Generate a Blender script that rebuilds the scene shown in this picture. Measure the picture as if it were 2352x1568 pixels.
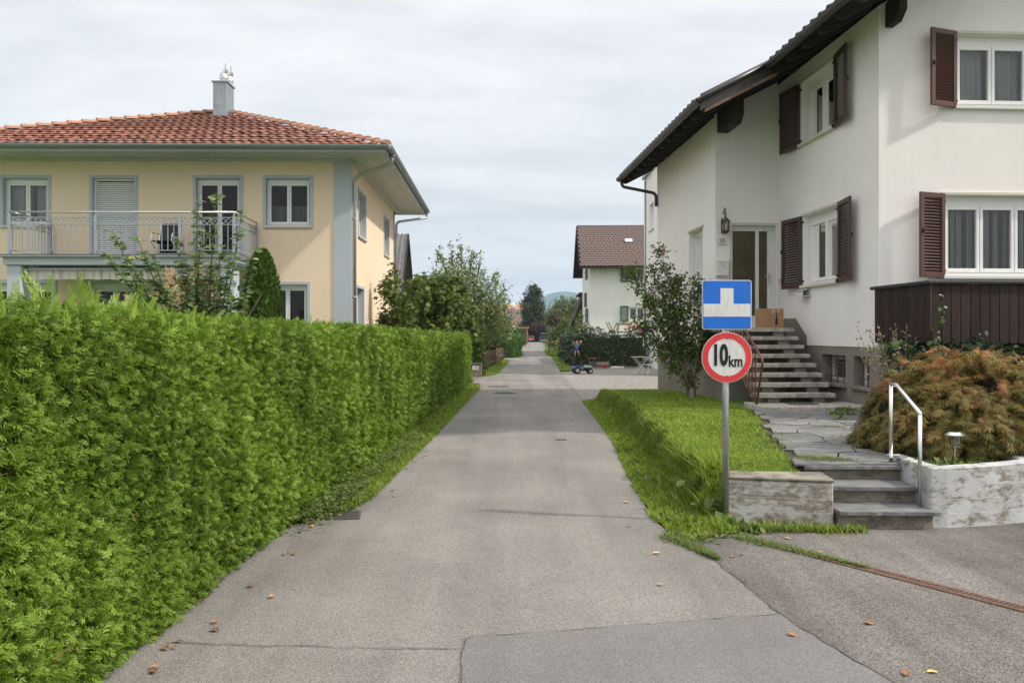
import bpy, bmesh, math, random
import numpy as np
from mathutils import Vector, Matrix, Euler, noise as mnoise

R = math.radians
random.seed(11)
rng = np.random.default_rng(11)
for _o in list(bpy.data.objects):
    bpy.data.objects.remove(_o)
scene = bpy.context.scene
C = scene.collection

# ------------------------------------------------------------------ camera
cam_d = bpy.data.cameras.new('camera')
cam_d.sensor_width = 36.0
cam_d.lens = 29.05
cam_d.shift_y = -16.0 / 2352.0
cam_d.clip_start = 0.05
cam_d.clip_end = 9000.0
cam = bpy.data.objects.new('camera', cam_d)
cam.location = (0, 0, 1.65)
cam.rotation_euler = (R(90), 0, 0)
C.objects.link(cam)
scene.camera = cam

# ------------------------------------------------------------------ sky
SUN_DIR = Vector((1.0, -0.27, 1.0)).normalized()          # towards the sun
world = bpy.data.worlds.new('World')
scene.world = world
world.use_nodes = True
wn = world.node_tree.nodes
wl = world.node_tree.links
wn.clear()


def wnode(t, **kw):
    n = wn.new(t)
    for k, v in kw.items():
        setattr(n, k, v)
    return n


w_out = wnode('ShaderNodeOutputWorld')
w_bg = wnode('ShaderNodeBackground')
w_sky = wnode('ShaderNodeTexSky', sky_type='NISHITA', sun_disc=False)
w_sky.sun_elevation = math.asin(SUN_DIR.z)
w_sky.sun_rotation = math.atan2(SUN_DIR.x, SUN_DIR.y)
w_sky.dust_density = 2.0
w_tc = wnode('ShaderNodeTexCoord')
w_sep = wnode('ShaderNodeSeparateXYZ')
wl.new(w_tc.outputs['Generated'], w_sep.inputs[0])
# overcast veil: brightness rises from horizon to zenith
w_ramp = wnode('ShaderNodeValToRGB')
els = w_ramp.color_ramp.elements
els[0].position = 0.0
els[0].color = (0.545, 0.553, 0.562, 1)
els[1].position = 1.0
els[1].color = (1.30, 1.30, 1.30, 1)
for p_, c_ in ((0.05, (0.520, 0.532, 0.548, 1)), (0.12, (0.520, 0.532, 0.550, 1)), (0.24, (0.560, 0.575, 0.590, 1)), (0.38, (0.625, 0.635, 0.645, 1)), (0.6, (0.88, 0.88, 0.88, 1))):
    e_ = els.new(p_)
    e_.color = c_
w_cl = wnode('ShaderNodeClamp')
wl.new(w_sep.outputs[2], w_cl.inputs[0])
wl.new(w_cl.outputs[0], w_ramp.inputs[0])
# cloud sheet seen in perspective: direction projected on a plane overhead
w_add = wnode('ShaderNodeMath', operation='ADD')
w_add.inputs[1].default_value = 0.09
wl.new(w_cl.outputs[0], w_add.inputs[0])
w_div = wnode('ShaderNodeVectorMath', operation='DIVIDE')
w_cmb = wnode('ShaderNodeCombineXYZ')
for k_ in range(3):
    wl.new(w_add.outputs[0], w_cmb.inputs[k_])
wl.new(w_tc.outputs['Generated'], w_div.inputs[0])
wl.new(w_cmb.outputs[0], w_div.inputs[1])
w_map = wnode('ShaderNodeMapping')
w_map.inputs['Scale'].default_value = (0.55, 1.0, 0.0)
w_map.inputs['Rotation'].default_value = (0, 0, R(12))
wl.new(w_div.outputs[0], w_map.inputs[0])
w_n1 = wnode('ShaderNodeTexNoise')
w_n1.inputs['Scale'].default_value = 1.1
w_n1.inputs['Detail'].default_value = 7
w_n1.inputs['Roughness'].default_value = 0.56
w_n1.inputs['Distortion'].default_value = 0.5
wl.new(w_map.outputs[0], w_n1.inputs['Vector'])
w_n2 = wnode('ShaderNodeTexNoise')
w_n2.inputs['Scale'].default_value = 3.4
w_n2.inputs['Detail'].default_value = 6
w_n2.inputs['Roughness'].default_value = 0.6
w_n2.inputs['Distortion'].default_value = 0.8
wl.new(w_map.outputs[0], w_n2.inputs['Vector'])
w_mx = wnode('ShaderNodeMix', data_type='FLOAT')
w_mx.inputs[0].default_value = 0.38
wl.new(w_n1.outputs['Fac'], w_mx.inputs[2])
wl.new(w_n2.outputs['Fac'], w_mx.inputs[3])
w_r2 = wnode('ShaderNodeMapRange')
w_r2.inputs['From Min'].default_value = 0.34
w_r2.inputs['From Max'].default_value = 0.66
w_r2.inputs['To Min'].default_value = 0.89
w_r2.inputs['To Max'].default_value = 1.09
wl.new(w_mx.outputs[0], w_r2.inputs['Value'])
w_mul = wnode('ShaderNodeVectorMath', operation='SCALE')
wl.new(w_ramp.outputs[0], w_mul.inputs[0])
wl.new(w_r2.outputs['Result'], w_mul.inputs['Scale'])
# thin places of the veil let the blue through
w_sc = wnode('ShaderNodeVectorMath', operation='SCALE')
w_sc.inputs['Scale'].default_value = 0.09
wl.new(w_sky.outputs[0], w_sc.inputs[0])
w_r3 = wnode('ShaderNodeMapRange')
w_r3.inputs['From Min'].default_value = 0.32
w_r3.inputs['From Max'].default_value = 0.56
w_r3.inputs['To Min'].default_value = 0.20
w_r3.inputs['To Max'].default_value = 0.02
wl.new(w_n1.outputs['Fac'], w_r3.inputs['Value'])
w_fin = wnode('ShaderNodeMix', data_type='RGBA')
wl.new(w_r3.outputs['Result'], w_fin.inputs[0])
wl.new(w_mul.outputs[0], w_fin.inputs[6])
wl.new(w_sc.outputs[0], w_fin.inputs[7])
wl.new(w_fin.outputs[2], w_bg.inputs['Color'])
w_bg.inputs['Strength'].default_value = 1.0
wl.new(w_bg.outputs[0], w_out.inputs[0])

# ------------------------------------------------------------------ sun (through thin cloud)
sun_d = bpy.data.lights.new('sun', 'SUN')
sun_d.energy = 2.3
sun_d.angle = R(2.5)
sun_d.color = (1.0, 0.93, 0.82)
sun = bpy.data.objects.new('sun', sun_d)
sun.rotation_euler = (-SUN_DIR).to_track_quat('-Z', 'Y').to_euler()
sun.location = (30, -20, 40)
C.objects.link(sun)

vs = scene.view_settings
vs.view_transform = 'Standard'
vs.look = 'None'
vs.exposure = 0.66
vs.gamma = 1.0
vs.use_curve_mapping = False
scene.render.engine = 'CYCLES'
cy = scene.cycles
cy.use_denoising = True
cy.max_bounces = 8
cy.diffuse_bounces = 4
cy.glossy_bounces = 3
cy.transmission_bounces = 6
cy.transparent_max_bounces = 12
cy.volume_bounces = 1
cy.sample_clamp_indirect = 6.0


# ------------------------------------------------------------------ mesh helpers
class MB:
    """collects shapes, then links them as ONE mesh object"""

    def __init__(self):
        self.v = []
        self.f = []

    def poly(self, pts):
        n = len(self.v)
        self.v += [tuple(p) for p in pts]
        self.f.append(tuple(range(n, n + len(pts))))

    def add(self, vs_, fs_):
        n = len(self.v)
        self.v += [tuple(p) for p in vs_]
        self.f += [tuple(i + n for i in f) for f in fs_]
        return self

    def box(self, x0, x1, y0, y1, z0, z1):
        return self.add([(x0, y0, z0), (x1, y0, z0), (x1, y1, z0), (x0, y1, z0), (x0, y0, z1), (x1, y0, z1), (x1, y1, z1), (x0, y1, z1)],
                        [(0, 3, 2, 1), (4, 5, 6, 7), (0, 1, 5, 4), (1, 2, 6, 5), (2, 3, 7, 6), (3, 0, 4, 7)])

    def obox(self, m, sx, sy, sz):
        pts = [m @ Vector((x * sx / 2, y * sy / 2, z * sz / 2)) for z in (-1, 1) for (x, y) in ((-1, -1), (1, -1), (1, 1), (-1, 1))]
        return self.add(pts, [(0, 3, 2, 1), (4, 5, 6, 7), (0, 1, 5, 4), (1, 2, 6, 5), (2, 3, 7, 6), (3, 0, 4, 7)])

    def bar(self, a, b, w, h, up=(0, 0, 1)):
        a, b = Vector(a), Vector(b)
        d = b - a
        y = d.normalized()
        upv = Vector(up)
        if abs(y.dot(upv)) > 0.98:
            upv = Vector((1, 0, 0))
        x = y.cross(upv).normalized()
        z = x.cross(y)
        m = Matrix((x, y, z)).transposed().to_4x4()
        m.translation = (a + b) / 2
        return self.obox(m, w, d.length, h)

    def prism(self, pts, vec):
        pts = [Vector(p) for p in pts]
        vec = Vector(vec)
        n = len(pts)
        vs_ = pts + [p + vec for p in pts]
        fs_ = [tuple(range(n))[::-1], tuple(range(n, 2 * n))]
        for i in range(n):
            j = (i + 1) % n
            fs_.append((i, j, n + j, n + i))
        return self.add(vs_, fs_)

    def tube(self, pts, rad, n=8, cap=True):
        pts = [Vector(p) for p in pts]
        if not hasattr(rad, '__len__'):
            rad = [rad] * len(pts)
        base = len(self.v)
        prev = None
        for i, p in enumerate(pts):
            if i == 0:
                t = pts[1] - p
            elif i == len(pts) - 1:
                t = p - pts[i - 1]
            else:
                t = (pts[i + 1] - p).normalized() + (p - pts[i - 1]).normalized()
            t.normalize()
            if prev is None:
                a = Vector((1, 0, 0)) if abs(t.x) < 0.8 else Vector((0, 1, 0))
                u = t.cross(a).normalized()
            else:
                u = (prev - t * prev.dot(t)).normalized()
            prev = u
            w = t.cross(u)
            for k in range(n):
                an = 2 * math.pi * k / n
                self.v.append(tuple(p + (u * math.cos(an) + w * math.sin(an)) * rad[i]))
        for i in range(len(pts) - 1):
            for k in range(n):
                k2 = (k + 1) % n
                self.f.append((base + i * n + k, base + i * n + k2, base + (i + 1) * n + k2, base + (i + 1) * n + k))
        if cap:
            self.f.append(tuple(base + k for k in range(n))[::-1])
            e = base + (len(pts) - 1) * n
            self.f.append(tuple(e + k for k in range(n)))
        return self

    def lathe(self, prof, c=(0, 0, 0), n=16, m=None):
        base = len(self.v)
        c = Vector(c)
        for (r, z) in prof:
            for k in range(n):
                an = 2 * math.pi * k / n
                p = Vector((r * math.cos(an), r * math.sin(an), z))
                if m is not None:
                    p = m @ p
                self.v.append(tuple(c + p))
        for i in range(len(prof) - 1):
            for k in range(n):
                k2 = (k + 1) % n
                self.f.append((base + i * n + k, base + i * n + k2, base + (i + 1) * n + k2, base + (i + 1) * n + k))
        self.f.append(tuple(base + k for k in range(n))[::-1])
        e = base + (len(prof) - 1) * n
        self.f.append(tuple(e + k for k in range(n)))
        return self

    def ball(self, c, rx, ry, rz, nu=12, nv=8):
        prof = []
        base = len(self.v)
        c = Vector(c)
        for i in range(nv + 1):
            th = math.pi * i / nv
            for k in range(nu):
                an = 2 * math.pi * k / nu
                s = max(math.sin(th), 0.02)
                self.v.append(tuple(c + Vector((rx * s * math.cos(an), ry * s * math.sin(an), -rz * math.cos(th)))))
        for i in range(nv):
            for k in range(nu):
                k2 = (k + 1) % nu
                self.f.append((base + i * nu + k, base + i * nu + k2, base + (i + 1) * nu + k2, base + (i + 1) * nu + k))
        self.f.append(tuple(base + k for k in range(nu))[::-1])
        e = base + nv * nu
        self.f.append(tuple(e + k for k in range(nu)))
        return self

    def build(self, name, mat, parent=None, smooth=False, bevel=0.0, fix=True, kind=None, seg=1):
        me = bpy.data.meshes.new(name)
        me.from_pydata(self.v, [], self.f)
        if fix or bevel:
            bm = bmesh.new()
            bm.from_mesh(me)
            bmesh.ops.recalc_face_normals(bm, faces=bm.faces)
            if bevel:
                ed = [e for e in bm.edges if len(e.link_faces) == 2 and e.calc_face_angle(0) > 0.5]
                bmesh.ops.bevel(bm, geom=ed, offset=bevel, segments=seg, affect='EDGES', clamp_overlap=True)
            bm.to_mesh(me)
            bm.free()
        if smooth:
            me.polygons.foreach_set('use_smooth', [True] * len(me.polygons))
        me.materials.append(mat)
        o = bpy.data.objects.new(name, me)
        C.objects.link(o)
        o.parent = parent
        if kind:
            o['kind'] = kind
        return o


def inst(src, parent, loc=None, rot=None, mat4=None, name=None):
    """copy of one object, mesh data shared"""
    o = src.copy()
    if name:
        o.name = name
    C.objects.link(o)
    o.parent = parent
    if mat4 is not None:
        o.matrix_basis = mat4
    else:
        if loc is not None:
            o.location = loc
        if rot is not None:
            o.rotation_euler = rot
    return o


def tag(o, label, cat=None, group=None, kind=None):
    if label:
        o['label'] = label
    if cat:
        o['category'] = cat
    if group:
        o['group'] = group
    if kind:
        o['kind'] = kind
    return o


def thing(name, label, cat, loc=(0, 0, 0), rz=0.0, group=None):
    o = bpy.data.objects.new(name, None)
    o.empty_display_size = 0.2
    o.location = loc
    o.rotation_euler = (0, 0, rz)
    C.objects.link(o)
    return tag(o, label, cat, group)


def structure(o, label=None):
    o['kind'] = 'structure'
    if label:
        o['label'] = label
    return o


def basis(d, nrm):
    """(k,3) directions and rough normals -> (k,3,3) matrices with columns side, dir, normal"""
    d = d / np.linalg.norm(d, axis=1, keepdims=True)
    s = np.cross(d, nrm)
    ln = np.linalg.norm(s, axis=1, keepdims=True)
    bad = ln[:, 0] < 1e-4
    if bad.any():
        s[bad] = np.cross(d[bad], np.array([0.31, 0.52, 0.79]))
        ln = np.linalg.norm(s, axis=1, keepdims=True)
    s = s / ln
    n2 = np.cross(s, d)
    return np.stack([s, d, n2], axis=2)


def scatter(name, mat, tv, tf, pos, rot, scl, tint, parent=None, kind='stuff', smooth=False, into=None):
    """many copies of one small template as ONE mesh (numpy)"""
    tv = np.asarray(tv, dtype=np.float64)
    tf = np.asarray(tf, dtype=np.int64)
    k = len(pos)
    n, m, q = len(tv), len(tf), tf.shape[1]
    scl = np.asarray(scl, dtype=np.float64)
    if scl.ndim == 1:
        scl = np.repeat(scl[:, None], 3, axis=1)
    loc = tv[None, :, :] * scl[:, None, :]
    vv = np.einsum('kij,knj->kni', rot, loc) + np.asarray(pos)[:, None, :]
    ff = tf[None, :, :] + (np.arange(k) * n)[:, None, None]
    tt = np.repeat(np.asarray(tint, dtype=np.float32), n)
    data = (vv.reshape(-1, 3), ff.reshape(-1, q), tt)
    if into is not None:
        into.append(data)
        return None
    return np_mesh(name, mat, [data], parent, kind, smooth)


def np_mesh(name, mat, datas, parent=None, kind='stuff', smooth=False):
    voff = 0
    V, L, S, T = [], [], [], []
    for (v, f, t) in datas:
        V.append(v)
        L.append((f + voff).reshape(-1))
        S.append(np.full(len(f), f.shape[1], dtype=np.int64))
        T.append(t)
        voff += len(v)
    V = np.concatenate(V)
    L = np.concatenate(L)
    S = np.concatenate(S)
    T = np.concatenate(T)
    me = bpy.data.meshes.new(name)
    me.vertices.add(len(V))
    me.vertices.foreach_set('co', V.astype(np.float32).reshape(-1))
    me.loops.add(len(L))
    me.loops.foreach_set('vertex_index', L.astype(np.int32))
    me.polygons.add(len(S))
    st = np.concatenate([[0], np.cumsum(S)[:-1]])
    me.polygons.foreach_set('loop_start', st.astype(np.int32))
    me.polygons.foreach_set('loop_total', S.astype(np.int32))
    if smooth:
        me.polygons.foreach_set('use_smooth', np.ones(len(S), dtype=bool))
    at = me.attributes.new('tint', 'FLOAT', 'POINT')
    at.data.foreach_set('value', T.astype(np.float32))
    me.update(calc_edges=True)
    me.materials.append(mat)
    o = bpy.data.objects.new(name, me)
    C.objects.link(o)
    o.parent = parent
    if kind:
        o['kind'] = kind
    return o


# ------------------------------------------------------------------ material helpers
def _mat(name):
    m = bpy.data.materials.new(name)
    m.use_nodes = True
    nt = m.node_tree
    return m, nt, nt.nodes, nt.links, nt.nodes['Principled BSDF']


def nd(nt, t, **kw):
    n = nt.nodes.new(t)
    for k, v in kw.items():
        setattr(n, k, v)
    return n


def rgba(c):
    return (c[0], c[1], c[2], 1)


def noise_node(nt, vec, scale, detail=4, rough=0.55, dist=0.0):
    n = nd(nt, 'ShaderNodeTexNoise')
    n.inputs['Scale'].default_value = scale
    n.inputs['Detail'].default_value = detail
    n.inputs['Roughness'].default_value = rough
    n.inputs['Distortion'].default_value = dist
    nt.links.new(vec, n.inputs['Vector'])
    return n.outputs['Fac']


def mrange(nt, val, a, b, c=0.0, d=1.0):
    n = nd(nt, 'ShaderNodeMapRange')
    n.inputs['From Min'].default_value = a
    n.inputs['From Max'].default_value = b
    n.inputs['To Min'].default_value = c
    n.inputs['To Max'].default_value = d
    nt.links.new(val, n.inputs['Value'])
    return n.outputs['Result']


def mixc(nt, fac, a, b, mode='MIX'):
    n = nd(nt, 'ShaderNodeMix', data_type='RGBA', blend_type=mode)
    for sock, val in ((0, fac), (6, a), (7, b)):
        if hasattr(val, 'is_linked') or hasattr(val, 'links'):
            nt.links.new(val, n.inputs[sock])
        elif isinstance(val, (int, float)):
            n.inputs[sock].default_value = val
        else:
            n.inputs[sock].default_value = rgba(val)
    return n.outputs[2]


def coords(nt, scale=(1, 1, 1), kind='Object', rot=(0, 0, 0)):
    tc = nd(nt, 'ShaderNodeTexCoord')
    mp = nd(nt, 'ShaderNodeMapping')
    mp.inputs['Scale'].default_value = scale
    mp.inputs['Rotation'].default_value = rot
    nt.links.new(tc.outputs[kind], mp.inputs['Vector'])
    return mp.outputs[0]


def bump(nt, b, height, strength, dist=0.02):
    n = nd(nt, 'ShaderNodeBump')
    n.inputs['Strength'].default_value = strength
    n.inputs['Distance'].default_value = dist
    nt.links.new(height, n.inputs['Height'])
    nt.links.new(n.outputs[0], b.inputs['Normal'])


def simple(name, col, rough=0.7, var=0.12, vs_=4.0, bs=0.0, bscale=60.0, metal=0.0, spec=0.35, objvar=0.0, stretch=(1, 1, 1), bdist=0.01):
    """plain coloured surface with soft tonal variation, optional relief and per-object variation"""
    m, nt, N, L, b = _mat(name)
    v = coords(nt, stretch)
    f = noise_node(nt, v, vs_, 5, 0.6)
    f = mrange(nt, f, 0.3, 0.7)
    lo = [c * (1 - var) for c in col]
    hi = [min(c * (1 + var), 1) for c in col]
    c = mixc(nt, f, lo, hi)
    if objvar:
        oi = nd(nt, 'ShaderNodeObjectInfo')
        r = mrange(nt, oi.outputs['Random'], 0, 1, 1 - objvar, 1 + objvar)
        s = nd(nt, 'ShaderNodeVectorMath', operation='SCALE')
        L.new(c, s.inputs[0])
        L.new(r, s.inputs['Scale'])
        c = s.outputs[0]
    L.new(c, b.inputs['Base Color'])
    b.inputs['Roughness'].default_value = rough
    b.inputs['Metallic'].default_value = metal
    b.inputs['Specular IOR Level'].default_value = spec
    if bs:
        bump(nt, b, noise_node(nt, v, bscale, 4, 0.6), bs, bdist)
    return m


def leafmat(name, ca, cb, trans=0.35, rough=0.5, cc=None, spec=0.3):
    """foliage: colour from the leaf's own 'tint', some light passes through"""
    m, nt, N, L, b = _mat(name)
    at = nd(nt, 'ShaderNodeAttribute', attribute_name='tint')
    f = at.outputs['Fac']
    if cc is None:
        c = mixc(nt, f, ca, cb)
    else:
        rp = nd(nt, 'ShaderNodeValToRGB')
        e = rp.color_ramp.elements
        e[0].color, e[1].color = rgba(ca), rgba(cc)
        mid = e.new(0.8)
        mid.color = rgba(cb)
        e[-1].position = 1.0
        L.new(f, rp.inputs[0])
        c = rp.outputs[0]
    L.new(c, b.inputs['Base Color'])
    b.inputs['Roughness'].default_value = rough
    b.inputs['Specular IOR Level'].default_value = spec
    t = nd(nt, 'ShaderNodeBsdfTranslucent')
    L.new(c, t.inputs['Color'])
    mx = nd(nt, 'ShaderNodeMixShader')
    mx.inputs[0].default_value = trans
    L.new(b.outputs[0], mx.inputs[1])
    L.new(t.outputs[0], mx.inputs[2])
    out = [n for n in N if n.type == 'OUTPUT_MATERIAL'][0]
    L.new(mx.outputs[0], out.inputs['Surface'])
    return m


def glassmat(name, tint=(0.86, 0.9, 0.9), rough=0.02, refl=1.0):
    m, nt, N, L, b = _mat(name)
    N.remove(b)
    tr = nd(nt, 'ShaderNodeBsdfTransparent')
    tr.inputs[0].default_value = rgba(tint)
    gl = nd(nt, 'ShaderNodeBsdfGlossy')
    gl.inputs['Roughness'].default_value = rough
    gl.inputs['Color'].default_value = (refl, refl, refl, 1)
    fr = nd(nt, 'ShaderNodeFresnel')
    fr.inputs['IOR'].default_value = 1.5
    mx = nd(nt, 'ShaderNodeMixShader')
    L.new(mrange(nt, fr.outputs[0], 0, 1, 0.03, 1.0), mx.inputs[0])
    L.new(tr.outputs[0], mx.inputs[1])
    L.new(gl.outputs[0], mx.inputs[2])
    out = [n for n in N if n.type == 'OUTPUT_MATERIAL'][0]
    L.new(mx.outputs[0], out.inputs['Surface'])
    return m


# ------------------------------------------------------------------ materials
MT = {}


def asphalt(name, base, speck=0.36, stain=0.22, coarse=1.0):
    m, nt, N, L, b = _mat(name)
    v = coords(nt)
    n1 = noise_node(nt, v, 0.55, 5, 0.6)
    st = coords(nt, (1.15, 0.07, 1))
    n2 = noise_node(nt, st, 1.5, 4, 0.6, 0.4)
    vo = nd(nt, 'ShaderNodeTexVoronoi')
    vo.inputs['Scale'].default_value = 150.0 / coarse
    L.new(v, vo.inputs['Vector'])
    sep = nd(nt, 'ShaderNodeSeparateColor')
    L.new(vo.outputs['Color'], sep.inputs[0])
    n3 = noise_node(nt, v, 260.0 / coarse, 2, 0.7)
    f1 = mrange(nt, n1, 0.3, 0.7, 1 - stain, 1 + stain * 0.6)
    f2 = mrange(nt, n2, 0.32, 0.68, 1 - stain * 0.9, 1 + stain * 0.5)
    f3 = mrange(nt, sep.outputs[0], 0.0, 1.0, 1 - speck, 1 + speck)
    f4 = mrange(nt, n3, 0.3, 0.7, 1 - speck * 0.5, 1 + speck * 0.5)
    cur = None
    for f in (f1, f2, f3, f4):
        if cur is None:
            cur = f
        else:
            mu = nd(nt, 'ShaderNodeMath', operation='MULTIPLY')
            L.new(cur, mu.inputs[0])
            L.new(f, mu.inputs[1])
            cur = mu.outputs[0]
    s = nd(nt, 'ShaderNodeVectorMath', operation='SCALE')
    s.inputs[0].default_value = base
    L.new(cur, s.inputs['Scale'])
    L.new(s.outputs[0], b.inputs['Base Color'])
    b.inputs['Roughness'].default_value = 0.85
    b.inputs['Specular IOR Level'].default_value = 0.25
    bump(nt, b, vo.outputs['Distance'], 0.5, 0.006 * coarse)
    return m


MT['asphalt'] = asphalt('asphalt', (0.228, 0.212, 0.195))
MT['asphalt_old'] = asphalt('asphalt_old', (0.160, 0.145, 0.132), 0.5, 0.38, 1.2)
MT['asphalt_patch'] = asphalt('asphalt_patch', (0.186, 0.176, 0.170), 0.3, 0.12, 0.8)
MT['tar'] = simple('tar', (0.075, 0.070, 0.066), 0.9, 0.3, 9)


def gravelmat():
    m, nt, N, L, b = _mat('gravel')
    v = coords(nt)
    vo = nd(nt, 'ShaderNodeTexVoronoi')
    vo.inputs['Scale'].default_value = 26
    L.new(v, vo.inputs['Vector'])
    sep = nd(nt, 'ShaderNodeSeparateColor')
    L.new(vo.outputs['Color'], sep.inputs[0])
    c = mixc(nt, sep.outputs[0], (0.34, 0.30, 0.26), (0.74, 0.70, 0.64))
    d = mrange(nt, vo.outputs['Distance'], 0.0, 0.6, 1.0, 0.35)
    s = nd(nt, 'ShaderNodeVectorMath', operation='SCALE')
    L.new(c, s.inputs[0])
    L.new(d, s.inputs['Scale'])
    L.new(s.outputs[0], b.inputs['Base Color'])
    b.inputs['Roughness'].default_value = 0.9
    bump(nt, b, d, 1.0, 0.03)
    return m


MT['gravel'] = gravelmat()


def stucco(name, col, stain=0.05, bs=0.35, scale=170.0, dirt=None):
    m, nt, N, L, b = _mat(name)
    v = coords(nt)
    f = mrange(nt, noise_node(nt, v, 0.7, 5, 0.6), 0.3, 0.7)
    c = mixc(nt, f, [x * (1 - stain) for x in col], [min(1, x * (1 + stain)) for x in col])
    st = coords(nt, (1.6, 1.6, 0.25))
    g = mrange(nt, noise_node(nt, st, 2.5, 4, 0.6), 0.55, 0.85, 0, 0.5)
    c = mixc(nt, g, c, [x * 0.9 for x in (dirt or col)])
    L.new(c, b.inputs['Base Color'])
    b.inputs['Roughness'].default_value = 0.9
    b.inputs['Specular IOR Level'].default_value = 0.15
    bump(nt, b, noise_node(nt, v, scale, 3, 0.7), bs, 0.006)
    return m


MT['cream'] = stucco('cream_render', (0.84, 0.665, 0.495), 0.03)
MT['white_wall'] = stucco('white_render', (0.85, 0.81, 0.785), 0.045, 0.6, 110)
MT['white_wall_old'] = stucco('white_render_aged', (0.82, 0.785, 0.755), 0.05, 0.4, 60)
MT['plinth'] = stucco('plinth_render', (0.235, 0.21, 0.18), 0.12, 0.8, 90)
MT['bluegrey'] = stucco('bluegrey_paint', (0.47, 0.505, 0.555), 0.04, 0.2)
MT['trim_cream'] = simple('trim_paint', (0.62, 0.58, 0.50), 0.7, 0.06)


def weathered_concrete(name, paint, conc, cover=0.5, moss=0.3):
    m, nt, N, L, b = _mat(name)
    v = coords(nt)
    n1 = noise_node(nt, coords(nt, (1, 1, 2.2)), 5.0, 10, 0.78, 0.3)
    n2 = noise_node(nt, v, 28, 5, 0.7)
    n3 = noise_node(nt, v, 2.2, 5, 0.6)
    cc = mixc(nt, mrange(nt, n2, 0.3, 0.7), [x * 0.6 for x in conc], [x * 1.25 for x in conc])
    pc = mixc(nt, mrange(nt, n3, 0.35, 0.7), paint, [x * 0.78 for x in paint])
    c = mixc(nt, mrange(nt, n1, cover - 0.05, cover + 0.05), pc, cc)
    n4 = noise_node(nt, coords(nt, (1, 1, 1.2)), 11.0, 6, 0.7)
    c = mixc(nt, mrange(nt, n4, 0.66, 0.74, 0, moss * 2), c, (0.045, 0.045, 0.032))
    # formwork board joints
    wv = nd(nt, 'ShaderNodeTexWave', wave_type='BANDS', bands_direction='Z')
    wv.inputs['Scale'].default_value = 2.6
    wv.inputs['Distortion'].default_value = 0.35
    wv.inputs['Detail'].default_value = 2
    L.new(v, wv.inputs['Vector'])
    line = mrange(nt, wv.outputs['Fac'], 0.0, 0.012, 0.55, 0.0)
    c = mixc(nt, line, c, [min(x * 1.15, 1) for x in paint])
    L.new(c, b.inputs['Base Color'])
    b.inputs['Roughness'].default_value = 0.92
    b.inputs['Specular IOR Level'].default_value = 0.15
    bump(nt, b, n2, 0.5, 0.012)
    return m


MT['old_white_concrete'] = weathered_concrete('flaking_white_concrete', (0.52, 0.52, 0.52), (0.25, 0.225, 0.185), 0.54, 0.55)
MT['flaking_concrete'] = weathered_concrete('flaking_concrete', (0.58, 0.56, 0.53), (0.29, 0.25, 0.20), 0.49, 0.4)
MT['step_concrete'] = weathered_concrete('step_concrete', (0.30, 0.27, 0.22), (0.17, 0.15, 0.12), 0.5, 0.3)
MT['slate'] = simple('grey_stone_slab', (0.185, 0.183, 0.180), 0.75, 0.28, 5, 0.5, 22, objvar=0.16, stretch=(1, 3, 1))
MT['flag'] = simple('flagstone', (0.170, 0.167, 0.163), 0.75, 0.3, 4, 0.6, 14, objvar=0.22)


def aggregate():
    m, nt, N, L, b = _mat('washed_aggregate')
    v = coords(nt)
    vo = nd(nt, 'ShaderNodeTexVoronoi')
    vo.inputs['Scale'].default_value = 75
    L.new(v, vo.inputs['Vector'])
    sep = nd(nt, 'ShaderNodeSeparateColor')
    L.new(vo.outputs['Color'], sep.inputs[0])
    c = mixc(nt, sep.outputs[0], (0.24, 0.21, 0.17), (0.60, 0.57, 0.50))
    n = noise_node(nt, v, 3.0, 5, 0.65)
    c = mixc(nt, mrange(nt, n, 0.5, 0.72, 0, 0.75), c, (0.11, 0.10, 0.085))
    L.new(c, b.inputs['Base Color'])
    b.inputs['Roughness'].default_value = 0.85
    bump(nt, b, vo.outputs['Distance'], 0.5, 0.004)
    return m


MT['aggregate'] = aggregate()
MT['soil'] = simple('soil', (0.06, 0.045, 0.03), 0.95, 0.3, 8, 0.8, 40)
MT['ground'] = simple('meadow_ground', (0.075, 0.13, 0.025), 0.95, 0.3, 0.8, 0.6, 30)
MT['lawn'] = simple('lawn_ground', (0.10, 0.165, 0.024), 0.95, 0.3, 2.5, 0.8, 50)
MT['upvc'] = simple('white_window_frame', (0.80, 0.80, 0.79), 0.35, 0.02, 3, spec=0.45)
MT['white_paint'] = simple('white_paint', (0.76, 0.76, 0.74), 0.45, 0.05, 5)
MT['whitemetal'] = simple('white_lacquer', (0.72, 0.72, 0.70), 0.4, 0.04, 5, spec=0.5)
MT['glass'] = glassmat('window_glass')
MT['glass_dark'] = glassmat('dimmed_glass', (0.62, 0.65, 0.65), 0.02, 0.45)  # tinted, reflection turned down by colour so panes look dark
MT['brownglass'] = simple('amber_glass', (0.085, 0.068, 0.028), 0.25, 0.35, 1.2, spec=0.5)
MT['sheer'] = leafmat('net_curtain', (0.62, 0.65, 0.63), (0.62, 0.65, 0.63), 0.45, 0.9, spec=0.1)
MT['dark_room'] = simple('dark_backing', (0.10, 0.09, 0.08), 0.9)  # dark backing added inside the houses so windows look dark
MT['brown_shutter'] = simple('brown_shutter_paint', (0.092, 0.040, 0.030), 0.42, 0.12, 6, spec=0.5)
MT['dark_shutter'] = simple('dark_shutter_paint', (0.060, 0.030, 0.024), 0.45, 0.12, 6, spec=0.5)
MT['green_shutter'] = simple('green_shutter_paint', (0.012, 0.105, 0.095), 0.5, 0.15, 6)
MT['iron'] = simple('wrought_iron', (0.02, 0.018, 0.016), 0.5)
MT['zinc'] = simple('weathered_zinc', (0.34, 0.36, 0.375), 0.42, 0.16, 6, metal=0.75, spec=0.5)
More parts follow.
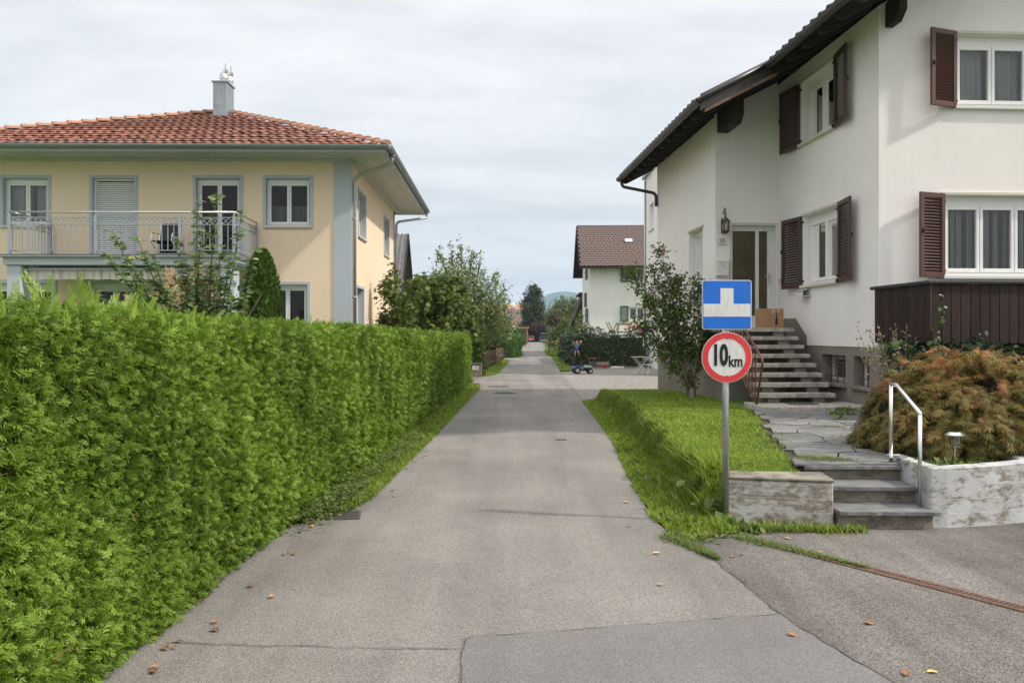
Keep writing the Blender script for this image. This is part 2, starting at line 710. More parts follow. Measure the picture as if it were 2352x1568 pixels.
MT['galv'] = simple('galvanised_steel', (0.42, 0.43, 0.43), 0.42, 0.22, 9, metal=0.8, spec=0.5, stretch=(6, 6, 1))
MT['steel'] = simple('brushed_steel', (0.66, 0.66, 0.64), 0.28, 0.06, 20, metal=1.0)
MT['dark_gutter'] = simple('brown_gutter', (0.055, 0.046, 0.042), 0.35, 0.2, 5, metal=0.3, spec=0.5)
MT['rail_paint'] = simple('balcony_rail_paint', (0.36, 0.40, 0.44), 0.4, 0.08, 5, metal=0.3)
MT['soffit'] = simple('soffit_boards', (0.56, 0.56, 0.53), 0.6, 0.06, 4, objvar=0.04, stretch=(3, 3, 3))


def woodmat(name, a, bcol, rough=0.7, axis='Z', objvar=0.25, knots=False):
    m, nt, N, L, b = _mat(name)
    sc = {'X': (0.5, 9, 9), 'Y': (9, 0.5, 9), 'Z': (9, 9, 0.5)}[axis]
    oi = nd(nt, 'ShaderNodeObjectInfo')
    tc = nd(nt, 'ShaderNodeTexCoord')
    ad = nd(nt, 'ShaderNodeVectorMath', operation='ADD')
    sc2 = nd(nt, 'ShaderNodeVectorMath', operation='SCALE')
    cmb = nd(nt, 'ShaderNodeCombineXYZ')
    for k in range(3):
        L.new(oi.outputs['Random'], cmb.inputs[k])
    L.new(cmb.outputs[0], sc2.inputs[0])
    sc2.inputs['Scale'].default_value = 37.0
    L.new(tc.outputs['Object'], ad.inputs[0])
    L.new(sc2.outputs[0], ad.inputs[1])
    mp = nd(nt, 'ShaderNodeMapping')
    mp.inputs['Scale'].default_value = sc
    L.new(ad.outputs[0], mp.inputs['Vector'])
    f = noise_node(nt, mp.outputs[0], 3.5, 6, 0.65, 0.6)
    c = mixc(nt, mrange(nt, f, 0.3, 0.7), a, bcol)
    if knots:
        k = noise_node(nt, ad.outputs[0], 6.0, 2, 0.5)
        c = mixc(nt, mrange(nt, k, 0.68, 0.76, 0, 0.8), c, (0.16, 0.08, 0.04))
    r = mrange(nt, oi.outputs['Random'], 0, 1, 1 - objvar, 1 + objvar)
    s = nd(nt, 'ShaderNodeVectorMath', operation='SCALE')
    L.new(c, s.inputs[0])
    L.new(r, s.inputs['Scale'])
    L.new(s.outputs[0], b.inputs['Base Color'])
    b.inputs['Roughness'].default_value = rough
    b.inputs['Specular IOR Level'].default_value = 0.3
    bump(nt, b, f, 0.4, 0.004)
    return m


MT['dark_plank'] = woodmat('dark_stained_planks', (0.016, 0.010, 0.008), (0.042, 0.022, 0.016), 0.6, 'Z', 0.3, True)
MT['dark_beam'] = woodmat('dark_roof_timber', (0.018, 0.013, 0.010), (0.036, 0.026, 0.020), 0.75, 'X', 0.15)
MT['pale_board'] = woodmat('bleached_verge_board', (0.05, 0.032, 0.024), (0.24, 0.16, 0.11), 0.8, 'X', 0.1)
MT['picket'] = woodmat('brown_picket', (0.085, 0.050, 0.032), (0.16, 0.105, 0.07), 0.8, 'Z', 0.25)
MT['greywood'] = woodmat('weathered_grey_wood', (0.20, 0.165, 0.13), (0.36, 0.31, 0.26), 0.85, 'Z', 0.15)
MT['orange_wood'] = woodmat('orange_larch', (0.36, 0.17, 0.065), (0.50, 0.26, 0.11), 0.7, 'Z', 0.1)
MT['red_rail'] = simple('rust_brown_paint', (0.135, 0.050, 0.028), 0.5, 0.25, 14, spec=0.4)
MT['tile_red'] = simple('clay_tile', (0.240, 0.112, 0.086), 0.95, 0.3, 9, 0.3, 40, spec=0.08, objvar=0.24)
MT['tile_hip'] = simple('clay_hip_tile', (0.38, 0.20, 0.135), 0.8, 0.2, 9, 0.3, 40, objvar=0.14)
MT['tile_brown'] = simple('brown_tile', (0.170, 0.122, 0.108), 0.8, 0.22, 6, 0.3, 30, objvar=0.2)
MT['tile_dark'] = simple('dark_roof_tile', (0.050, 0.042, 0.040), 0.6, 0.2, 6, objvar=0.2)
MT['corrugated'] = simple('corrugated_sheet', (0.13, 0.125, 0.13), 0.7, 0.2, 3)
MT['awning'] = None
MT['black'] = simple('black_plastic', (0.015, 0.015, 0.016), 0.45)
MT['signwhite'] = simple('sign_white', (0.68, 0.68, 0.655), 0.4, 0.11, 9, stretch=(3, 3, 1))
MT['signblue'] = simple('sign_blue', (0.010, 0.150, 0.62), 0.4, 0.08, 4, spec=0.5)
MT['signred'] = simple('sign_red', (0.66, 0.042, 0.045), 0.4, 0.12, 4, spec=0.5, stretch=(8, 8, 0.6))
MT['ink'] = simple('black_ink', (0.012, 0.012, 0.012), 0.5)
MT['card'] = simple('cardboard', (0.36, 0.215, 0.115), 0.85, 0.1, 5)
MT['tape'] = simple('packing_tape', (0.46, 0.31, 0.20), 0.3, 0.05, 5, spec=0.5)
MT['rust'] = simple('rusty_iron', (0.150, 0.092, 0.066), 0.85, 0.35, 22, 0.4, 60, metal=0.1)
MT['castiron'] = simple('cast_iron', (0.10, 0.092, 0.085), 0.7, 0.2, 20, 0.3, 80, metal=0.3)
MT['bark'] = simple('bark', (0.13, 0.10, 0.075), 0.9, 0.3, 12, 0.8, 40, stretch=(3, 3, 1))
MT['bark_grey'] = simple('grey_bark', (0.27, 0.235, 0.19), 0.9, 0.25, 12, 0.6, 40, stretch=(3, 3, 1))
MT['twig'] = simple('twig', (0.20, 0.095, 0.045), 0.9, 0.25, 12)
# ================================================================== the setting
LE = [(-6, -2.4), (3, -2.25), (6.8, -2.05), (7.35, -1.80), (7.75, -1.52), (8.3, -1.42), (13.5, -1.26), (20, -1.12), (24.7, -1.0), (27.2, -1.12), (28.2, -1.5), (32.2, -1.5), (33.0, -0.95),
      (34.5, -0.6), (42, -0.38), (50, -0.16), (54, -0.35), (57, -0.6), (60, 0.1), (67, 0.44), (117, 1.33), (160, 2.5), (196, 3.7), (206, 3.4)]
RE = [(-6, 3.4), (0, 2.75), (3.0, 2.03), (3.915, 1.80), (4.88, 1.58), (6.06, 1.48), (6.5, 1.40), (7.0, 1.30), (7.4, 1.26), (9.7, 1.36), (12.9, 1.56), (19.9, 1.73),
      (36.6, 2.15), (50, 2.58), (87, 3.55), (140, 5.2), (196, 7.2), (206, 9.5)]


def ipl(tab, y):
    return float(np.interp(y, [t[0] for t in tab], [t[1] for t in tab]))


def sheet(name, left, right, ys, z, mat, nx=1):
    mb = MB()
    for i, y in enumerate(ys):
        a, b = left(y), right(y)
        for k in range(nx + 1):
            mb.v.append((a + (b - a) * k / nx, y, z))
    w = nx + 1
    for i in range(len(ys) - 1):
        for k in range(nx):
            mb.f.append((i * w + k, i * w + k + 1, (i + 1) * w + k + 1, (i + 1) * w + k))
    return mb.build(name, mat, fix=False)


mb = MB()
mb.poly([(-4000, -200, -0.03), (4000, -200, -0.03), (4000, 6000, -0.03), (-4000, 6000, -0.03)])
structure(mb.build('ground', MT['ground'], fix=False))

ys = sorted(set([t[0] for t in LE] + [t[0] for t in RE] + list(range(-6, 60, 2))))
road = structure(sheet('road', lambda y: ipl(LE, y), lambda y: ipl(RE, y), ys, 0.0, MT['asphalt'], 4), 'narrow grey asphalt lane running straight between the gardens')
# forecourt on the right, shares its seam with the road
mb = MB()
seam = [(t[1], t[0]) for t in RE if t[0] <= 6.5]
mb.poly([(x, y, 0.0) for x, y in seam] + [(1.45, 7.3, 0.0), (4.6, 7.3, 0.0), (4.75, 12.6, 0.0), (14, 12.6, 0.0), (14, -6, 0.0)])
drive = structure(mb.build('driveway', MT['asphalt_old'], fix=False), 'coarse worn asphalt forecourt in front of the garden steps')
mb = MB()
mb.poly([(-0.20, 0.5, 0.004), (2.58, 0.5, 0.004), (2.03, 3.0, 0.004), (1.80, 3.915, 0.004), (1.575, 4.88, 0.004), (0.9, 4.73, 0.004), (0.25, 4.60, 0.004), (-0.23, 4.50, 0.004), (-0.263, 4.46, 0.004), (-0.25, 3.9, 0.004)])
mb.build('asphalt_patch', MT['asphalt_patch'], road, fix=False)
mb = MB()
mb.poly([(0.25, 47.0, 0.004), (2.4, 47.2, 0.004), (2.5, 50.5, 0.004), (0.0, 50.2, 0.004)])
mb.build('asphalt_patch', MT['asphalt_patch'], road, fix=False)


def crack(pts, w, parent, name='seam', z=0.007, jit=0.012, step=0.09):
    P = [Vector((p[0], p[1], 0)) for p in pts]
    out = []
    for a, b in zip(P[:-1], P[1:]):
        n = max(2, int((b - a).length / step))
        for i in range(n):
            out.append(a.lerp(b, i / n))
    out.append(P[-1])
    mb_ = MB()
    for i, p in enumerate(out):
        t = (out[min(i + 1, len(out) - 1)] - out[max(i - 1, 0)]).normalized()
        s = Vector((-t.y, t.x, 0))
        c = p + s * random.uniform(-jit, jit)
        ww = w * random.uniform(0.4, 1.2)
        mb_.v += [tuple(c + s * ww / 2 + Vector((0, 0, z))), tuple(c - s * ww / 2 + Vector((0, 0, z)))]
    for i in range(len(out) - 1):
        mb_.f.append((2 * i, 2 * i + 2, 2 * i + 3, 2 * i + 1))
    return mb_.build(name, MT['tar'], parent, fix=False)


crack([(-1.85, 4.42), (-1.2, 4.37), (-0.26, 4.33)], 0.008, road)
crack([(-0.262, 4.46), (-0.25, 3.9), (-0.22, 2.5)], 0.006, road)
crack([(-0.263, 4.46), (-0.23, 4.50), (0.25, 4.60), (0.9, 4.73), (1.575, 4.88)], 0.005, road)
crack([(1.48, 6.06), (1.55, 5.3), (1.575, 4.88), (1.80, 3.915), (2.2, 2.4)], 0.010, road)
crack([(0.03, 20.6), (0.05, 21.1), (1.74, 21.15)], 0.035, road)
crack([(-0.95, 29.4), (2.0, 29.6)], 0.04, road)
crack([(0.9, 34.5), (2.1, 34.6)], 0.05, road)

# left driveway mouth, far kerb stones, side lane
mb = MB()
mb.poly([(-5, 27.6, -0.004), (-1.12, 27.25, -0.004), (-1.5, 28.2, -0.004), (-1.5, 32.2, -0.004), (-5, 32.2, -0.004)])
structure(mb.build('driveway', MT['asphalt_patch'], fix=False))
mb = MB()
mb.poly([(-9, 54.2, -0.004), (-0.35, 54.0, -0.004), (-0.6, 57.0, -0.004), (-9, 57.4, -0.004)])
structure(mb.build('driveway', MT['asphalt_patch'], fix=False))

# gravel yard
gl = [(19.5, 1.74), (22.0, 1.80), (36.6, 2.16), (37.6, 3.0), (41.3, 3.1)]
structure(sheet('gravel_yard', lambda y: ipl(gl, y), lambda y: 7.2, [19.5, 22, 25, 28, 31, 34, 36.6, 37.6, 41.3], -0.006, MT['gravel']), 'pale gravel yard between the lawn and the laurel hedge')
gk = MB()
gk.box(2.4, 7.0, 41.22, 41.32, -0.03, 0.07)
tag(gk.build('kerb_edging', MT['step_concrete'], None, bevel=0.01), 'low concrete edging under the laurel hedge at the gravel yard', 'kerb')


# raised lawn
def plateau(y):
    return float(np.interp(y, [7.0, 7.5, 7.9, 12.5, 14.5, 17.5, 21.0, 22.0], [0.335, 0.345, 0.385, 0.405, 0.405, 0.34, 0.20, 0.0]))


def sst(a, b, x):
    t = min(max((x - a) / (b - a), 0), 1)
    return t * t * (3 - 2 * t)


def lawn_h(x, y):
    d = x - ipl(RE, y)
    h = plateau(y) * sst(0.30, 0.52, d + 0.04 * math.sin(y * 2.3) + 0.03 * math.sin(y * 6.1))
    if x < 1.93:
        h *= sst(7.05, 7.75, y)
    return h + 0.006 + 0.028 * sst(0.0, 0.2, d) * sst(6.55, 7.1, y)


lx = np.arange(1.2, 5.75, 0.05)
ly = np.arange(6.35, 22.4, 0.1)
mb = MB()
idx = {}


def lawn_in(x, y):
    if x < ipl(RE, y) - 0.03:
        return False
    if y < 7.36 and x > 1.93:
        return False
    if y < 6.62 + 0.5 * (x - 1.45):
        return False
    if y < 7.8 and x > 2.65:
        return False
    if y > 16.6 and x > 4.3:
        return False
    if y > 19.6 + 1.2 * (x - 1.7) and y > 20.4:
        return False
    return True


for i, x in enumerate(lx):
    for j, y in enumerate(ly):
        if lawn_in(x, y):
            idx[(i, j)] = len(mb.v)
            mb.v.append((x, y, lawn_h(x, y)))
for (i, j) in list(idx):
    q = [(i, j), (i + 1, j), (i + 1, j + 1), (i, j + 1)]
    if all(k in idx for k in q):
        mb.f.append(tuple(idx[k] for k in q))
lawn = structure(mb.build('lawn', MT['lawn'], smooth=True, fix=False), 'raised green lawn with a steep grassy bank along the lane')

# grass verge in front of the left hedge, and grass islands farther along
vl = [(7.2, -1.95), (9, -2.0), (27.2, -1.6)]
verge = structure(sheet('grass_verge', lambda y: ipl(vl, y), lambda y: ipl(LE, y) + 0.02 * math.sin(y * 5), [7.2 + 0.5 * k for k in range(41)], 0.012, MT['lawn']), 'narrow green verge below the clipped hedge')
isl = [(32.6, -1.4), (36, -1.30), (52.6, -0.56), (53.6, -0.5)]
verge2 = structure(sheet('grass_verge', lambda y: ipl(isl, y), lambda y: ipl(LE, y), [33.0 + k for k in range(21)], 0.012, MT['lawn']), 'strip of short grass beside the brown picket fence')
verge3 = structure(sheet('grass_verge', lambda y: ipl(RE, y), lambda y: ipl(RE, y) + (0.9 if y < 50 else 0.85), [37.4, 39, 41, 43, 45, 47], 0.012, MT['lawn']), 'small grass patch beside the end of the laurel hedge')
verge4 = structure(sheet('grass_verge', lambda y: ipl(RE, y), lambda y: ipl(RE, y) + 0.9, [49, 52, 56, 60], 0.012, MT['lawn']), 'second small grass patch past the stone doorstep slabs')
verge5 = structure(sheet('grass_verge', lambda y: ipl(RE, y) - 0.25, lambda y: ipl(RE, y) + 1.2, [63.5, 67, 72, 77], 0.012, MT['lawn']), 'leafy green verge at the foot of the grey mesh fence')

# ------------------------------------------------------------------ retaining wall, steps, planter
w = thing('retaining_wall', 'low flaking concrete wall holding the lawn, beside the signpost', 'wall', (1.88, 7.12, 0))
mb = MB()
mb.prism([(0, 0.10, -0.02), (0.86, -0.08, -0.02), (0.90, 0.30, -0.02), (0.06, 0.36, -0.02)], (0, 0, 0.405))
mb.build('wall_body', MT['flaking_concrete'], w, bevel=0.012)
mb = MB()
mb.prism([(-0.008, 0.09, 0.387), (0.868, -0.09, 0.387), (0.905, 0.31, 0.387), (0.052, 0.37, 0.387)], (0, 0, 0.03))
mb.build('coping', MT['step_concrete'], w, bevel=0.01)

st = thing('garden_steps', 'three grey stone slab steps rising from forecourt to garden path', 'steps', (2.72, 7.0, 0))
for k, (y0, zt, x0, x1) in enumerate(((0.0, 0.155, 0.06, 0.875), (0.34, 0.30, 0.06, 0.89), (0.68, 0.435, 0.0, 0.93))):
    mb = MB()
    mb.box(x0, x1 - 0.01, y0 + 0.03, y0 + 0.40, -0.02 if k == 0 else zt - 0.19, zt - 0.035)
    mb.build('riser', MT['step_concrete'], st, bevel=0.006)
    # slab with a hand-broken front edge
    n = 14
    fr = []
    for i in range(n + 1):
        fr.append((x0 - 0.01 + (x1 - x0 + 0.03) * i / n, y0 - 0.025 + random.uniform(-0.012, 0.012) - 0.02 * i / n, zt - 0.033))
    mb = MB()
    mb.prism(fr + [(x1 + 0.02, y0 + 0.37, zt - 0.033), (x0 - 0.01, y0 + 0.37, zt - 0.033)], (0, 0, 0.036))
    mb.build('tread', MT['slate'], st, bevel=0.004)

pl = thing('planter_wall', 'curved whitewashed concrete planter wall under the rusty maple', 'wall', (3.60, 7.04, 0))
outer = [(0.02, 0.95), (0.0, 0.5), (-0.02, 0.02), (0.12, 0.02), (0.3, 0.055), (0.5, 0.10), (0.70, 0.155), (0.88, 0.215), (1.0, 0.27), (1.06, 0.33), (1.09, 0.42), (1.10, 0.60), (1.11, 0.95), (1.12, 1.5), (1.13, 2.6)]
mb = MB()
inner = []
for i, p in enumerate(outer):
    a = Vector(outer[max(i - 1, 0)])
    b = Vector(outer[min(i + 1, len(outer) - 1)])
    t = (b - a).normalized()
    nrm = Vector((-t.y, t.x))
    inner.append(tuple(Vector(p) + nrm * 0.13))
for i in range(len(outer)):
    h = 0.50 + 0.06 * i / len(outer)
    mb.v += [(*outer[i], -0.02), (*outer[i], h), (*inner[i], h), (*inner[i], -0.02)]
for i in range(len(outer) - 1):
    for k in range(4):
        k2 = (k + 1) % 4
        mb.f.append((4 * i + k, 4 * i + k2, 4 * i + 4 + k2, 4 * i + 4 + k))
mb.f.append((0, 3, 2, 1))
e = 4 * (len(outer) - 1)
mb.f.append((e, e + 1, e + 2, e + 3))
mb.build('wall_body', MT['old_white_concrete'], pl, bevel=0.01)
mb = MB()
mb.poly([(p[0], p[1], 0.455) for p in inner] + [(0.3, 5.4, 0.47), (0.15, 0.95, 0.455)][:1])
mb.build('soil_bed', MT['soil'], pl, fix=False)

# ------------------------------------------------------------------ flagstone path (irregular slabs)
path = MB()
pc = [(7.66, 2.66, 3.62), (8.6, 2.85, 3.95), (9.6, 3.02, 4.35), (11.0, 3.38, 4.85), (12.1, 3.7, 5.35), (13.2, 3.8, 5.55)]


def path_lr(y):
    return float(np.interp(y, [p[0] for p in pc], [p[1] for p in pc])), float(np.interp(y, [p[0] for p in pc], [p[2] for p in pc]))


for y, a, b in pc:
    path.v += [(a - 0.05, y, plateau(y) + 0.045), (b + 0.8, y, plateau(y) + 0.045)]
for i in range(len(pc) - 1):
    path.f.append((2 * i, 2 * i + 1, 2 * i + 3, 2 * i + 2))
pth = structure(path.build('garden_path', MT['soil'], fix=False), 'crazy paving of grey stone slabs leading to the house stairs')


def clip(poly, px, py, nx, ny):
    out = []
    for i in range(len(poly)):
        a, b = poly[i], poly[(i + 1) % len(poly)]
        da = (a[0] - px) * nx + (a[1] - py) * ny
        db = (b[0] - px) * nx + (b[1] - py) * ny
        if da <= 0:
            out.append(a)
        if (da < 0 < db) or (db < 0 < da):
            t = da / (da - db)
            out.append((a[0] + (b[0] - a[0]) * t, a[1] + (b[1] - a[1]) * t))
    return out


rp = random.Random(5)
seeds = []
y = 7.75
while y < 13.0:
    a, b = path_lr(y)
    n = max(2, round((b - a) / 0.52))
    for k in range(n):
        seeds.append((a + (b - a) * (k + 0.5 + rp.uniform(-0.32, 0.32)) / n, y + rp.uniform(-0.13, 0.13)))
    y += 0.40
for i, s in enumerate(seeds):
    cell = [(s[0] - 1, s[1] - 1), (s[0] + 1, s[1] - 1), (s[0] + 1, s[1] + 1), (s[0] - 1, s[1] + 1)]
    for j, t in enumerate(seeds):
        if i != j and abs(t[0] - s[0]) < 2 and abs(t[1] - s[1]) < 2:
            mx_, my_ = (s[0] + t[0]) / 2, (s[1] + t[1]) / 2
            dx, dy = t[0] - s[0], t[1] - s[1]
            ln = math.hypot(dx, dy)
            cell = clip(cell, mx_ - dx / ln * 0.008, my_ - dy / ln * 0.008, dx, dy)
            if len(cell) < 3:
                break
    cell = clip(cell, 0, 7.66, 0, -1) if len(cell) > 2 else cell
    if len(cell) > 2:
        la, lb = path_lr(s[1])
        cell = clip(cell, la + rp.uniform(-0.08, 0.06), s[1], -1, 0.25)
    if len(cell) > 2:
        cell = clip(cell, lb + 0.2, s[1], 1, -0.3)
    if len(cell) < 3:
        continue
    # roughen the outline a little
    rough = []
    for k in range(len(cell)):
        a, b = cell[k], cell[(k + 1) % len(cell)]
        rough.append(a)
        ln = math.hypot(b[0] - a[0], b[1] - a[1])
        if ln > 0.2:
            u = rp.uniform(0.35, 0.65)
            q = rp.uniform(-0.006, 0.004)
            rough.append((a[0] + (b[0] - a[0]) * u - (b[1] - a[1]) / ln * q, a[1] + (b[1] - a[1]) * u + (b[0] - a[0]) / ln * q))
    zz = plateau(s[1]) + 0.047 + rp.uniform(-0.004, 0.006)
    mb = MB()
    mb.prism([(p[0] - s[0], p[1] - s[1], 0) for p in rough], (0, 0, 0.024))
    o = mb.build('flagstone', MT['flag'], pth, bevel=0.004)
    o.location = (s[0], s[1], zz)
    o.rotation_euler = (rp.uniform(-0.012, 0.012), rp.uniform(-0.012, 0.012), 0)

# ------------------------------------------------------------------ hills beyond the valley, air in between
hill_m = simple('wooded_hillside', (0.035, 0.065, 0.022), 0.95, 0.4, 0.012, 0.0)
for (nm, y0, prof) in (('hills', 3300, [(-2600, 40), (-1500, 95), (-700, 130), (-300, 105), (-60, 112), (0, 118), (60, 122), (105, 150), (165, 190), (240, 205), (330, 185), (600, 190), (1100, 170), (2600, 120)]),):
    mb = MB()
    xs = np.linspace(-2600, 2600, 161)
    for x in xs:
        h = float(np.interp(x, [p[0] for p in prof], [p[1] for p in prof])) + 9 * mnoise.noise(Vector((x * 0.012, 0, 3))) + 4 * mnoise.noise(Vector((x * 0.05, 0, 9)))
        for t in (0, 0.35, 0.7, 1.0, 1.5):
            mb.v.append((x, y0 + 520 * t, -1 + h * (t if t <= 1 else 0.6) ** 0.8 + (6 * mnoise.noise(Vector((x * 0.02, t * 3, 1))) if 0 < t < 1 else 0)))
    for i in range(160):
        for k in range(4):
            mb.f.append((i * 5 + k, (i + 1) * 5 + k, (i + 1) * 5 + k + 1, i * 5 + k + 1))
    structure(mb.build(nm, hill_m, smooth=True, fix=False), 'wooded blue hills on the far side of the valley')
# ================================================================== vegetation helpers
# thuja spray, fern-like and flat: +Y is the tip
def spray_template(pairs=7, teeth=True, seed=0, bw=0.05):
    r = random.Random(seed)
    v, f = [], []

    def dia(a, d, ln, w, z=0.0):
        a = Vector(a)
        d = Vector(d).normalized()
        s = Vector((-d.y, d.x, 0))
        b = len(v)
        tip = a + d * ln
        tip.z -= 0.10 * ln
        mid = a + d * ln * 0.45
        mid.z += z
        v.extend([tuple(a), tuple(mid + s * w), tuple(tip), tuple(mid - s * w)])
        f.append((b, b + 1, b + 2))
        f.append((b, b + 2, b + 3))

    dia((0, 0, 0), (0.02, 1, 0), 1.0, 0.022)
    for i in range(pairs):
        t = 0.10 + 0.80 * i / pairs
        for sd in (-1, 1):
            ln = (0.52 * (1 - t) + 0.14) * r.uniform(0.75, 1.15)
            an = R(r.uniform(34, 52)) * sd
            d = Vector((math.sin(an), math.cos(an), r.uniform(-0.25, 0.1)))
            a = Vector((0.0, t + r.uniform(-0.03, 0.03), -0.12 * t * t))
            dia(a, d, ln, bw if not teeth else 0.032, 0.01)
            if teeth:
                for q in (0.42,):
                    for sd2 in (-1, 1):
                        an2 = an + sd2 * R(38)
                        dia(a + d.normalized() * ln * q, (math.sin(an2), math.cos(an2), 0), ln * 0.40, 0.026, 0.0)
    return np.array(v), np.array(f)


SPRAY_HI = [spray_template(5, True, s) for s in (1, 2, 3)]
SPRAY_LO = [spray_template(6, False, s) for s in (4, 5)]
SPRAY_FINE = [spray_template(5, False, s, 0.05) for s in (6, 7, 8)]

# simple pointed leaf, folded along the midrib (4 tris), +Y is the tip
LEAF = (np.array([(0, 0, 0), (-0.30, 0.42, 0.07), (0, 0.5, 0.0), (0.30, 0.42, 0.07), (0, 1, -0.06)]), np.array([(0, 2, 1), (0, 3, 2), (1, 2, 4), (2, 3, 4)]))
LEAF_OV = (np.array([(0, 0, 0), (-0.26, 0.28, 0.06), (-0.28, 0.62, 0.05), (0, 0.5, -0.02), (0.28, 0.62, 0.05), (0.26, 0.28, 0.06), (0, 1, -0.10)]),
           np.array([(0, 3, 1), (1, 3, 2), (2, 3, 6), (6, 3, 4), (4, 3, 5), (5, 3, 0)]))
LEAF_S = (np.array([(0, 0, 0), (-0.32, 0.5, 0.0), (0.32, 0.5, 0.0), (0, 1, -0.08)]), np.array([(0, 2, 1), (1, 2, 3)]))


def maple_leaf():
    v = [(0, 0, 0)]
    f = []
    pts = []
    for an, ln in ((-100, 0.45), (-72, 0.30), (-50, 0.85), (-24, 0.42), (0, 1.0), (24, 0.42), (50, 0.85), (72, 0.30), (100, 0.45)):
        pts.append((ln * math.sin(R(an)), 0.1 + ln * math.cos(R(an)), -0.12 * ln * ln))
    v += pts
    for i in range(len(pts) - 1):
        f.append((0, i + 2, i + 1))
    return np.array(v), np.array(f)


LEAF_MAPLE = maple_leaf()


def lace_leaf(seed):
    """dissected maple leaf: hanging thread-like lobes"""
    r = random.Random(seed)
    v, f = [], []
    for an in (-70, -46, -22, 0, 22, 46, 70):
        a = R(an + r.uniform(-8, 8))
        ln = (1.0 - 0.35 * abs(an) / 70) * r.uniform(0.8, 1.1)
        d = Vector((math.sin(a), math.cos(a), 0))
        s = Vector((-d.y, d.x, 0))
        b = len(v)
        m1 = d * ln * 0.5 + Vector((0, 0, -0.06))
        tp = d * ln + Vector((0, 0, -0.28))
        v += [(0, 0, 0), tuple(m1 + s * 0.045), tuple(m1 - s * 0.045), tuple(tp)]
        f += [(b, b + 2, b + 1), (b + 1, b + 2, b + 3)]
    return np.array(v), np.array(f)


LACE = [lace_leaf(s) for s in (1, 2, 3)]
BLADE = (np.array([(-0.5, 0, 0), (0.5, 0, 0), (-0.36, 0.12, 0.55), (0.36, 0.12, 0.55), (0, 0.42, 1.0)]), np.array([(0, 1, 3), (0, 3, 2), (2, 3, 4)]))


def unit(n):
    d = rng.normal(size=(n, 3))
    return d / np.linalg.norm(d, axis=1, keepdims=True)


def grass(name, mat, pts, h, w=0.007, lean=0.5, parent=None, tint=None, label=None, cat=None, into=None):
    n = len(pts)
    yaw = rng.uniform(0, 2 * np.pi, n)
    c, s = np.cos(yaw), np.sin(yaw)
    ln = rng.uniform(0.1, 1.0, n) * lean
    rot = np.zeros((n, 3, 3))
    rot[:, 0, 0], rot[:, 1, 0] = c, s
    rot[:, 0, 1], rot[:, 1, 1] = -s, c
    rot[:, 0, 2], rot[:, 1, 2], rot[:, 2, 2] = -s * ln, c * ln, 1.0
    hh = np.asarray(h) * rng.uniform(0.55, 1.25, n)
    scl = np.stack([np.asarray(w) * rng.uniform(0.7, 1.3, n), hh, hh], axis=1)
    tn = rng.uniform(0, 1, n) if tint is None else tint
    o = scatter(name, mat, *BLADE, pts, rot, scl, tn, parent, into=into)
    if o is not None and label:
        tag(o, label, cat)
    return o


MT['grass'] = leafmat('grass_blades', (0.120, 0.190, 0.014), (0.280, 0.370, 0.036), 0.35, 0.55, cc=(0.38, 0.42, 0.10))
MT['grass_dry'] = leafmat('coarse_grass', (0.10, 0.16, 0.03), (0.22, 0.27, 0.075), 0.3, 0.6, cc=(0.30, 0.25, 0.11))
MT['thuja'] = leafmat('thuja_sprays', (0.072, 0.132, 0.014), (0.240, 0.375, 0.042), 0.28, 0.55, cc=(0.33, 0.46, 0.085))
MT['thuja_dark'] = leafmat('cypress_sprays', (0.035, 0.080, 0.008), (0.105, 0.190, 0.015), 0.25, 0.6, cc=(0.18, 0.26, 0.03))
MT['hedge_core'] = simple('dark_hedge_core', (0.036, 0.052, 0.014), 0.95, 0.4, 12, 0.8, 30)  # dark tone stands in for the shade behind the leaves
MT['brown_hedge'] = leafmat('browned_hedge_leaf', (0.075, 0.060, 0.020), (0.135, 0.105, 0.035), 0.2, 0.7, cc=(0.10, 0.16, 0.03))
MT['clip_green'] = leafmat('clipped_hedge_leaf', (0.040, 0.105, 0.012), (0.105, 0.225, 0.025), 0.25, 0.6)
MT['clip_olive'] = leafmat('olive_hedge_leaf', (0.045, 0.080, 0.025), (0.10, 0.145, 0.045), 0.2, 0.6)
MT['laurel'] = leafmat('laurel_leaf', (0.012, 0.032, 0.010), (0.040, 0.080, 0.020), 0.12, 0.28, cc=(0.10, 0.14, 0.05), spec=0.6)
MT['maple_green'] = leafmat('field_maple_leaf', (0.055, 0.095, 0.016), (0.145, 0.210, 0.042), 0.3, 0.5, cc=(0.20, 0.22, 0.04))
MT['pear'] = leafmat('pear_leaf', (0.115, 0.155, 0.050), (0.235, 0.290, 0.105), 0.3, 0.5, cc=(0.20, 0.25, 0.09))
MT['apple'] = leafmat('apple_leaf', (0.055, 0.105, 0.028), (0.150, 0.220, 0.060), 0.3, 0.45, cc=(0.33, 0.33, 0.08))
MT['vine'] = leafmat('vine_leaf', (0.055, 0.100, 0.022), (0.150, 0.205, 0.040), 0.35, 0.5, cc=(0.32, 0.26, 0.06))
MT['hibiscus'] = leafmat('hibiscus_leaf', (0.065, 0.098, 0.024), (0.155, 0.210, 0.052), 0.3, 0.5, cc=(0.24, 0.25, 0.08))
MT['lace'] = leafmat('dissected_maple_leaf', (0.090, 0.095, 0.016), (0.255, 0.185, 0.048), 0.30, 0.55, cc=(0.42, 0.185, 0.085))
MT['dark_tree'] = leafmat('beech_leaf', (0.030, 0.042, 0.018), (0.085, 0.095, 0.032), 0.2, 0.6, cc=(0.19, 0.16, 0.04))
MT['willow'] = leafmat('willow_leaf', (0.090, 0.120, 0.038), (0.200, 0.245, 0.080), 0.3, 0.6, cc=(0.2, 0.24, 0.08))
MT['copper'] = leafmat('copper_leaf', (0.060, 0.022, 0.020), (0.110, 0.050, 0.040), 0.25, 0.6)
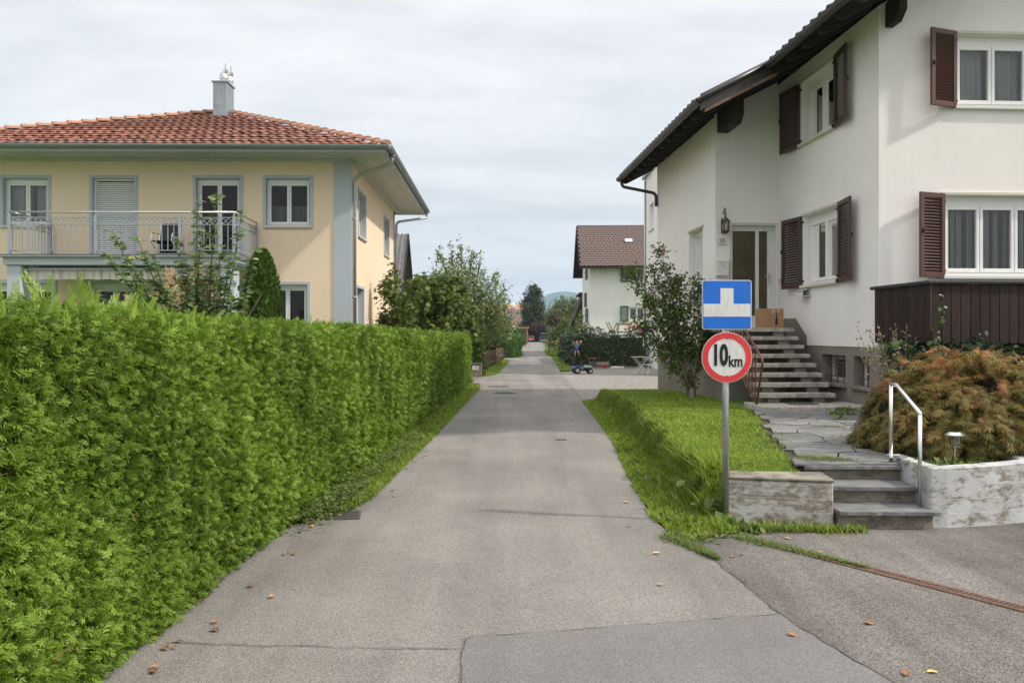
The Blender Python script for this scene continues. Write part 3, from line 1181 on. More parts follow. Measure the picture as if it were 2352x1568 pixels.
MT['mixed'] = leafmat('garden_leaf', (0.050, 0.085, 0.020), (0.150, 0.205, 0.050), 0.3, 0.6, cc=(0.28, 0.30, 0.07))
MT['pampas'] = leafmat('pampas_plume', (0.50, 0.36, 0.22), (0.76, 0.62, 0.44), 0.35, 0.9, spec=0.1)
MT['ivy'] = leafmat('ivy_leaf', (0.010, 0.028, 0.014), (0.030, 0.070, 0.024), 0.15, 0.35, cc=(0.12, 0.20, 0.04), spec=0.5)
MT['pink'] = simple('pink_petal', (0.55, 0.13, 0.36), 0.7)
MT['orange_petal'] = simple('orange_petal', (0.75, 0.16, 0.03), 0.7)
MT['white_petal'] = simple('white_petal', (0.75, 0.73, 0.68), 0.7)
MT['yellow_petal'] = simple('yellow_petal', (0.75, 0.52, 0.03), 0.7)
MT['dead_leaf'] = simple('dry_leaf', (0.40, 0.19, 0.075), 0.7, 0.3, 25, objvar=0.5)
MT['yellow_leaf'] = simple('yellowed_leaf', (0.62, 0.42, 0.13), 0.7, 0.25, 25, objvar=0.2)

# ================================================================== the clipped thuja hedge on the left
HB = [(1.2, -1.93), (4, -1.90), (7, -1.85), (11.5, -1.76), (20, -1.55), (26.9, -1.34)]     # foot of the front face
HT = [(1.2, 1.76), (3.2, 1.78), (6, 1.77), (10, 1.75), (16, 1.70), (22, 1.64), (26.9, 1.61)]
hedge = thing('thuja_hedge', 'long tall clipped bright green thuja hedge along the lane', 'hedge', (0, 0, 0))
mb = MB()
yy = np.linspace(1.4, 26.7, 60)
for y in yy:
    xb = ipl(HB, y)
    t = ipl(HT, y)
    mb.v += [(xb - 0.17, y, -0.03), (xb - 0.18, y, t - 0.30), (xb - 0.38, y, t - 0.13), (xb - 0.95, y, t - 0.13), (xb - 1.10, y, t - 0.3), (xb - 1.10, y, -0.03)]
for i in range(59):
    for k in range(6):
        k2 = (k + 1) % 6
        mb.f.append((6 * i + k, 6 * i + k2, 6 * i + 6 + k2, 6 * i + 6 + k))
mb.f.append(tuple(range(6))[::-1])
mb.f.append(tuple(range(6 * 59, 6 * 60)))
mb.build('dark_core', MT['hedge_core'], hedge)  # solid core, its dark colour stands for shade inside the hedge


def hedge_points(y0, y1, n, top=False):
    """points on the lumpy clipped surface, with outward normals"""
    y = rng.uniform(y0, y1, n)
    xb = np.interp(y, [p[0] for p in HB], [p[1] for p in HB])
    tp = np.interp(y, [p[0] for p in HT], [p[1] for p in HT])
    lump = 0.016 * np.sin(y * 2 * np.pi / 0.62 + 0.7 * np.sin(y)) + 0.012 * np.sin(y * 4.1 + 1)
    if not top:
        z = tp * rng.uniform(0.0, 1.0, n) ** 0.92
        lump2 = lump + 0.016 * np.sin(z * 5.3 + y * 1.7) + 0.012 * np.sin(z * 13 + y * 5)
        rnd = np.clip((z - (tp - 0.14)) / 0.14, 0, 1)
        x = xb + lump2 * 0.8 - 0.04 - 0.12 * rnd ** 2 - 0.05 * np.clip(0.15 - z, 0, 1) * 4
        p = np.stack([x, y, z], 1)
        nn = np.stack([np.ones(n), 0.35 * np.cos(y * 2 * np.pi / 0.62), 0.9 * rnd ** 2], 1)
    else:
        u = rng.uniform(0, 1, n)
        x = xb - 0.10 - u * 0.95
        p = np.stack([x, y, tp - 0.06 + 0.6 * lump - 0.05 * (np.abs(u - 0.5) * 2) ** 3], 1)
        nn = np.stack([0.5 * (1 - u), np.zeros(n), np.ones(n)], 1)
    nn /= np.linalg.norm(nn, axis=1, keepdims=True)
    return p, nn


parts_ = []


def hedge_sprays(y0, y1, n, size, tmpls, top=False, depth=0.075):
    for tv, tf in tmpls:
        k = n // len(tmpls)
        p, nn = hedge_points(y0, y1, k, top)
        dp = rng.uniform(0, 1, k) ** 1.6
        p = p - nn * (dp * depth)[:, None]
        up = np.zeros((k, 3))
        up[:, 2] = 1
        al = np.zeros((k, 3))
        al[:, 1] = 1
        if top:
            d = nn * 0.4 + up * rng.uniform(0.0, 0.7, (k, 1)) + unit(k) * 0.85
        else:
            d = nn * rng.uniform(0.25, 0.75, (k, 1)) + up * rng.uniform(-0.35, 0.75, (k, 1)) + al * rng.normal(-0.15, 0.65, (k, 1)) + unit(k) * 0.25
        nr = nn * 0.75 + up * 0.35 + unit(k) * 0.65
        s = size * rng.uniform(0.7, 1.2, k)
        tn = np.clip(rng.normal(0.58, 0.17, k) - 0.38 * dp + 0.13 * np.sin(p[:, 1] * 1.9 + 1.3 * p[:, 2] * 2), 0, 1)  # deeper sprays tinted darker: shade in the gaps put into colour
        scatter('', None, tv, tf, p, basis(d, nr), s, tn, into=parts_)


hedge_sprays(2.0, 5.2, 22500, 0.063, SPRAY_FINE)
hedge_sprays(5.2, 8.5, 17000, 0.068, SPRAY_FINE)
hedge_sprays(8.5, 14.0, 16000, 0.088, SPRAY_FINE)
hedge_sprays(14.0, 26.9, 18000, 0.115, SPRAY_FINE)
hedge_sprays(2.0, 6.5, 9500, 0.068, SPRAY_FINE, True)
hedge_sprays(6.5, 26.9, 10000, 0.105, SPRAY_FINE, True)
# end face
k = 500
zz = rng.uniform(0, 1.68, k)
p = np.stack([rng.uniform(-2.4, -1.36, k), np.full(k, 26.85), zz], 1)
d = unit(k) * 0.6 + np.array([0.1, 0.7, 0.3])
scatter('', None, *SPRAY_LO[0], p, basis(d, unit(k) + np.array([0, 1.0, 0])), 0.2 * rng.uniform(0.7, 1.2, k), np.clip(rng.normal(0.4, 0.2, k), 0, 1), into=parts_)
# shoots that have grown past the last cut
for (cx, cy_, n, hh) in [(-2.1, 3.6, 36, 0.14), (-2.25, 4.3, 44, 0.19), (-2.15, 5.0, 20, 0.12), (-2.3, 2.9, 26, 0.10), (-2.2, 6.2, 6, 0.09), (-2.0, 8.0, 4, 0.09), (-2.1, 10.5, 4, 0.09)]:
    k = n
    p = np.stack([cx + rng.normal(0, 0.16, k), cy_ + rng.normal(0, 0.35, k), np.full(k, 1.73)], 1)
    p[:, 2] += rng.uniform(-0.08, 0.05, k)
    d = np.stack([rng.normal(0, 0.28, k), rng.normal(0, 0.28, k), np.ones(k)], 1)
    nr = unit(k) * 0.4 + np.array([0.3, -1.0, 0])
    sl1 = hh * rng.uniform(0.5, 1.1, k)
    scatter('', None, *SPRAY_HI[0], p, basis(d, nr), np.stack([sl1 * 0.45, sl1, sl1 * 0.5], 1), np.clip(rng.normal(0.85, 0.12, k), 0, 1), into=parts_)
tag(np_mesh('foliage', MT['thuja'], parts_, hedge), 'flat feathery sprays of bright green thuja')
# a few bare orange-brown twigs between the sprays
mb = MB()
for _ in range(130):
    y = 1.8 + 14 * random.random() ** 1.5
    z = random.uniform(0.2, 1.85)
    x = ipl(HB, y) + random.uniform(-0.06, 0.03) - (0.3 * random.random() if z > 1.65 else 0)
    L_ = random.uniform(0.03, 0.085)
    dv = Vector((random.uniform(0.0, 0.5), random.uniform(-1, 1), random.uniform(-0.1, 1))).normalized() * L_
    mb.tube([(x, y, z), (x + dv.x * 0.5, y + dv.y * 0.5, z + dv.z * 0.45), (x + dv.x, y + dv.y, z + dv.z)], [0.003, 0.0024, 0.0012], 4)
mb.build('twigs', MT['twig'], hedge, kind='stuff')


# ================================================================== trees and shrubs
def crown_points(lobes, n, shell=0.55, clump=14, csize=0.16):
    """leaf positions gathered in clumps inside ellipsoid lobes"""
    vol = np.array([l[3] * l[4] * l[5] for l in lobes]) ** 0.75
    pr = vol / vol.sum()
    nc = max(1, n // clump)
    which = rng.choice(len(lobes), nc, p=pr)
    L_ = np.array(lobes)[which]
    u = unit(nc)
    rad = (shell + (1 - shell) * rng.uniform(0, 1, nc)) * rng.uniform(0.82, 1.1, nc)
    cen = L_[:, :3] + u * L_[:, 3:6] * rad[:, None]
    cs = csize * L_[:, 3:6].mean(axis=1)
    k = nc * clump
    p = np.repeat(cen, clump, 0) + rng.normal(size=(k, 3)) * np.repeat(cs, clump)[:, None]
    return p, np.repeat(u, clump, 0), np.repeat(rng.uniform(0, 1, nc), clump)


def leaf_cloud(name, mat, lobes, n, size, leaf=LEAF, parent=None, shell=0.55, clump=14, csize=0.16, droop=0.2, tint_bias=0.0, zmin=None, into=None):
    p, u, ct = crown_points(lobes, n, shell, clump, csize)
    if zmin is not None:
        keep = p[:, 2] > zmin
        p, u, ct = p[keep], u[keep], ct[keep]
    k = len(p)
    d = u * 0.6 + unit(k) * 0.9 + np.array([0, 0, -droop])
    nr = u * 0.6 + unit(k) * 0.6 + np.array([0, 0, 0.7])
    tn = np.clip(0.55 * ct + 0.45 * rng.uniform(0, 1, k) + tint_bias, 0, 1)
    return scatter(name, mat, *leaf, p, basis(d, nr), size * rng.uniform(0.6, 1.3, k), tn, parent, into=into)


def limbs(mb_, base, lobes, r0, fork, n=8, wig=0.06):
    base = Vector(base)
    fork = Vector(fork)
    mid = base.lerp(fork, 0.5) + Vector((random.uniform(-wig, wig), random.uniform(-wig, wig), 0))
    mb_.tube([base - Vector((0, 0, 0.05)), base + Vector((0, 0, 0.06)), mid, fork], [r0 * 1.35, r0, r0 * 0.85, r0 * 0.72], n)
    for l in lobes:
        c = Vector(l[:3])
        a = fork.lerp(c, 0.45) + Vector((random.uniform(-1, 1), random.uniform(-1, 1), random.uniform(0, 1))) * wig * 2
        mb_.tube([fork, a, c], [r0 * 0.55, r0 * 0.34, r0 * 0.15], 6)
        for _ in range(3):
            e = c + Vector((random.uniform(-1, 1) * l[3], random.uniform(-1, 1) * l[4], random.uniform(-0.2, 1) * l[5])) * 0.75
            mb_.tube([a.lerp(c, 0.5), c.lerp(e, 0.5) + Vector((0, 0, wig)), e], [r0 * 0.2, r0 * 0.12, r0 * 0.04], 5)


def tree(name, label, base, fork, lobes, n, size, leafm, r0, barkm='bark', leaf=LEAF, cat='tree', group=None, **kw):
    t = thing(name, label, cat, base, 0, group)
    lob = [(l[0] - base[0], l[1] - base[1], l[2] - base[2], *l[3:]) for l in lobes]
    mb_ = MB()
    limbs(mb_, (0, 0, 0), lob, r0, Vector(fork) - Vector(base))
    mb_.build('trunk', MT[barkm], t, smooth=True, fix=False)
    leaf_cloud('crown', MT[leafm], lob, n, size, leaf, t, **kw)
    return t


def lumpy_hedge(name, label, foot, h, mat, n, size, leaf=LEAF_S, leaf_scale=1.0, bulge=0.05, cat='hedge', core='hedge_core', round_top=0.15, tint_fn=None):
    """hedge over a footprint polygon [(x,y)...] with clipped leafy faces"""
    cx = sum(p[0] for p in foot) / len(foot)
    cy2 = sum(p[1] for p in foot) / len(foot)
    t = thing(name, label, cat, (cx, cy2, 0))
    F = [(p[0] - cx, p[1] - cy2) for p in foot]
    mb_ = MB()
    ins = [(p[0] * 0.93, p[1] * 0.97) for p in F]
    mb_.prism([(p[0], p[1], -0.03) for p in ins], (0, 0, h - 0.1))
    mb_.build('dark_core', MT[core], t)  # solid dark filler, shade between the leaves put in its colour
    edges = [(Vector(F[i]), Vector(F[(i + 1) % len(F)])) for i in range(len(F))]
    ln = np.array([(b - a).length * h for a, b in edges])
    area = 0.5 * abs(sum(F[i][0] * F[(i + 1) % len(F)][1] - F[(i + 1) % len(F)][0] * F[i][1] for i in range(len(F))))
    tot = ln.sum() + area
    P, Nn = [], []
    for (a, b), w_ in zip(edges, ln):
        k_ = int(n * w_ / tot)
        u_ = rng.uniform(0, 1, k_)
        z_ = rng.uniform(0, h, k_)
        nv = np.array([(b - a).y, -(b - a).x])
        nv = nv / np.linalg.norm(nv)
        # outward test
        m_ = (a + b) / 2
        if nv[0] * m_.x + nv[1] * m_.y < 0:
            nv = -nv
        lump = bulge * (np.sin(u_ * (b - a).length * 3.1) + np.sin(z_ * 4.7 + u_ * 9)) - round_top * np.clip((z_ - h + 0.3) / 0.3, 0, 1) ** 2
        x_ = a.x + (b.x - a.x) * u_ + nv[0] * lump
        y_ = a.y + (b.y - a.y) * u_ + nv[1] * lump
        P.append(np.stack([x_, y_, z_], 1))
        Nn.append(np.stack([np.full(k_, nv[0]), np.full(k_, nv[1]), np.full(k_, 0.25)], 1))
    k_ = int(n * area / tot)
    xs_ = [p[0] for p in F]
    ys_ = [p[1] for p in F]
    px = rng.uniform(min(xs_), max(xs_), k_ * 2)
    py = rng.uniform(min(ys_), max(ys_), k_ * 2)
    ins_ = np.zeros(k_ * 2, bool)
    for i in range(len(F)):
        (x1, y1), (x2, y2) = F[i], F[(i + 1) % len(F)]
        if y1 != y2:
            cr = ((y1 > py) != (y2 > py)) & (px < (x2 - x1) * (py - y1) / (y2 - y1) + x1)
            ins_ ^= cr
    P.append(np.stack([px, py, np.full(k_ * 2, h) + bulge * np.sin(px * 3 + py * 2)], 1)[ins_])
    Nn.append(np.tile(np.array([[0, 0, 1.0]]), (ins_.sum(), 1)))
    P = np.concatenate(P)
    Nn = np.concatenate(Nn)
    k_ = len(P)
    dp = rng.uniform(0, 1, k_) ** 1.5
    P = P - Nn * (dp * 0.10)[:, None]
    d_ = Nn * 0.5 + unit(k_) * 0.9 + np.array([0, 0, 0.25])
    tn_ = np.clip(rng.uniform(0, 1, k_) - 0.35 * dp, 0, 1)  # leaves set further in get darker, shade painted by depth
    if tint_fn is not None:
        tn_ = tint_fn(P, tn_)
    scatter('foliage', MT[mat], *leaf, P, basis(d_, Nn + unit(k_) * 0.6), size * rng.uniform(0.6, 1.3, k_), tn_, t)
    return t
# ================================================================== building helpers
class Wall:
    """a vertical wall plane: s runs along it, z up, d outwards"""

    def __init__(self, org, ds, dn):
        self.o, self.s, self.n = Vector(org), Vector(ds).normalized(), Vector(dn).normalized()

    def p(self, s, z, d=0.0):
        return self.o + self.s * s + self.n * d + Vector((0, 0, z))

    def box(self, mb_, s0, s1, z0, z1, d0, d1):
        c = [self.p(s, z, d) for d in (d0, d1) for (s, z) in ((s0, z0), (s1, z0), (s1, z1), (s0, z1))]
        mb_.add(c, [(0, 1, 2, 3), (7, 6, 5, 4), (0, 4, 5, 1), (1, 5, 6, 2), (2, 6, 7, 3), (3, 7, 4, 0)])


def wall(parent, W, s0, s1, z0, z1, ops, mat, t=0.30, name='wall', out=0.0):
    ss = sorted(set([s0, s1] + [v for o in ops for v in o[:2] if s0 < v < s1]))
    zs = sorted(set([z0, z1] + [v for o in ops for v in o[2:4] if z0 < v < z1]))
    mb_ = MB()

    def inside(s, z):
        return any(o[0] < s < o[1] and o[2] < z < o[3] for o in ops)

    for i in range(len(ss) - 1):
        for j in range(len(zs) - 1):
            if inside((ss[i] + ss[i + 1]) / 2, (zs[j] + zs[j + 1]) / 2):
                continue
            for d in (out, out - t):
                mb_.poly([W.p(ss[i], zs[j], d), W.p(ss[i + 1], zs[j], d), W.p(ss[i + 1], zs[j + 1], d), W.p(ss[i], zs[j + 1], d)])
    for (a, b, c, d_) in [o[:4] for o in ops] + [(s0, s1, z0, z1)]:
        a, b, c, d_ = max(a, s0), min(b, s1), max(c, z0), min(d_, z1)
        if a >= b or c >= d_:
            continue
        for (q, r) in (((a, c), (b, c)), ((b, c), (b, d_)), ((b, d_), (a, d_)), ((a, d_), (a, c))):
            mb_.poly([W.p(q[0], q[1], out), W.p(r[0], r[1], out), W.p(r[0], r[1], out - t), W.p(q[0], q[1], out - t)])
    return mb_.build(name, mat, parent, fix=False)


def curtain(parent, W, s0, s1, z0, z1, d, waves=6, amp=0.03, mat=None):
    mb_ = MB()
    n = waves * 6
    for i in range(n + 1):
        s = s0 + (s1 - s0) * i / n
        a = amp * math.sin(2 * math.pi * waves * i / n) + amp * 0.5 * math.sin(2 * math.pi * waves * 0.37 * i / n + 1)
        mb_.v += [tuple(W.p(s, z0, d + a)), tuple(W.p(s, z1, d + a * 0.7))]
    for i in range(n):
        mb_.f.append((2 * i, 2 * i + 2, 2 * i + 3, 2 * i + 1))
    return mb_.build('curtain', mat or MT['sheer'], parent, smooth=True, fix=False)


def window(parent, W, op, n=2, recess=0.13, fmat='upvc', glass='glass', fw=0.055, sash=0.05, sill=None, trim=None, cur=None, top_box=0.0, name='window', sill_out=0.06, lintel=None):
    s0, s1, z0, z1 = op
    mb_ = MB()
    d1, d0 = -recess, -recess - 0.07
    zt = z1 - top_box
    W.box(mb_, s0, s0 + fw, z0, z1, d0, d1)
    W.box(mb_, s1 - fw, s1, z0, z1, d0, d1)
    W.box(mb_, s0 + fw, s1 - fw, z0, z0 + fw, d0, d1)
    W.box(mb_, s0 + fw, s1 - fw, zt - fw, z1, d0, d1)
    pw = (s1 - s0 - 2 * fw) / n
    pn = []
    for k in range(n):
        a, b = s0 + fw + pw * k + 0.004, s0 + fw + pw * (k + 1) - 0.004
        zb, ze = z0 + fw + 0.004, zt - fw - 0.004
        e = d1 + 0.018
        W.box(mb_, a, a + sash, zb, ze, d0 + 0.01, e)
        W.box(mb_, b - sash, b, zb, ze, d0 + 0.01, e)
        W.box(mb_, a + sash, b - sash, zb, zb + sash * 1.2, d0 + 0.01, e)
        W.box(mb_, a + sash, b - sash, ze - sash, ze, d0 + 0.01, e)
        pn.append((a + sash, b - sash, zb + sash * 1.2, ze - sash))
    f = mb_.build(name, MT[fmat], parent, bevel=0.004)
    for (a, b, c, d) in pn:
        m2 = MB()
        m2.poly([W.p(a, c, d1 - 0.02), W.p(b, c, d1 - 0.02), W.p(b, d, d1 - 0.02), W.p(a, d, d1 - 0.02)])
        m2.build('pane', MT[glass], f, fix=False)
    if sill:
        m2 = MB()
        W.box(m2, s0 - 0.05, s1 + 0.05, z0 - 0.055, z0 - 0.002, -recess, sill_out)
        m2.build('sill', MT[sill], f, bevel=0.006)
    if trim:
        tw, tm, tb = trim
        m2 = MB()
        W.box(m2, s0 - tw, s0, z0 if tb else z0, z1 + tw, -0.02, 0.022)
        W.box(m2, s1, s1 + tw, z0, z1 + tw, -0.02, 0.022)
        W.box(m2, s0 + 0.001, s1 - 0.001, z1, z1 + tw, -0.02, 0.022)
        # painted reveal, set just inside the opening
        W.box(m2, s0 - 0.001, s0 + 0.006, z0, z1, -recess, 0.021)
        W.box(m2, s1 - 0.006, s1 + 0.001, z0, z1, -recess, 0.021)
        W.box(m2, s0 + 0.007, s1 - 0.007, z1 - 0.006, z1 + 0.001, -recess, 0.021)
        m2.build('surround', MT[tm], f)
    if lintel:
        m2 = MB()
        W.box(m2, s0 - 0.07, s1 + 0.07, z1 + 0.002, z1 + 0.05, -0.02, 0.025)
        m2.build('lintel', MT[lintel], f, bevel=0.004)
    if cur:
        for (a, b, c, d) in cur:
            curtain(f, W, a, b, c, d, -recess - 0.16, max(4, int((b - a) * 12)))
    return f


def shutter(parent, W, s_hinge, z0, h, w, side, angle, mat, nsl=22, d=0.03):
    """louvred shutter hinged at s_hinge, folded back to the side (-1/+1) at an angle off the wall"""
    dirv = (W.s * side * math.cos(R(angle)) + W.n * math.sin(R(angle))).normalized()
    z = Vector((0, 0, 1))
    nv = z.cross(dirv)
    m = Matrix((dirv, nv, z)).transposed().to_4x4()
    m.translation = W.p(s_hinge, z0, d)
    mb_ = MB()
    fr = 0.075
    mb_.box(0.005, fr, -0.02, 0.02, 0, h)
    mb_.box(w - fr, w, -0.02, 0.02, 0, h)
    mb_.box(fr, w - fr, -0.02, 0.02, 0, fr * 1.1)
    mb_.box(fr, w - fr, -0.02, 0.02, h - fr, h)
    sh = mb_.build('shutter', MT[mat], parent, bevel=0.004)
    sh.matrix_basis = m
    m2 = MB()
    m2.obox(Matrix.Rotation(R(48), 4, 'X'), w - 2 * fr - 0.002, 0.044, 0.007)
    sl = m2.build('slat', MT[mat], sh)
    sp = (h - fr * 2.1) / nsl
    for k in range(nsl):
        o = sl if k == 0 else inst(sl, sh)
        o.location = (w / 2, 0, fr * 1.1 + sp * (k + 0.5))
    m3 = MB()
    m3.box(-0.05, 0.05, -0.028, -0.02, 0.10, 0.135)
    m3.box(-0.05, 0.05, -0.028, -0.02, h - 0.135, h - 0.10)
    m3.box(w * 0.02, w * 0.02 + 0.03, -0.05, -0.02, 0.0, 0.06)
    m3.box(w - 0.05, w - 0.03, 0.02, 0.05, h * 0.52, h * 0.57)
    m3.build('hinge', MT['iron'], sh)
    return sh


def gut(parent, a, b, r, mat, name='gutter', seams=1.0):
    """gutter without full-disc seams"""
    a, b = Vector(a), Vector(b)
    t = (b - a).normalized()
    s = t.cross(Vector((0, 0, 1))).normalized()
    mb_ = MB()
    n = 8
    L_ = (b - a).length
    secs = [(0.0, r), (L_, r)]

    def trough(p, q, rr):
        base = len(mb_.v)
        for c in (p, q):
            for k in range(n + 1):
                an = math.pi + math.pi * k / n
                mb_.v.append(tuple(c + s * math.cos(an) * rr + Vector((0, 0, math.sin(an) * rr))))
        for k in range(n):
            mb_.f.append((base + k, base + k + 1, base + n + 1 + k + 1, base + n + 1 + k))

    trough(a, b, r)
    trough(a, b, r - 0.006)
    k = seams * 0.7
    while k < L_ - 0.05:
        trough(a + t * (k - 0.014), a + t * (k + 0.014), r + 0.004)
        k += seams
    mb_.tube([a - s * r, b - s * r], r * 0.15, 6)
    mb_.tube([a + s * r, b + s * r], r * 0.15, 6)
    for c in (a, b):
        mb_.poly([c + s * math.cos(math.pi + math.pi * k / n) * r + Vector((0, 0, math.sin(math.pi + math.pi * k / n) * r)) for k in range(n + 1)])
    return mb_.build(name, MT[mat], parent, fix=False)


def rounded(pts, rad=0.12, n=5):
    """polyline with rounded corners"""
    P = [Vector(p) for p in pts]
    out = [P[0]]
    for i in range(1, len(P) - 1):
        a = (P[i - 1] - P[i])
        b = (P[i + 1] - P[i])
        r = min(rad, a.length * 0.45, b.length * 0.45)
        p0, p1 = P[i] + a.normalized() * r, P[i] + b.normalized() * r
        for k in range(n + 1):
            t = k / n
            out.append(p0.lerp(P[i], t).lerp(P[i].lerp(p1, t), t))
    out.append(P[-1])
    return out


def tile_mesh(w, ln, amp=0.022, th=0.016):
    """one interlocking clay tile: wavy across, slightly tilted along; +Y runs up the slope"""
    mb_ = MB()
    n = 6
    for y in (0, ln):
        for top in (1, 0):
            for k in range(n + 1):
                x = w * (k / n - 0.5)
                z = amp * math.sin(2 * math.pi * k / n) + (0.03 if y == 0 else 0.0) + (th if top else 0)
                mb_.v.append((x, y, z))
    q = n + 1
    for k in range(n):
        mb_.f.append((k, k + 1, 2 * q + k + 1, 2 * q + k))
        mb_.f.append((q + k, k + 0 + q + 1, k + 1, k))
    mb_.f.append((0, 2 * q, 3 * q, q))
    mb_.f.append((n, q + n, 3 * q + n, 2 * q + n))
    return mb_


def text_mesh(name, body, size, mat, parent, m, ext=0.0015, bold=0.0, sx=1.0, center=True):
    cu = bpy.data.curves.new(name, 'FONT')
    cu.body = body
    cu.size = size
    cu.extrude = ext
    cu.offset = bold
    cu.align_x = 'CENTER' if center else 'LEFT'
    cu.align_y = 'CENTER'
    to = bpy.data.objects.new(name + '_font', cu)
    C.objects.link(to)
    dg = bpy.context.evaluated_depsgraph_get()
    me = bpy.data.meshes.new_from_object(to.evaluated_get(dg))
    bpy.data.objects.remove(to)
    me.name = name
    me.transform(Matrix.Diagonal((sx, 1, 1, 1)))
    me.materials.clear()
    me.materials.append(mat)
    o = bpy.data.objects.new(name, me)
    C.objects.link(o)
    o.parent = parent
    o.matrix_basis = m
    return o


def face_m(W, s, z, d):
    """matrix that lays XY-plane lettering on a wall"""
    zn = W.n
    m = Matrix((W.s, Vector((0, 0, 1)), zn)).transposed().to_4x4()
    m.translation = W.p(s, z, d)
    return m


# ================================================================== the cream house on the left
yh = thing('cream_house', 'cream two-storey house with red hipped roof and blue-grey corner trim', 'house', (-4.1, 21.0, 0), R(0.8))
WF = Wall((0, 0, 0), (1, 0, 0), (0, -1, 0))            # s runs to +x, so left is negative
WS = Wall((0, 0, 0), (0, 1, 0), (1, 0, 0))
up_z = 4.40
f_ops = [(-8.76, -7.63, up_z, 5.60), (-6.52, -5.45, 3.58, 5.60), (-3.91, -2.79, 3.58, 5.61), (-2.15, -1.02, up_z, 5.61),
         (-2.15, -1.09, 0.85, 2.92), (-3.9, -2.8, 0.85, 2.95), (-6.6, -5.4, 0.85, 2.95), (-8.2, -7.5, 0.85, 2.95), (-9.6, -8.5, 1.7, 2.95)]
s_ops = [(1.08, 2.30, 4.30, 5.50), (5.98, 7.15, 4.28, 5.50), (0.82, 1.95, 0.9, 2.90)]
wall(yh, WF, -10.7, -0.0, -0.05, 6.09, f_ops, MT['cream'])
wall(yh, WS, 0.30, 8.55, -0.05, 6.09, s_ops, MT['cream'])
WL = Wall((-10.7, 0, 0), (0, 1, 0), (-1, 0, 0))
WB = Wall((0, 8.55, 0), (1, 0, 0), (0, 1, 0))
wall(yh, WL, 0.30, 8.55, -0.05, 6.09, [], MT['cream'])
wall(yh, WB, -10.4, -0.30, -0.05, 6.09, [], MT['cream'])
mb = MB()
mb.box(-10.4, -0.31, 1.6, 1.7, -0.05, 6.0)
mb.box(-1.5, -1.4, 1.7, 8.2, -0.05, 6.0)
mb.build('added_partition', MT['dark_room'], yh)  # added behind the facade to keep the windows dark
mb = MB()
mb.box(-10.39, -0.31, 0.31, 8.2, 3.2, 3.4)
mb.build('added_slab', MT['dark_room'], yh)  # added slab, darkens the rooms seen through the panes
tr = (0.07, 'bluegrey', True)
window(yh, WF, f_ops[0], 2, sill='soffit', trim=tr, top_box=0.06, cur=[(-8.7, -8.15, up_z + 0.02, 5.5), (-8.05, -7.7, up_z + 0.02, 5.5)])
window(yh, WF, f_ops[2], 2, trim=tr, top_box=0.06, glass='glass_dark')
window(yh, WF, f_ops[3], 2, sill='soffit', trim=tr, top_box=0.06, glass='glass_dark', cur=[(-2.08, -1.6, up_z + 0.05, up_z + 0.55), (-1.57, -1.08, up_z + 0.05, up_z + 0.55)])
window(yh, WF, f_ops[4], 2, trim=tr, top_box=0.04, glass='glass_dark')
for o_ in (f_ops[5], f_ops[6], f_ops[7], f_ops[8]):
    window(yh, WF, o_, 2 if o_[1] - o_[0] > 0.8 else 1, trim=(0.09, 'bluegrey', True), top_box=0.1, glass='glass_dark')
for o_ in s_ops:
    window(yh, WS, o_, 1, recess=0.17, sill='soffit' if o_[2] > 2 else None, trim=tr, top_box=0.05, glass='glass_dark')
# closed roller shutter in the second opening
o_ = f_ops[1]
mb = MB()
WF.box(mb, o_[0], o_[0] + 0.05, o_[2], o_[3], -0.16, -0.10)
WF.box(mb, o_[1] - 0.05, o_[1], o_[2], o_[3], -0.16, -0.10)
WF.box(mb, o_[0] + 0.05, o_[1] - 0.05, o_[3] - 0.05, o_[3], -0.16, -0.10)
rs = mb.build('roller_shutter', MT['upvc'], yh)
m2 = MB()
m2.prism([(0, 0.012, 0.002), (0, -0.004, 0.006), (0, -0.009, 0.022), (0, -0.004, 0.038), (0, 0.012, 0.042)], (o_[1] - o_[0] - 0.102, 0, 0))
sl0 = m2.build('slat', MT['upvc'], rs)
nsl = int((o_[3] - 0.05 - o_[2]) / 0.0485)
for k in range(nsl):
    q = sl0 if k == 0 else inst(sl0, rs)
    q.location = (o_[0] + 0.051, 0.13, o_[2] + 0.01 + k * 0.0485)
m2 = MB()
tw = 0.07
WF.box(m2, o_[0] - tw, o_[0], o_[2], o_[3] + tw, -0.02, 0.022)
WF.box(m2, o_[1], o_[1] + tw, o_[2], o_[3] + tw, -0.02, 0.022)
WF.box(m2, o_[0] + 0.001, o_[1] - 0.001, o_[3], o_[3] + tw, -0.02, 0.022)
WF.box(m2, o_[0] - 0.001, o_[0] + 0.006, o_[2], o_[3], -0.1, 0.021)
WF.box(m2, o_[1] - 0.006, o_[1] + 0.001, o_[2], o_[3], -0.1, 0.021)
m2.build('surround', MT['bluegrey'], rs)
# corner pilasters
mb = MB()
mb.box(-0.42, 0.03, -0.03, 0.0, -0.05, 6.075)
mb.box(0.0, 0.03, 0.0, 0.10, -0.05, 6.075)
mb.build('pilaster', MT['bluegrey'], yh)
mb = MB()
mb.box(0.0, 0.028, 8.40, 8.58, -0.05, 6.075)
mb.build('pilaster', MT['zinc'], yh)
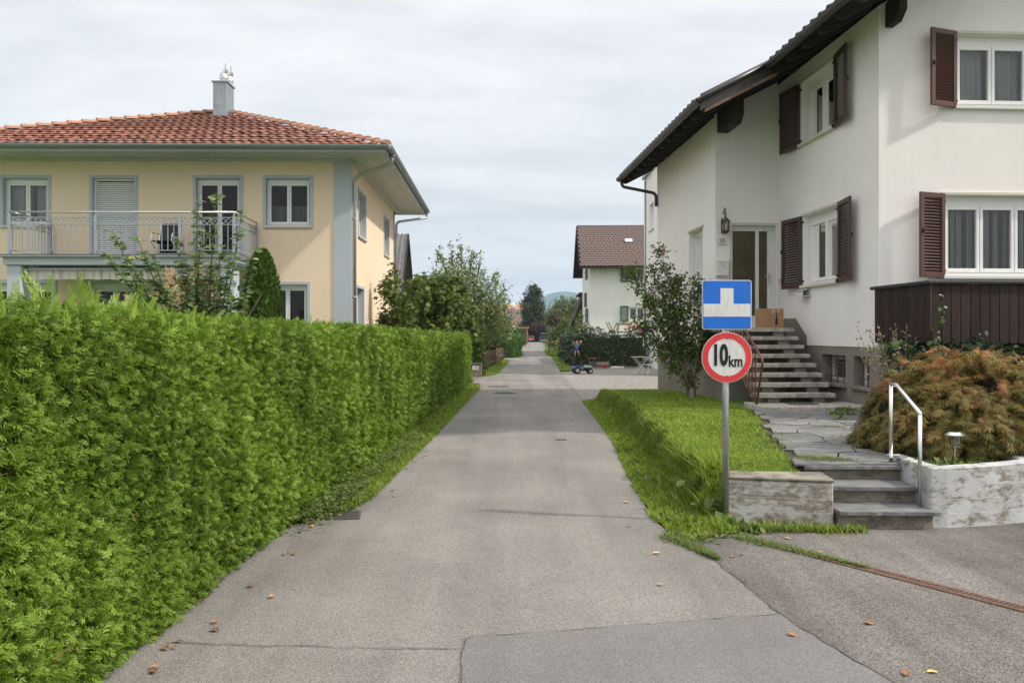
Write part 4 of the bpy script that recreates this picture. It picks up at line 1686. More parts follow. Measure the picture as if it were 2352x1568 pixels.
# eaves: soffit boards, fascia, gutters
for k in range(10):
    mb = MB()
    y0 = -1.0 + 0.1 * k
    mb.box(-11.7 + 0.1 * k, 0.985 - 0.1 * k, y0 + 0.006, y0 + 0.094, 6.08, 6.10)
    mb.build('soffit_board', MT['soffit'], yh)
    mb = MB()
    x0 = 0.9 - 0.1 * k
    mb.box(x0 + 0.007, x0 + 0.093, -x0, 9.5, 6.08, 6.10)
    mb.build('soffit_board', MT['soffit'], yh)
mb = MB()
mb.box(-11.72, 1.02, -1.03, -1.0, 6.06, 6.22)
mb.box(1.0, 1.03, -1.0, 9.53, 6.06, 6.22)
mb.box(-11.72, 1.0, 9.5, 9.53, 6.06, 6.22)
mb.box(-11.73, -11.70, -1.0, 9.5, 6.06, 6.22)
mb.build('fascia', MT['bluegrey'], yh)
mb = MB()
mb.box(-0.02, 0.14, 0.12, 8.5, 6.02, 6.078)
mb.box(-10.7, -0.0, -0.14, 0.0, 6.03, 6.078)
mb.build('soffit_trim', MT['soffit'], yh)
gut(yh, (-11.75, -1.115, 6.20), (1.12, -1.115, 6.20), 0.075, 'zinc')
gut(yh, (1.115, -1.10, 6.20), (1.115, 9.6, 6.20), 0.075, 'zinc')
# downpipes
for (yy_, yw) in ((-0.35, 0.07), (9.35, 8.52)):
    mb = MB()
    mb.tube(rounded([(1.10, yy_, 6.14), (1.09, yy_, 5.93), (0.09, yw, 5.66), (0.085, yw, 0.0)], 0.16), 0.045, 10)
    for z in (4.6, 2.6, 0.9):
        mb.lathe([(0.052, z - 0.02), (0.052, z + 0.02)], (0.085, yw, 0), 10)
    mb.lathe([(0.075, 6.08), (0.06, 6.16)], (1.10, yy_, 0), 10)
    mb.build('downpipe', MT['galv'], yh, smooth=True, fix=False)
# hipped roof: deck, then tiles on the slope that faces the lane end
AP = Vector((-4.62, 4.25, 8.40))
EV = 6.20
c0, c1, c2, c3 = Vector((-11.85, -1.06, EV)), Vector((1.06, -1.06, EV)), Vector((1.06, 9.56, EV)), Vector((-11.85, 9.56, EV))
mb = MB()
mb.add([c0, c1, c2, c3, AP], [(0, 1, 4), (1, 2, 4), (2, 3, 4), (3, 0, 4), (3, 2, 1, 0)])
roof = mb.build('roof', MT['tile_red'], yh)
sl_v = (Vector((AP.x, AP.y, AP.z)) - Vector((AP.x, c0.y, EV)))
sl_len = sl_v.length
sl_d = sl_v.normalized()
pitch = math.atan2(sl_d.z, sl_d.y)
TW, TE = 0.235, 0.335
tmb = tile_mesh(TW * 1.02, TE * 1.12, 0.009, 0.014)
tsrc = tmb.build('tile', MT['tile_red'], roof)
rows = int(sl_len / TE)
count = 0
rest = []
for i in range(rows):
    f0 = (i + 0.6) * TE / sl_len
    xa = c0.x + (AP.x - c0.x) * f0
    xb = c1.x + (AP.x - c1.x) * f0
    n = int((xb - xa) / TW)
    for k in range(n):
        x = xb - TW * (k + 0.5) - (0.07 if i % 2 else 0)
        pos = Vector((x, c0.y, EV + 0.03)) + sl_d * (TE * i - 0.05)
        jit = random.uniform(-0.006, 0.006)
        if count < 300 and x > -10.6:
            o = tsrc if count == 0 else inst(tsrc, roof)
            o.location = pos + Vector((0, 0, jit))
            o.rotation_euler = (pitch + random.uniform(-0.008, 0.008), 0, 0)
            count += 1
        else:
            rest.append(pos)
tv = np.array(tmb.v)
tf4 = np.array([f for f in tmb.f if len(f) == 4])
rm = np.array(Matrix.Rotation(pitch, 3, 'X'))
scatter('tiles', MT['tile_red'], tv, tf4, np.array([tuple(p) for p in rest]), np.repeat(rm[None], len(rest), 0), np.ones(len(rest)), np.zeros(len(rest)), roof)
# snow hooks
hk = None
for i, stp in ((1, 0.57), (2, 1.14), (3, 1.14), (4, 1.14)):
    x = 0.3 - 0.55 * i
    while x > -10.2 + 0.6 * i:
        pos = Vector((x, c0.y, EV + 0.06)) + sl_d * (TE * i + 0.02)
        if hk is None:
            mb = MB()
            mb.prism([(0, 0, 0), (0, 0.10, 0), (0, 0.02, 0.06), (0, 0, 0.06)], (0.035, 0, 0))
            hk = mb.build('snow_hook', MT['tile_hip'], roof)
            o = hk
        else:
            o = inst(hk, roof)
        o.location = pos
        o.rotation_euler = (pitch, 0, 0)
        x -= stp
# hip tiles
mb = MB()
n = 6
for q, (y, rr) in enumerate(((0, 0.145), (0.42, 0.118))):
    for k in range(n + 1):
        an = math.pi * k / n
        mb.v.append((rr * math.cos(an), y, rr * 0.75 * math.sin(an) + (0.035 if q == 0 else 0.0)))
for k in range(n):
    mb.f.append((k, k + 1, n + 1 + k + 1, n + 1 + k))
mb.f.append(tuple(range(n + 1)))
hip = mb.build('hip_tile', MT['tile_hip'], roof)
first = True
for cc_ in (c0, c1):
    dv = AP - cc_
    L_ = dv.length
    y = dv.normalized()
    x = y.cross(Vector((0, 0, 1))).normalized()
    z = x.cross(y)
    m = Matrix((x, y, z)).transposed().to_4x4()
    k = 0
    while k * 0.375 < L_ - 0.1:
        o = hip if first else inst(hip, roof)
        first = False
        mm = m.copy()
        mm.translation = cc_ + y * (k * 0.375) + Vector((0, 0, 0.012))
        o.matrix_basis = mm
        k += 1
# chimney with two steel cowls
chx, chy = -4.40, 3.55
ch = MB()
ch.box(chx - 0.2, chx + 0.2, chy - 0.33, chy + 0.33, 7.5, 9.02)
ch_o = ch.build('chimney', MT['zinc'], roof, bevel=0.006)
mb = MB()
mb.box(chx - 0.235, chx + 0.235, chy - 0.365, chy + 0.365, 9.022, 9.06)
mb.build('chimney_cap', MT['zinc'], ch_o)
mb = MB()
mb.box(chx - 0.27, chx + 0.27, chy - 0.40, chy + 0.36, 8.02, 8.05)
mb.build('flashing', MT['zinc'], ch_o)
for (dx, dy) in ((0.05, -0.12), (0.12, 0.16)):
    mb = MB()
    c = (chx + dx, chy + dy, 9.06)
    mb.lathe([(0.095, 0), (0.095, 0.10), (0.12, 0.105), (0.12, 0.16), (0.10, 0.17)], c, 14)
    mb.tube([(c[0], c[1], c[2] + 0.14), (c[0] - 0.02, c[1] + 0.0, c[2] + 0.25), (c[0] + 0.05, c[1], c[2] + 0.40)], [0.115, 0.105, 0.085], 12)
    mb.prism([(c[0] + 0.01, c[1] - 0.004, c[2] + 0.36), (c[0] + 0.055, c[1] - 0.004, c[2] + 0.36), (c[0] + 0.07, c[1] - 0.004, c[2] + 0.56), (c[0] + 0.05, c[1] - 0.004, c[2] + 0.60), (c[0] + 0.035, c[1] - 0.004, c[2] + 0.56)], (0, 0.012, 0))
    mb.build('cowl', MT['steel'], ch_o, smooth=False)
# balcony
bx0, bx1, by = -7.55, -2.38, -1.78
mb = MB()
mb.box(bx0 - 0.10, bx1 + 0.10, by - 0.10, 0.0, 3.25, 3.43)
bal = mb.build('balcony', MT['bluegrey'], yh, bevel=0.01)
mb = MB()
mb.box(bx0 - 0.20, bx1 + 0.18, by - 0.18, -0.02, 3.432, 3.475)
mb.build('floor_edge', MT['zinc'], bal)
mb = MB()
mb.box(bx0 - 0.18, bx1 + 0.16, by - 0.16, -0.02, 3.476, 3.495)
mb.build('deck', MT['black'], bal)
gut(bal, (bx1 + 0.24, by - 0.2, 3.40), (bx1 + 0.24, -0.02, 3.40), 0.05, 'zinc')
for cxp in (bx0 + 0.13, bx1 - 0.13):
    mb = MB()
    mb.box(cxp - 0.17, cxp + 0.17, by - 0.06, by + 0.28, -0.05, 3.248)
    mb.build('column', MT['bluegrey'], bal, bevel=0.02)
rail_segments = [((bx0, by), (bx0 + 1.98, by)), ((bx0 + 1.98, by), (bx0 + 3.92, by)), ((bx0 + 3.92, by), (bx1, by)), ((bx0, by), (bx0, -0.03)), ((bx1, by), (bx1, -0.03))]
mb = MB()
mb.tube([(bx0, by, 4.485), (bx1, by, 4.485)], 0.022, 8)
mb.tube([(bx0, by, 4.485), (bx0, -0.03, 4.485)], 0.022, 8)
mb.tube([(bx1, by, 4.485), (bx1, -0.03, 4.485)], 0.022, 8)
mb.build('handrail', MT['steel'], bal, smooth=True, fix=False)
for (px, py) in ((bx0, by), (bx0 + 1.98, by), (bx0 + 3.92, by), (bx1, by), (bx0, -0.05), (bx1, -0.05)):
    mb = MB()
    mb.box(px - 0.03, px + 0.03, py - 0.03, py + 0.03, 3.49, 4.40)
    mb.lathe([(0.012, 4.40), (0.024, 4.42), (0.012, 4.445), (0.012, 4.47)], (px, py, 0), 8)
    mb.build('post', MT['rail_paint'], bal)
bsrc = None
dsrc = None
for a, b in rail_segments:
    a, b = Vector((*a, 0)), Vector((*b, 0))
    d = (b - a)
    L_ = d.length
    t = d.normalized()
    for z in (3.60, 4.20, 4.36):
        mb = MB()
        mb.bar(a + t * 0.03 + Vector((0, 0, z)), b - t * 0.03 + Vector((0, 0, z)), 0.03, 0.018)
        mb.build('rail', MT['rail_paint'], bal)
    n = round(L_ / 0.138)
    for k in range(1, n):
        p = a + t * (L_ * k / n)
        if bsrc is None:
            mb = MB()
            mb.box(-0.008, 0.008, -0.008, 0.008, 3.605, 4.195)
            bsrc = mb.build('baluster', MT['rail_paint'], bal)
            o = bsrc
        else:
            o = inst(bsrc, bal)
        o.location = p
    n = max(4, round(L_ / 0.13))
    st_ = L_ / n
    for k in range(n):
        for sg in (0, 1):
            p = a + t * (st_ * (k + 0.5)) + Vector((0, 0, 4.28))
            if dsrc is None:
                mb = MB()
                mb.obox(Matrix.Rotation(R(45), 4, 'Y'), 0.014, 0.010, 0.20)
                dsrc = mb.build('lattice_bar', MT['rail_paint'], bal)
                o = dsrc
            else:
                o = inst(dsrc, bal)
            yaw = math.atan2(t.y, t.x)
            o.location = p + Vector((0.0, 0.0, 0)) + Vector((-t.y, t.x, 0)) * (0.006 if sg else -0.006)
            o.rotation_euler = (0, 0, yaw + (math.pi if sg else 0))


def stripemat():
    m, nt, N, L, b = _mat('striped_awning_cloth')
    v = coords(nt, (1, 1, 1))
    sp = nd(nt, 'ShaderNodeSeparateXYZ')
    L.new(v, sp.inputs[0])
    mu = nd(nt, 'ShaderNodeMath', operation='MULTIPLY')
    mu.inputs[1].default_value = 34.0
    L.new(sp.outputs[0], mu.inputs[0])
    si = nd(nt, 'ShaderNodeMath', operation='SINE')
    L.new(mu.outputs[0], si.inputs[0])
    n1 = noise_node(nt, coords(nt, (30, 1, 1)), 1.0, 2, 0.5)
    f = mrange(nt, si.outputs[0], -0.15, 0.35)
    c = mixc(nt, f, (0.70, 0.67, 0.60), (0.42, 0.35, 0.25))
    c = mixc(nt, mrange(nt, n1, 0.4, 0.6), c, (0.62, 0.58, 0.50))
    L.new(c, b.inputs['Base Color'])
    b.inputs['Roughness'].default_value = 0.9
    return m


MT['awning'] = stripemat()
aw = MB()
zt, zb, ya = 3.20, 2.93, by + 0.10
n = 80
for i in range(n + 1):
    x = bx0 + 0.32 + (bx1 - bx0 - 0.64) * i / n
    wv = 0.012 * math.sin(i * 1.3) + 0.008 * math.sin(i * 0.55)
    aw.v += [(x, ya + wv, zb + 0.008 * math.sin(i * 0.8)), (x, ya, zt - 0.03), (x, ya + 0.5, zt + 0.03)]
for i in range(n):
    aw.f += [(3 * i, 3 * i + 3, 3 * i + 4, 3 * i + 1), (3 * i + 1, 3 * i + 4, 3 * i + 5, 3 * i + 2)]
awn = aw.build('awning', MT['awning'], yh, smooth=True, fix=False)
mb = MB()
mb.box(bx0 + 0.32, bx1 - 0.32, ya - 0.03, ya + 0.02, zt - 0.06, zt - 0.01)
mb.build('front_bar', MT['zinc'], awn)

# folding chair on the balcony
fc = thing('folding_chair', 'folded-back garden chair with dark fabric on the balcony', 'chair', (-4.1 - 4.33, 21.0 - 0.85, 3.497))
mb = MB()
mb.prism([(-0.22, 0.12, 0.14), (0.22, 0.12, 0.14), (0.25, 0.30, 0.90), (-0.25, 0.30, 0.90)], (0, 0.012, 0))
mb.build('backrest', MT['black'], fc)
mb = MB()
mb.prism([(-0.23, -0.30, 0.40), (0.23, -0.30, 0.40), (0.23, 0.14, 0.36), (-0.23, 0.14, 0.36)], (0, 0, 0.015))
mb.build('seat', MT['black'], fc)
for sx in (-0.25, 0.25):
    mb = MB()
    mb.tube(rounded([(sx, 0.10, 0.0), (sx, 0.18, 0.45), (sx, 0.31, 0.93), (sx * 0.6, 0.33, 0.98)], 0.08), 0.011, 6)
    mb.build('back_frame', MT['steel'], fc)
    mb = MB()
    mb.tube([(sx, -0.30, 0.40), (sx, 0.32, 0.0)], 0.011, 6)
    mb.build('leg', MT['whitemetal'], fc)
    mb = MB()
    mb.tube(rounded([(sx, 0.2, 0.62), (sx, -0.25, 0.60), (sx, -0.30, 0.40)], 0.06), 0.011, 6)
    mb.build('armrest', MT['steel'], fc)
# ================================================================== the white house on the right
H10 = (5.638, 12.7, 0)
RZ = math.atan(0.06)
wh = thing('white_house', 'white rendered house with brown shutters, dark eaves and grey plinth', 'house', H10, RZ)
SL = 0.516


def zu(a):
    return 6.72 + SL * a


WF2 = Wall((0, 0, 0), (1, 0, 0), (0, -1, 0))
WS2 = Wall((0, 0, 0), (0, 1, 0), (-1, 0, 0))
WD = Wall((-1.28, 4.1, 0), (1, 0, 0), (0, -1, 0))
WW = Wall((-1.28, 4.1, 0), (0, 1, 0), (-1, 0, 0))
PZ = 1.45
ff = [(1.05, 2.85, 2.56, 3.80), (1.24, 3.04, 5.18, 6.29)]
sf = [(1.35, 2.80, 2.57, 3.86), (1.50, 2.90, 5.23, 6.37)]
df = [(0.345, 1.245, 1.79, 3.86)]
wf = [(0.88, 1.96, 2.56, 3.94)]
bf = [(1.14, 2.06, 0.81, 1.30), (0.20, 0.85, 0.81, 1.30)]
T = 0.32
wall(wh, WF2, 0.0, 9.0, PZ, 6.70, ff, MT['white_wall'], T)
wall(wh, WS2, T, 4.1, PZ, 6.70, sf, MT['white_wall'], T)
wall(wh, WD, 0.0, 1.28, PZ, 6.06, df, MT['white_wall'], T)
wall(wh, WW, T, 5.0, PZ, 6.06, wf, MT['white_wall'], T)
Wr = Wall((9.0, 0, 0), (0, 1, 0), (1, 0, 0))
Wb = Wall((-1.28, 9.1, 0), (1, 0, 0), (0, 1, 0))
wall(wh, Wr, T, 9.1, 0.0, 6.70, [], MT['white_wall'], T)
wall(wh, Wb, T, 9.96, 0.0, 6.06, [], MT['white_wall'], T)
# gable and step fillers under the slope
mb = MB()
mb.prism([(0.0, 0.0, 6.70), (9.0, 0.0, 6.70), (4.5, 0.0, zu(4.5) + 0.12)], (0, T, 0))
mb.build('wall', MT['white_wall'], wh)
mb = MB()
mb.prism([(-1.28, 4.1, 6.06), (0.0, 4.1, 6.06), (0.0, 4.1, zu(0) + 0.10), (-1.28, 4.1, zu(-1.28) + 0.10)], (0, T, 0))
mb.build('wall', MT['white_wall'], wh)
mb = MB()
mb.prism([(-1.28, 8.78, 6.06), (0, 8.78, 6.06), (4.5, 8.78, zu(4.5) + 0.1), (-1.28, 8.78, zu(-1.28) + 0.1)], (0, T, 0))
mb.prism([(0, 8.78, 6.06), (9.0, 8.78, 6.06), (9.0, 8.78, 6.75), (4.5, 8.78, zu(4.5) + 0.1)], (0, T, 0))
mb.build('wall', MT['white_wall'], wh)
# plinth, set back a touch
wall(wh, WF2, 0.02, 9.0, -0.05, PZ, [(1.3, 4.3, -0.05, 1.30)], MT['plinth'], T, 'plinth', -0.015)
wall(wh, WS2, T, 4.1, -0.05, PZ, bf, MT['plinth'], T, 'plinth', -0.015)
wall(wh, WD, 0.02, 1.28, -0.05, PZ, [], MT['plinth'], T, 'plinth', -0.015)
wall(wh, WW, T, 5.0, -0.05, PZ, [], MT['plinth'], T, 'plinth', -0.015)
mb = MB()
mb.prism([(-0.004, 3.17, 1.96), (-0.004, 4.095, 1.97), (-0.004, 4.095, PZ), (-0.004, 2.66, PZ), (-0.004, 2.66, 1.62)], (0.02, 0, 0))
mb.build('plinth', MT['plinth'], wh)
mb = MB()
mb.box(0.4, 8.6, 0.45, 8.7, 1.5, 1.62)
mb.box(-0.9, 0.39, 4.5, 8.7, 1.5, 1.62)
mb.box(0.4, 8.6, 0.40, 8.7, 4.2, 4.35)
mb.build('added_slab', MT['dark_room'], wh)  # added inside in a dark tone so the rooms stay dark
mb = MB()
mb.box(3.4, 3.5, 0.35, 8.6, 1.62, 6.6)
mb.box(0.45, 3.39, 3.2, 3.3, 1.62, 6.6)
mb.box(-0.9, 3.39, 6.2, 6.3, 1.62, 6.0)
mb.build('added_partition', MT['dark_room'], wh)  # added dark screens behind the front and side windows

# windows and louvred shutters
w1 = window(wh, WF2, ff[0], 3, 0.11, sill='whitemetal', lintel='trim_cream', top_box=0.10, sill_out=0.07, cur=[(1.12 + 0.145 * q + 0.03 * math.sin(q * 2.1), 1.12 + 0.145 * q + 0.06 + 0.035 * math.sin(q * 1.7) ** 2, 2.6, 3.7) for q in range(12)])
w2 = window(wh, WF2, ff[1], 3, 0.11, sill='whitemetal', lintel='trim_cream', top_box=0.10, sill_out=0.07, cur=[(1.3, 1.8, 5.2, 6.2), (1.9, 2.4, 5.2, 6.2), (2.45, 3.0, 5.2, 6.2)])  # pale curtains here stand in for sky reflected in the panes
w3 = window(wh, WS2, sf[0], 2, 0.13, sill='trim_cream', lintel='trim_cream', top_box=0.08, sill_out=0.07, cur=[(1.4, 1.75, 2.6, 3.75), (2.1, 2.75, 2.6, 3.75)])
w4 = window(wh, WS2, sf[1], 2, 0.13, sill='trim_cream', lintel='trim_cream', top_box=0.08, sill_out=0.07, cur=[(1.55, 1.9, 5.25, 6.3), (2.3, 2.85, 5.25, 6.3)])
window(wh, WW, wf[0], 1, 0.15, sill='trim_cream', lintel='trim_cream', sill_out=0.05, cur=[(0.95, 1.9, 2.6, 3.9)])
shutter(wh, WF2, 1.03, 2.52, 1.30, 0.50, -1, 17, 'brown_shutter', 24)
shutter(wh, WF2, 1.22, 5.14, 1.18, 0.52, -1, 17, 'brown_shutter', 22)
shutter(wh, WS2, 2.84, 2.53, 1.34, 0.68, 1, 9, 'dark_shutter', 24)
shutter(wh, WS2, 1.31, 2.53, 1.36, 0.66, -1, 9, 'dark_shutter', 24)
shutter(wh, WS2, 2.94, 5.18, 1.20, 0.68, 1, 9, 'dark_shutter', 22)
shutter(wh, WS2, 1.46, 5.18, 1.24, 0.66, -1, 9, 'dark_shutter', 22)
shutter(wh, WF2, 2.87, 2.52, 1.30, 0.50, 1, 10, 'brown_shutter', 24)
shutter(wh, WF2, 3.06, 5.14, 1.18, 0.52, 1, 10, 'brown_shutter', 22)
# barred basement windows
for o_ in bf:
    f_ = window(wh, WS2, o_, 1, 0.20, glass='glass_dark', fw=0.04, sash=0.035, sill='step_concrete', sill_out=0.05)
    mb = MB()
    for zz_ in (o_[2] + 0.12, o_[2] + 0.36):
        mb.bar(WS2.p(o_[0], zz_, -0.10), WS2.p(o_[1], zz_, -0.10), 0.018, 0.018)
    for k in range(3):
        s_ = o_[0] + (o_[1] - o_[0]) * (k + 1) / 4
        mb.bar(WS2.p(s_, o_[2], -0.095), WS2.p(s_, o_[3], -0.095), 0.018, 0.018)
    mb.build('window_bars', MT['rust'], f_)
# front door
o_ = df[0]
mb = MB()
d0, d1 = -0.20, -0.13
WD.box(mb, o_[0], o_[0] + 0.05, o_[2], o_[3], d0, d1)
WD.box(mb, o_[1] - 0.05, o_[1], o_[2], o_[3], d0, d1)
WD.box(mb, o_[0] + 0.05, o_[1] - 0.05, o_[3] - 0.10, o_[3], d0, d1)
WD.box(mb, o_[0] + 0.05, o_[1] - 0.05, o_[2], o_[2] + 0.24, d0, d1 - 0.01)
WD.box(mb, o_[0] + 0.53, o_[0] + 0.60, o_[2] + 0.24, o_[3] - 0.10, d0, d1)
WD.box(mb, o_[1] - 0.12, o_[1] - 0.05, o_[2] + 0.24, o_[3] - 0.10, d0, d1)
door = mb.build('front_door', MT['white_paint'], wh, bevel=0.004)
for (a, b) in ((o_[0] + 0.05, o_[0] + 0.53), (o_[0] + 0.60, o_[1] - 0.12)):
    mb = MB()
    mb.poly([WD.p(a, o_[2] + 0.24, d0 + 0.03), WD.p(b, o_[2] + 0.24, d0 + 0.03), WD.p(b, o_[3] - 0.1, d0 + 0.03), WD.p(a, o_[3] - 0.1, d0 + 0.03)])
    mb.build('pane', MT['brownglass'], door, fix=False)
m_ = simple('hall_curtain', (0.30, 0.22, 0.10), 0.9, 0.3, 3)
curtain(door, WD, o_[0] + 0.06, o_[0] + 0.34, o_[2] + 0.2, o_[3] - 0.12, d0 - 0.18, 4, 0.02, m_)
curtain(door, WD, o_[0] + 0.45, o_[1] - 0.1, o_[2] + 0.2, o_[3] - 0.12, d0 - 0.3, 4, 0.02, m_)
mb = MB()
hx = o_[1] - 0.085
mb.tube([WD.p(hx, 2.85, d1), WD.p(hx, 2.85, d1 + 0.06), WD.p(hx - 0.11, 2.84, d1 + 0.06)], 0.010, 8)
WD.box(mb, hx - 0.018, hx + 0.018, 2.70, 2.90, d1, d1 + 0.012)
mb.build('door_handle', MT['steel'], door)
mb = MB()
WD.box(mb, o_[0] - 0.055, o_[0], o_[2], o_[3] + 0.05, -0.02, 0.02)
WD.box(mb, o_[0] + 0.001, 1.275, o_[3], o_[3] + 0.05, -0.02, 0.02)
mb.build('door_surround', MT['trim_cream'], door)

# roof: timber deck, rafters, tiles at the eaves, gutters
EA, EB, BS, BF, BR = -0.82, -2.10, 2.30, -1.0, 9.75
DB = 0.18


def deck(a0, a1, b0, b1, mat='dark_beam', dz0=DB, dz1=DB + 0.07, name='roof_deck', fn=None):
    fn = fn or zu
    mb_ = MB()
    mb_.add([(a0, b0, fn(a0) + dz0), (a1, b0, fn(a1) + dz0), (a1, b1, fn(a1) + dz0), (a0, b1, fn(a0) + dz0),
             (a0, b0, fn(a0) + dz1), (a1, b0, fn(a1) + dz1), (a1, b1, fn(a1) + dz1), (a0, b1, fn(a0) + dz1)],
            [(0, 3, 2, 1), (4, 5, 6, 7), (0, 1, 5, 4), (1, 2, 6, 5), (2, 3, 7, 6), (3, 0, 4, 7)])
    return mb_.build(name, MT[mat], wh)


rf = deck(EA, 4.5, BF, BS, name='roof')
deck(EB, 4.5, BS + 0.002, BR)
deck(4.501, 9.9, BF, BR, fn=lambda a: zu(9.0 - a))
deck(EA + 0.5, 4.5, BF, BS, 'tile_dark', DB + 0.072, DB + 0.12, 'roof_covering')
deck(EB + 0.5, 4.5, BS + 0.002, BR, 'tile_dark', DB + 0.072, DB + 0.12, 'roof_covering')
deck(4.501, 9.9, BF, BR, 'tile_dark', DB + 0.072, DB + 0.12, 'roof_covering', fn=lambda a: zu(9.0 - a))
an_ = math.atan(SL)
tm = tile_mesh(0.30, 0.42, 0.03, 0.018)
ts = tm.build('tile', MT['tile_dark'], rf)
first = True
for (ea, b0, b1) in ((EA, BF, BS), (EB, BS + 0.1, BR)):
    n = int((b1 - b0) / 0.29)
    for r_ in range(2):
        for k in range(n):
            o = ts if first else inst(ts, rf)
            first = False
            a_ = ea - 0.05 + 0.33 * r_
            x = Vector((0, -1, 0))
            y = Vector((math.cos(an_), 0, math.sin(an_)))
            m = Matrix((x, y, x.cross(y))).transposed().to_4x4()
            m.translation = (a_, b0 + 0.15 + k * 0.29, zu(a_) + DB + 0.09)
            o.matrix_basis = m
# rafters
mb = MB()
rfl = 1.4
rfm = None
for (ea, b0, b1) in ((EA, BF + 0.06, BS - 0.1), (EB, BS + 0.12, BR - 0.1)):
    n = max(2, round((b1 - b0) / 0.62))
    a1 = ea + (0.82 if ea == EA else 0.82)
    for k in range(n + 1):
        b = b0 + (b1 - b0) * k / n
        aend = (0.0 if ea == EA else (0.0 if b < 4.1 else -1.28)) + 0.02
        m2 = MB()
        m2.prism([(ea + 0.02, b - 0.05, zu(ea + 0.02) + DB - 0.002), (ea + 0.02, b - 0.05, zu(ea + 0.02) + 0.06), (ea + 0.12, b - 0.05, zu(ea + 0.12) + 0.0),
                  (aend, b - 0.05, zu(aend) + 0.0), (aend, b - 0.05, zu(aend) + DB - 0.002)], (0, 0.10, 0))
        m2.build('rafter', MT['dark_beam'], wh)
gut(wh, (EA - 0.07, BF - 0.02, zu(EA) + 0.20), (EA - 0.07, BS + 0.04, zu(EA) + 0.20), 0.078, 'dark_gutter', seams=0.62)
gut(wh, (EB - 0.07, BS - 0.02, zu(EB) + 0.20), (EB - 0.07, BR + 0.02, zu(EB) + 0.20), 0.078, 'dark_gutter', seams=0.62)
# verge between the two eaves, seen from the lane end
mb = MB()
mb.prism([(EA + 0.05, BS - 0.03, zu(EA) + 0.04), (EB - 0.02, BS - 0.03, zu(EB) + 0.04), (EB - 0.02, BS - 0.03, zu(EB) + 0.33), (EA + 0.05, BS - 0.03, zu(EA) + 0.36)], (0, 0.028, 0))
mb.build('verge_board', MT['dark_gutter'], wh)
mb = MB()
mb.tube([(EA + 0.02, BS - 0.06, zu(EA) + 0.28), (EB + 0.05, BS - 0.06, zu(EB) + 0.28), (EB - 0.05, BS - 0.03, zu(EB) + 0.2)], 0.05, 10)
mb.build('verge_roll', MT['dark_gutter'], wh, smooth=True)
mb = MB()
mb.prism([(EA + 0.10, BS - 0.05, zu(EA + 0.1) - 0.03), (EB + 0.06, BS - 0.05, zu(EB + 0.06) - 0.03), (EB + 0.06, BS - 0.05, zu(EB + 0.06) + 0.035), (EA + 0.10, BS - 0.05, zu(EA + 0.1) + 0.035)], (0, 0.045, 0))
mb.build('verge_batten', MT['pale_board'], wh)
mb = MB()
mb.prism([(8.2, BF, zu(0.8) + 0.3), (4.5, BF, zu(4.5) + 0.3), (EA, BF, zu(EA) + 0.3), (EA, BF, zu(EA) + 0.1), (4.5, BF, zu(4.5) + 0.1), (8.2, BF, zu(0.8) + 0.1)], (0, -0.03, 0))
mb.build('verge_board', MT['dark_beam'], wh)
# purlin ends
for (a0, a1, b0, b1, z0, z1) in ((0.10, 0.22, -0.42, -0.001, 6.36, 6.74), (-1.24, -1.02, 3.15, 4.099, 5.72, 6.14), (4.3, 4.5, -0.95, -0.001, 8.5, 8.9)):
    mb = MB()
    mb.prism([(a0, b1, z0), (a0, b0 + 0.16, z0), (a0, b0, z0 + 0.14), (a0, b0, z1), (a0, b1, z1)], (a1 - a0, 0, 0))
    mb.build('purlin', MT['dark_beam'], wh)
# downpipe at the far eave
mb = MB()
mb.tube(rounded([(EB - 0.06, BR - 0.25, zu(EB) + 0.14), (EB - 0.04, BR - 0.28, zu(EB) - 0.05), (-1.33, 9.02, zu(EB) - 0.30), (-1.33, 9.0, 5.0)], 0.12), 0.042, 8)
mb.build('downpipe', MT['dark_gutter'], wh, smooth=True, fix=False)
# timber balcony
mb = MB()
mb.box(-0.03, 6.0, -1.44, 0.0, 1.585, 1.72)
bc = mb.build('balcony', MT['dark_plank'], wh)
mb = MB()
mb.box(-0.10, 6.05, -1.52, -1.36, 2.335, 2.385)
mb.box(-0.10, 0.06, -1.359, 0.10, 2.335, 2.385)
mb.build('railing_cap', simple('dark_capping', (0.035, 0.036, 0.040), 0.5, 0.1), bc, bevel=0.012)
mb = MB()
PW = 0.137
mb.prism([(0.004, 0, 1.545), (0.03, 0, 1.52), (PW - 0.034, 0, 1.52), (PW - 0.006, 0, 1.545), (PW - 0.006, 0, 2.334), (0.004, 0, 2.334)], (0, 0.024, 0))
pk = mb.build('plank', MT['dark_plank'], bc, bevel=0.003)
for k in range(36):
    o = pk if k == 0 else inst(pk, bc)
    o.location = (-0.02 + PW * k, -1.47 + random.uniform(-0.002, 0.002), random.uniform(-0.004, 0.004))
for k in range(11):
    o = inst(pk, bc)
    o.location = (-0.045, 0.045 - PW * k, random.uniform(-0.004, 0.004))
    o.rotation_euler = (0, 0, R(-90))
for k in range(4):
    mb = MB()
    mb.box(0.3 + 1.6 * k, 0.44 + 1.6 * k, -1.40, 0.0, 1.40, 1.584)
    mb.build('joist', MT['dark_beam'], bc)
# garage door under the balcony
mb = MB()
mb.box(1.3, 4.3, 0.20, 0.26, -0.02, 1.30)
gd = mb.build('garage_door', MT['dark_plank'], wh)

# ------------------------------------------------------------------ things on and by the wall
def on_house(p):
    return Matrix.Rotation(RZ, 4, 'Z') @ Vector(p) + Vector(H10)


def wall_thing(name, label, cat, W, s, z):
    t = thing(name, label, cat, on_house(W.p(s, z, 0)), RZ if W is not WS2 else RZ - math.pi / 2)
    return t


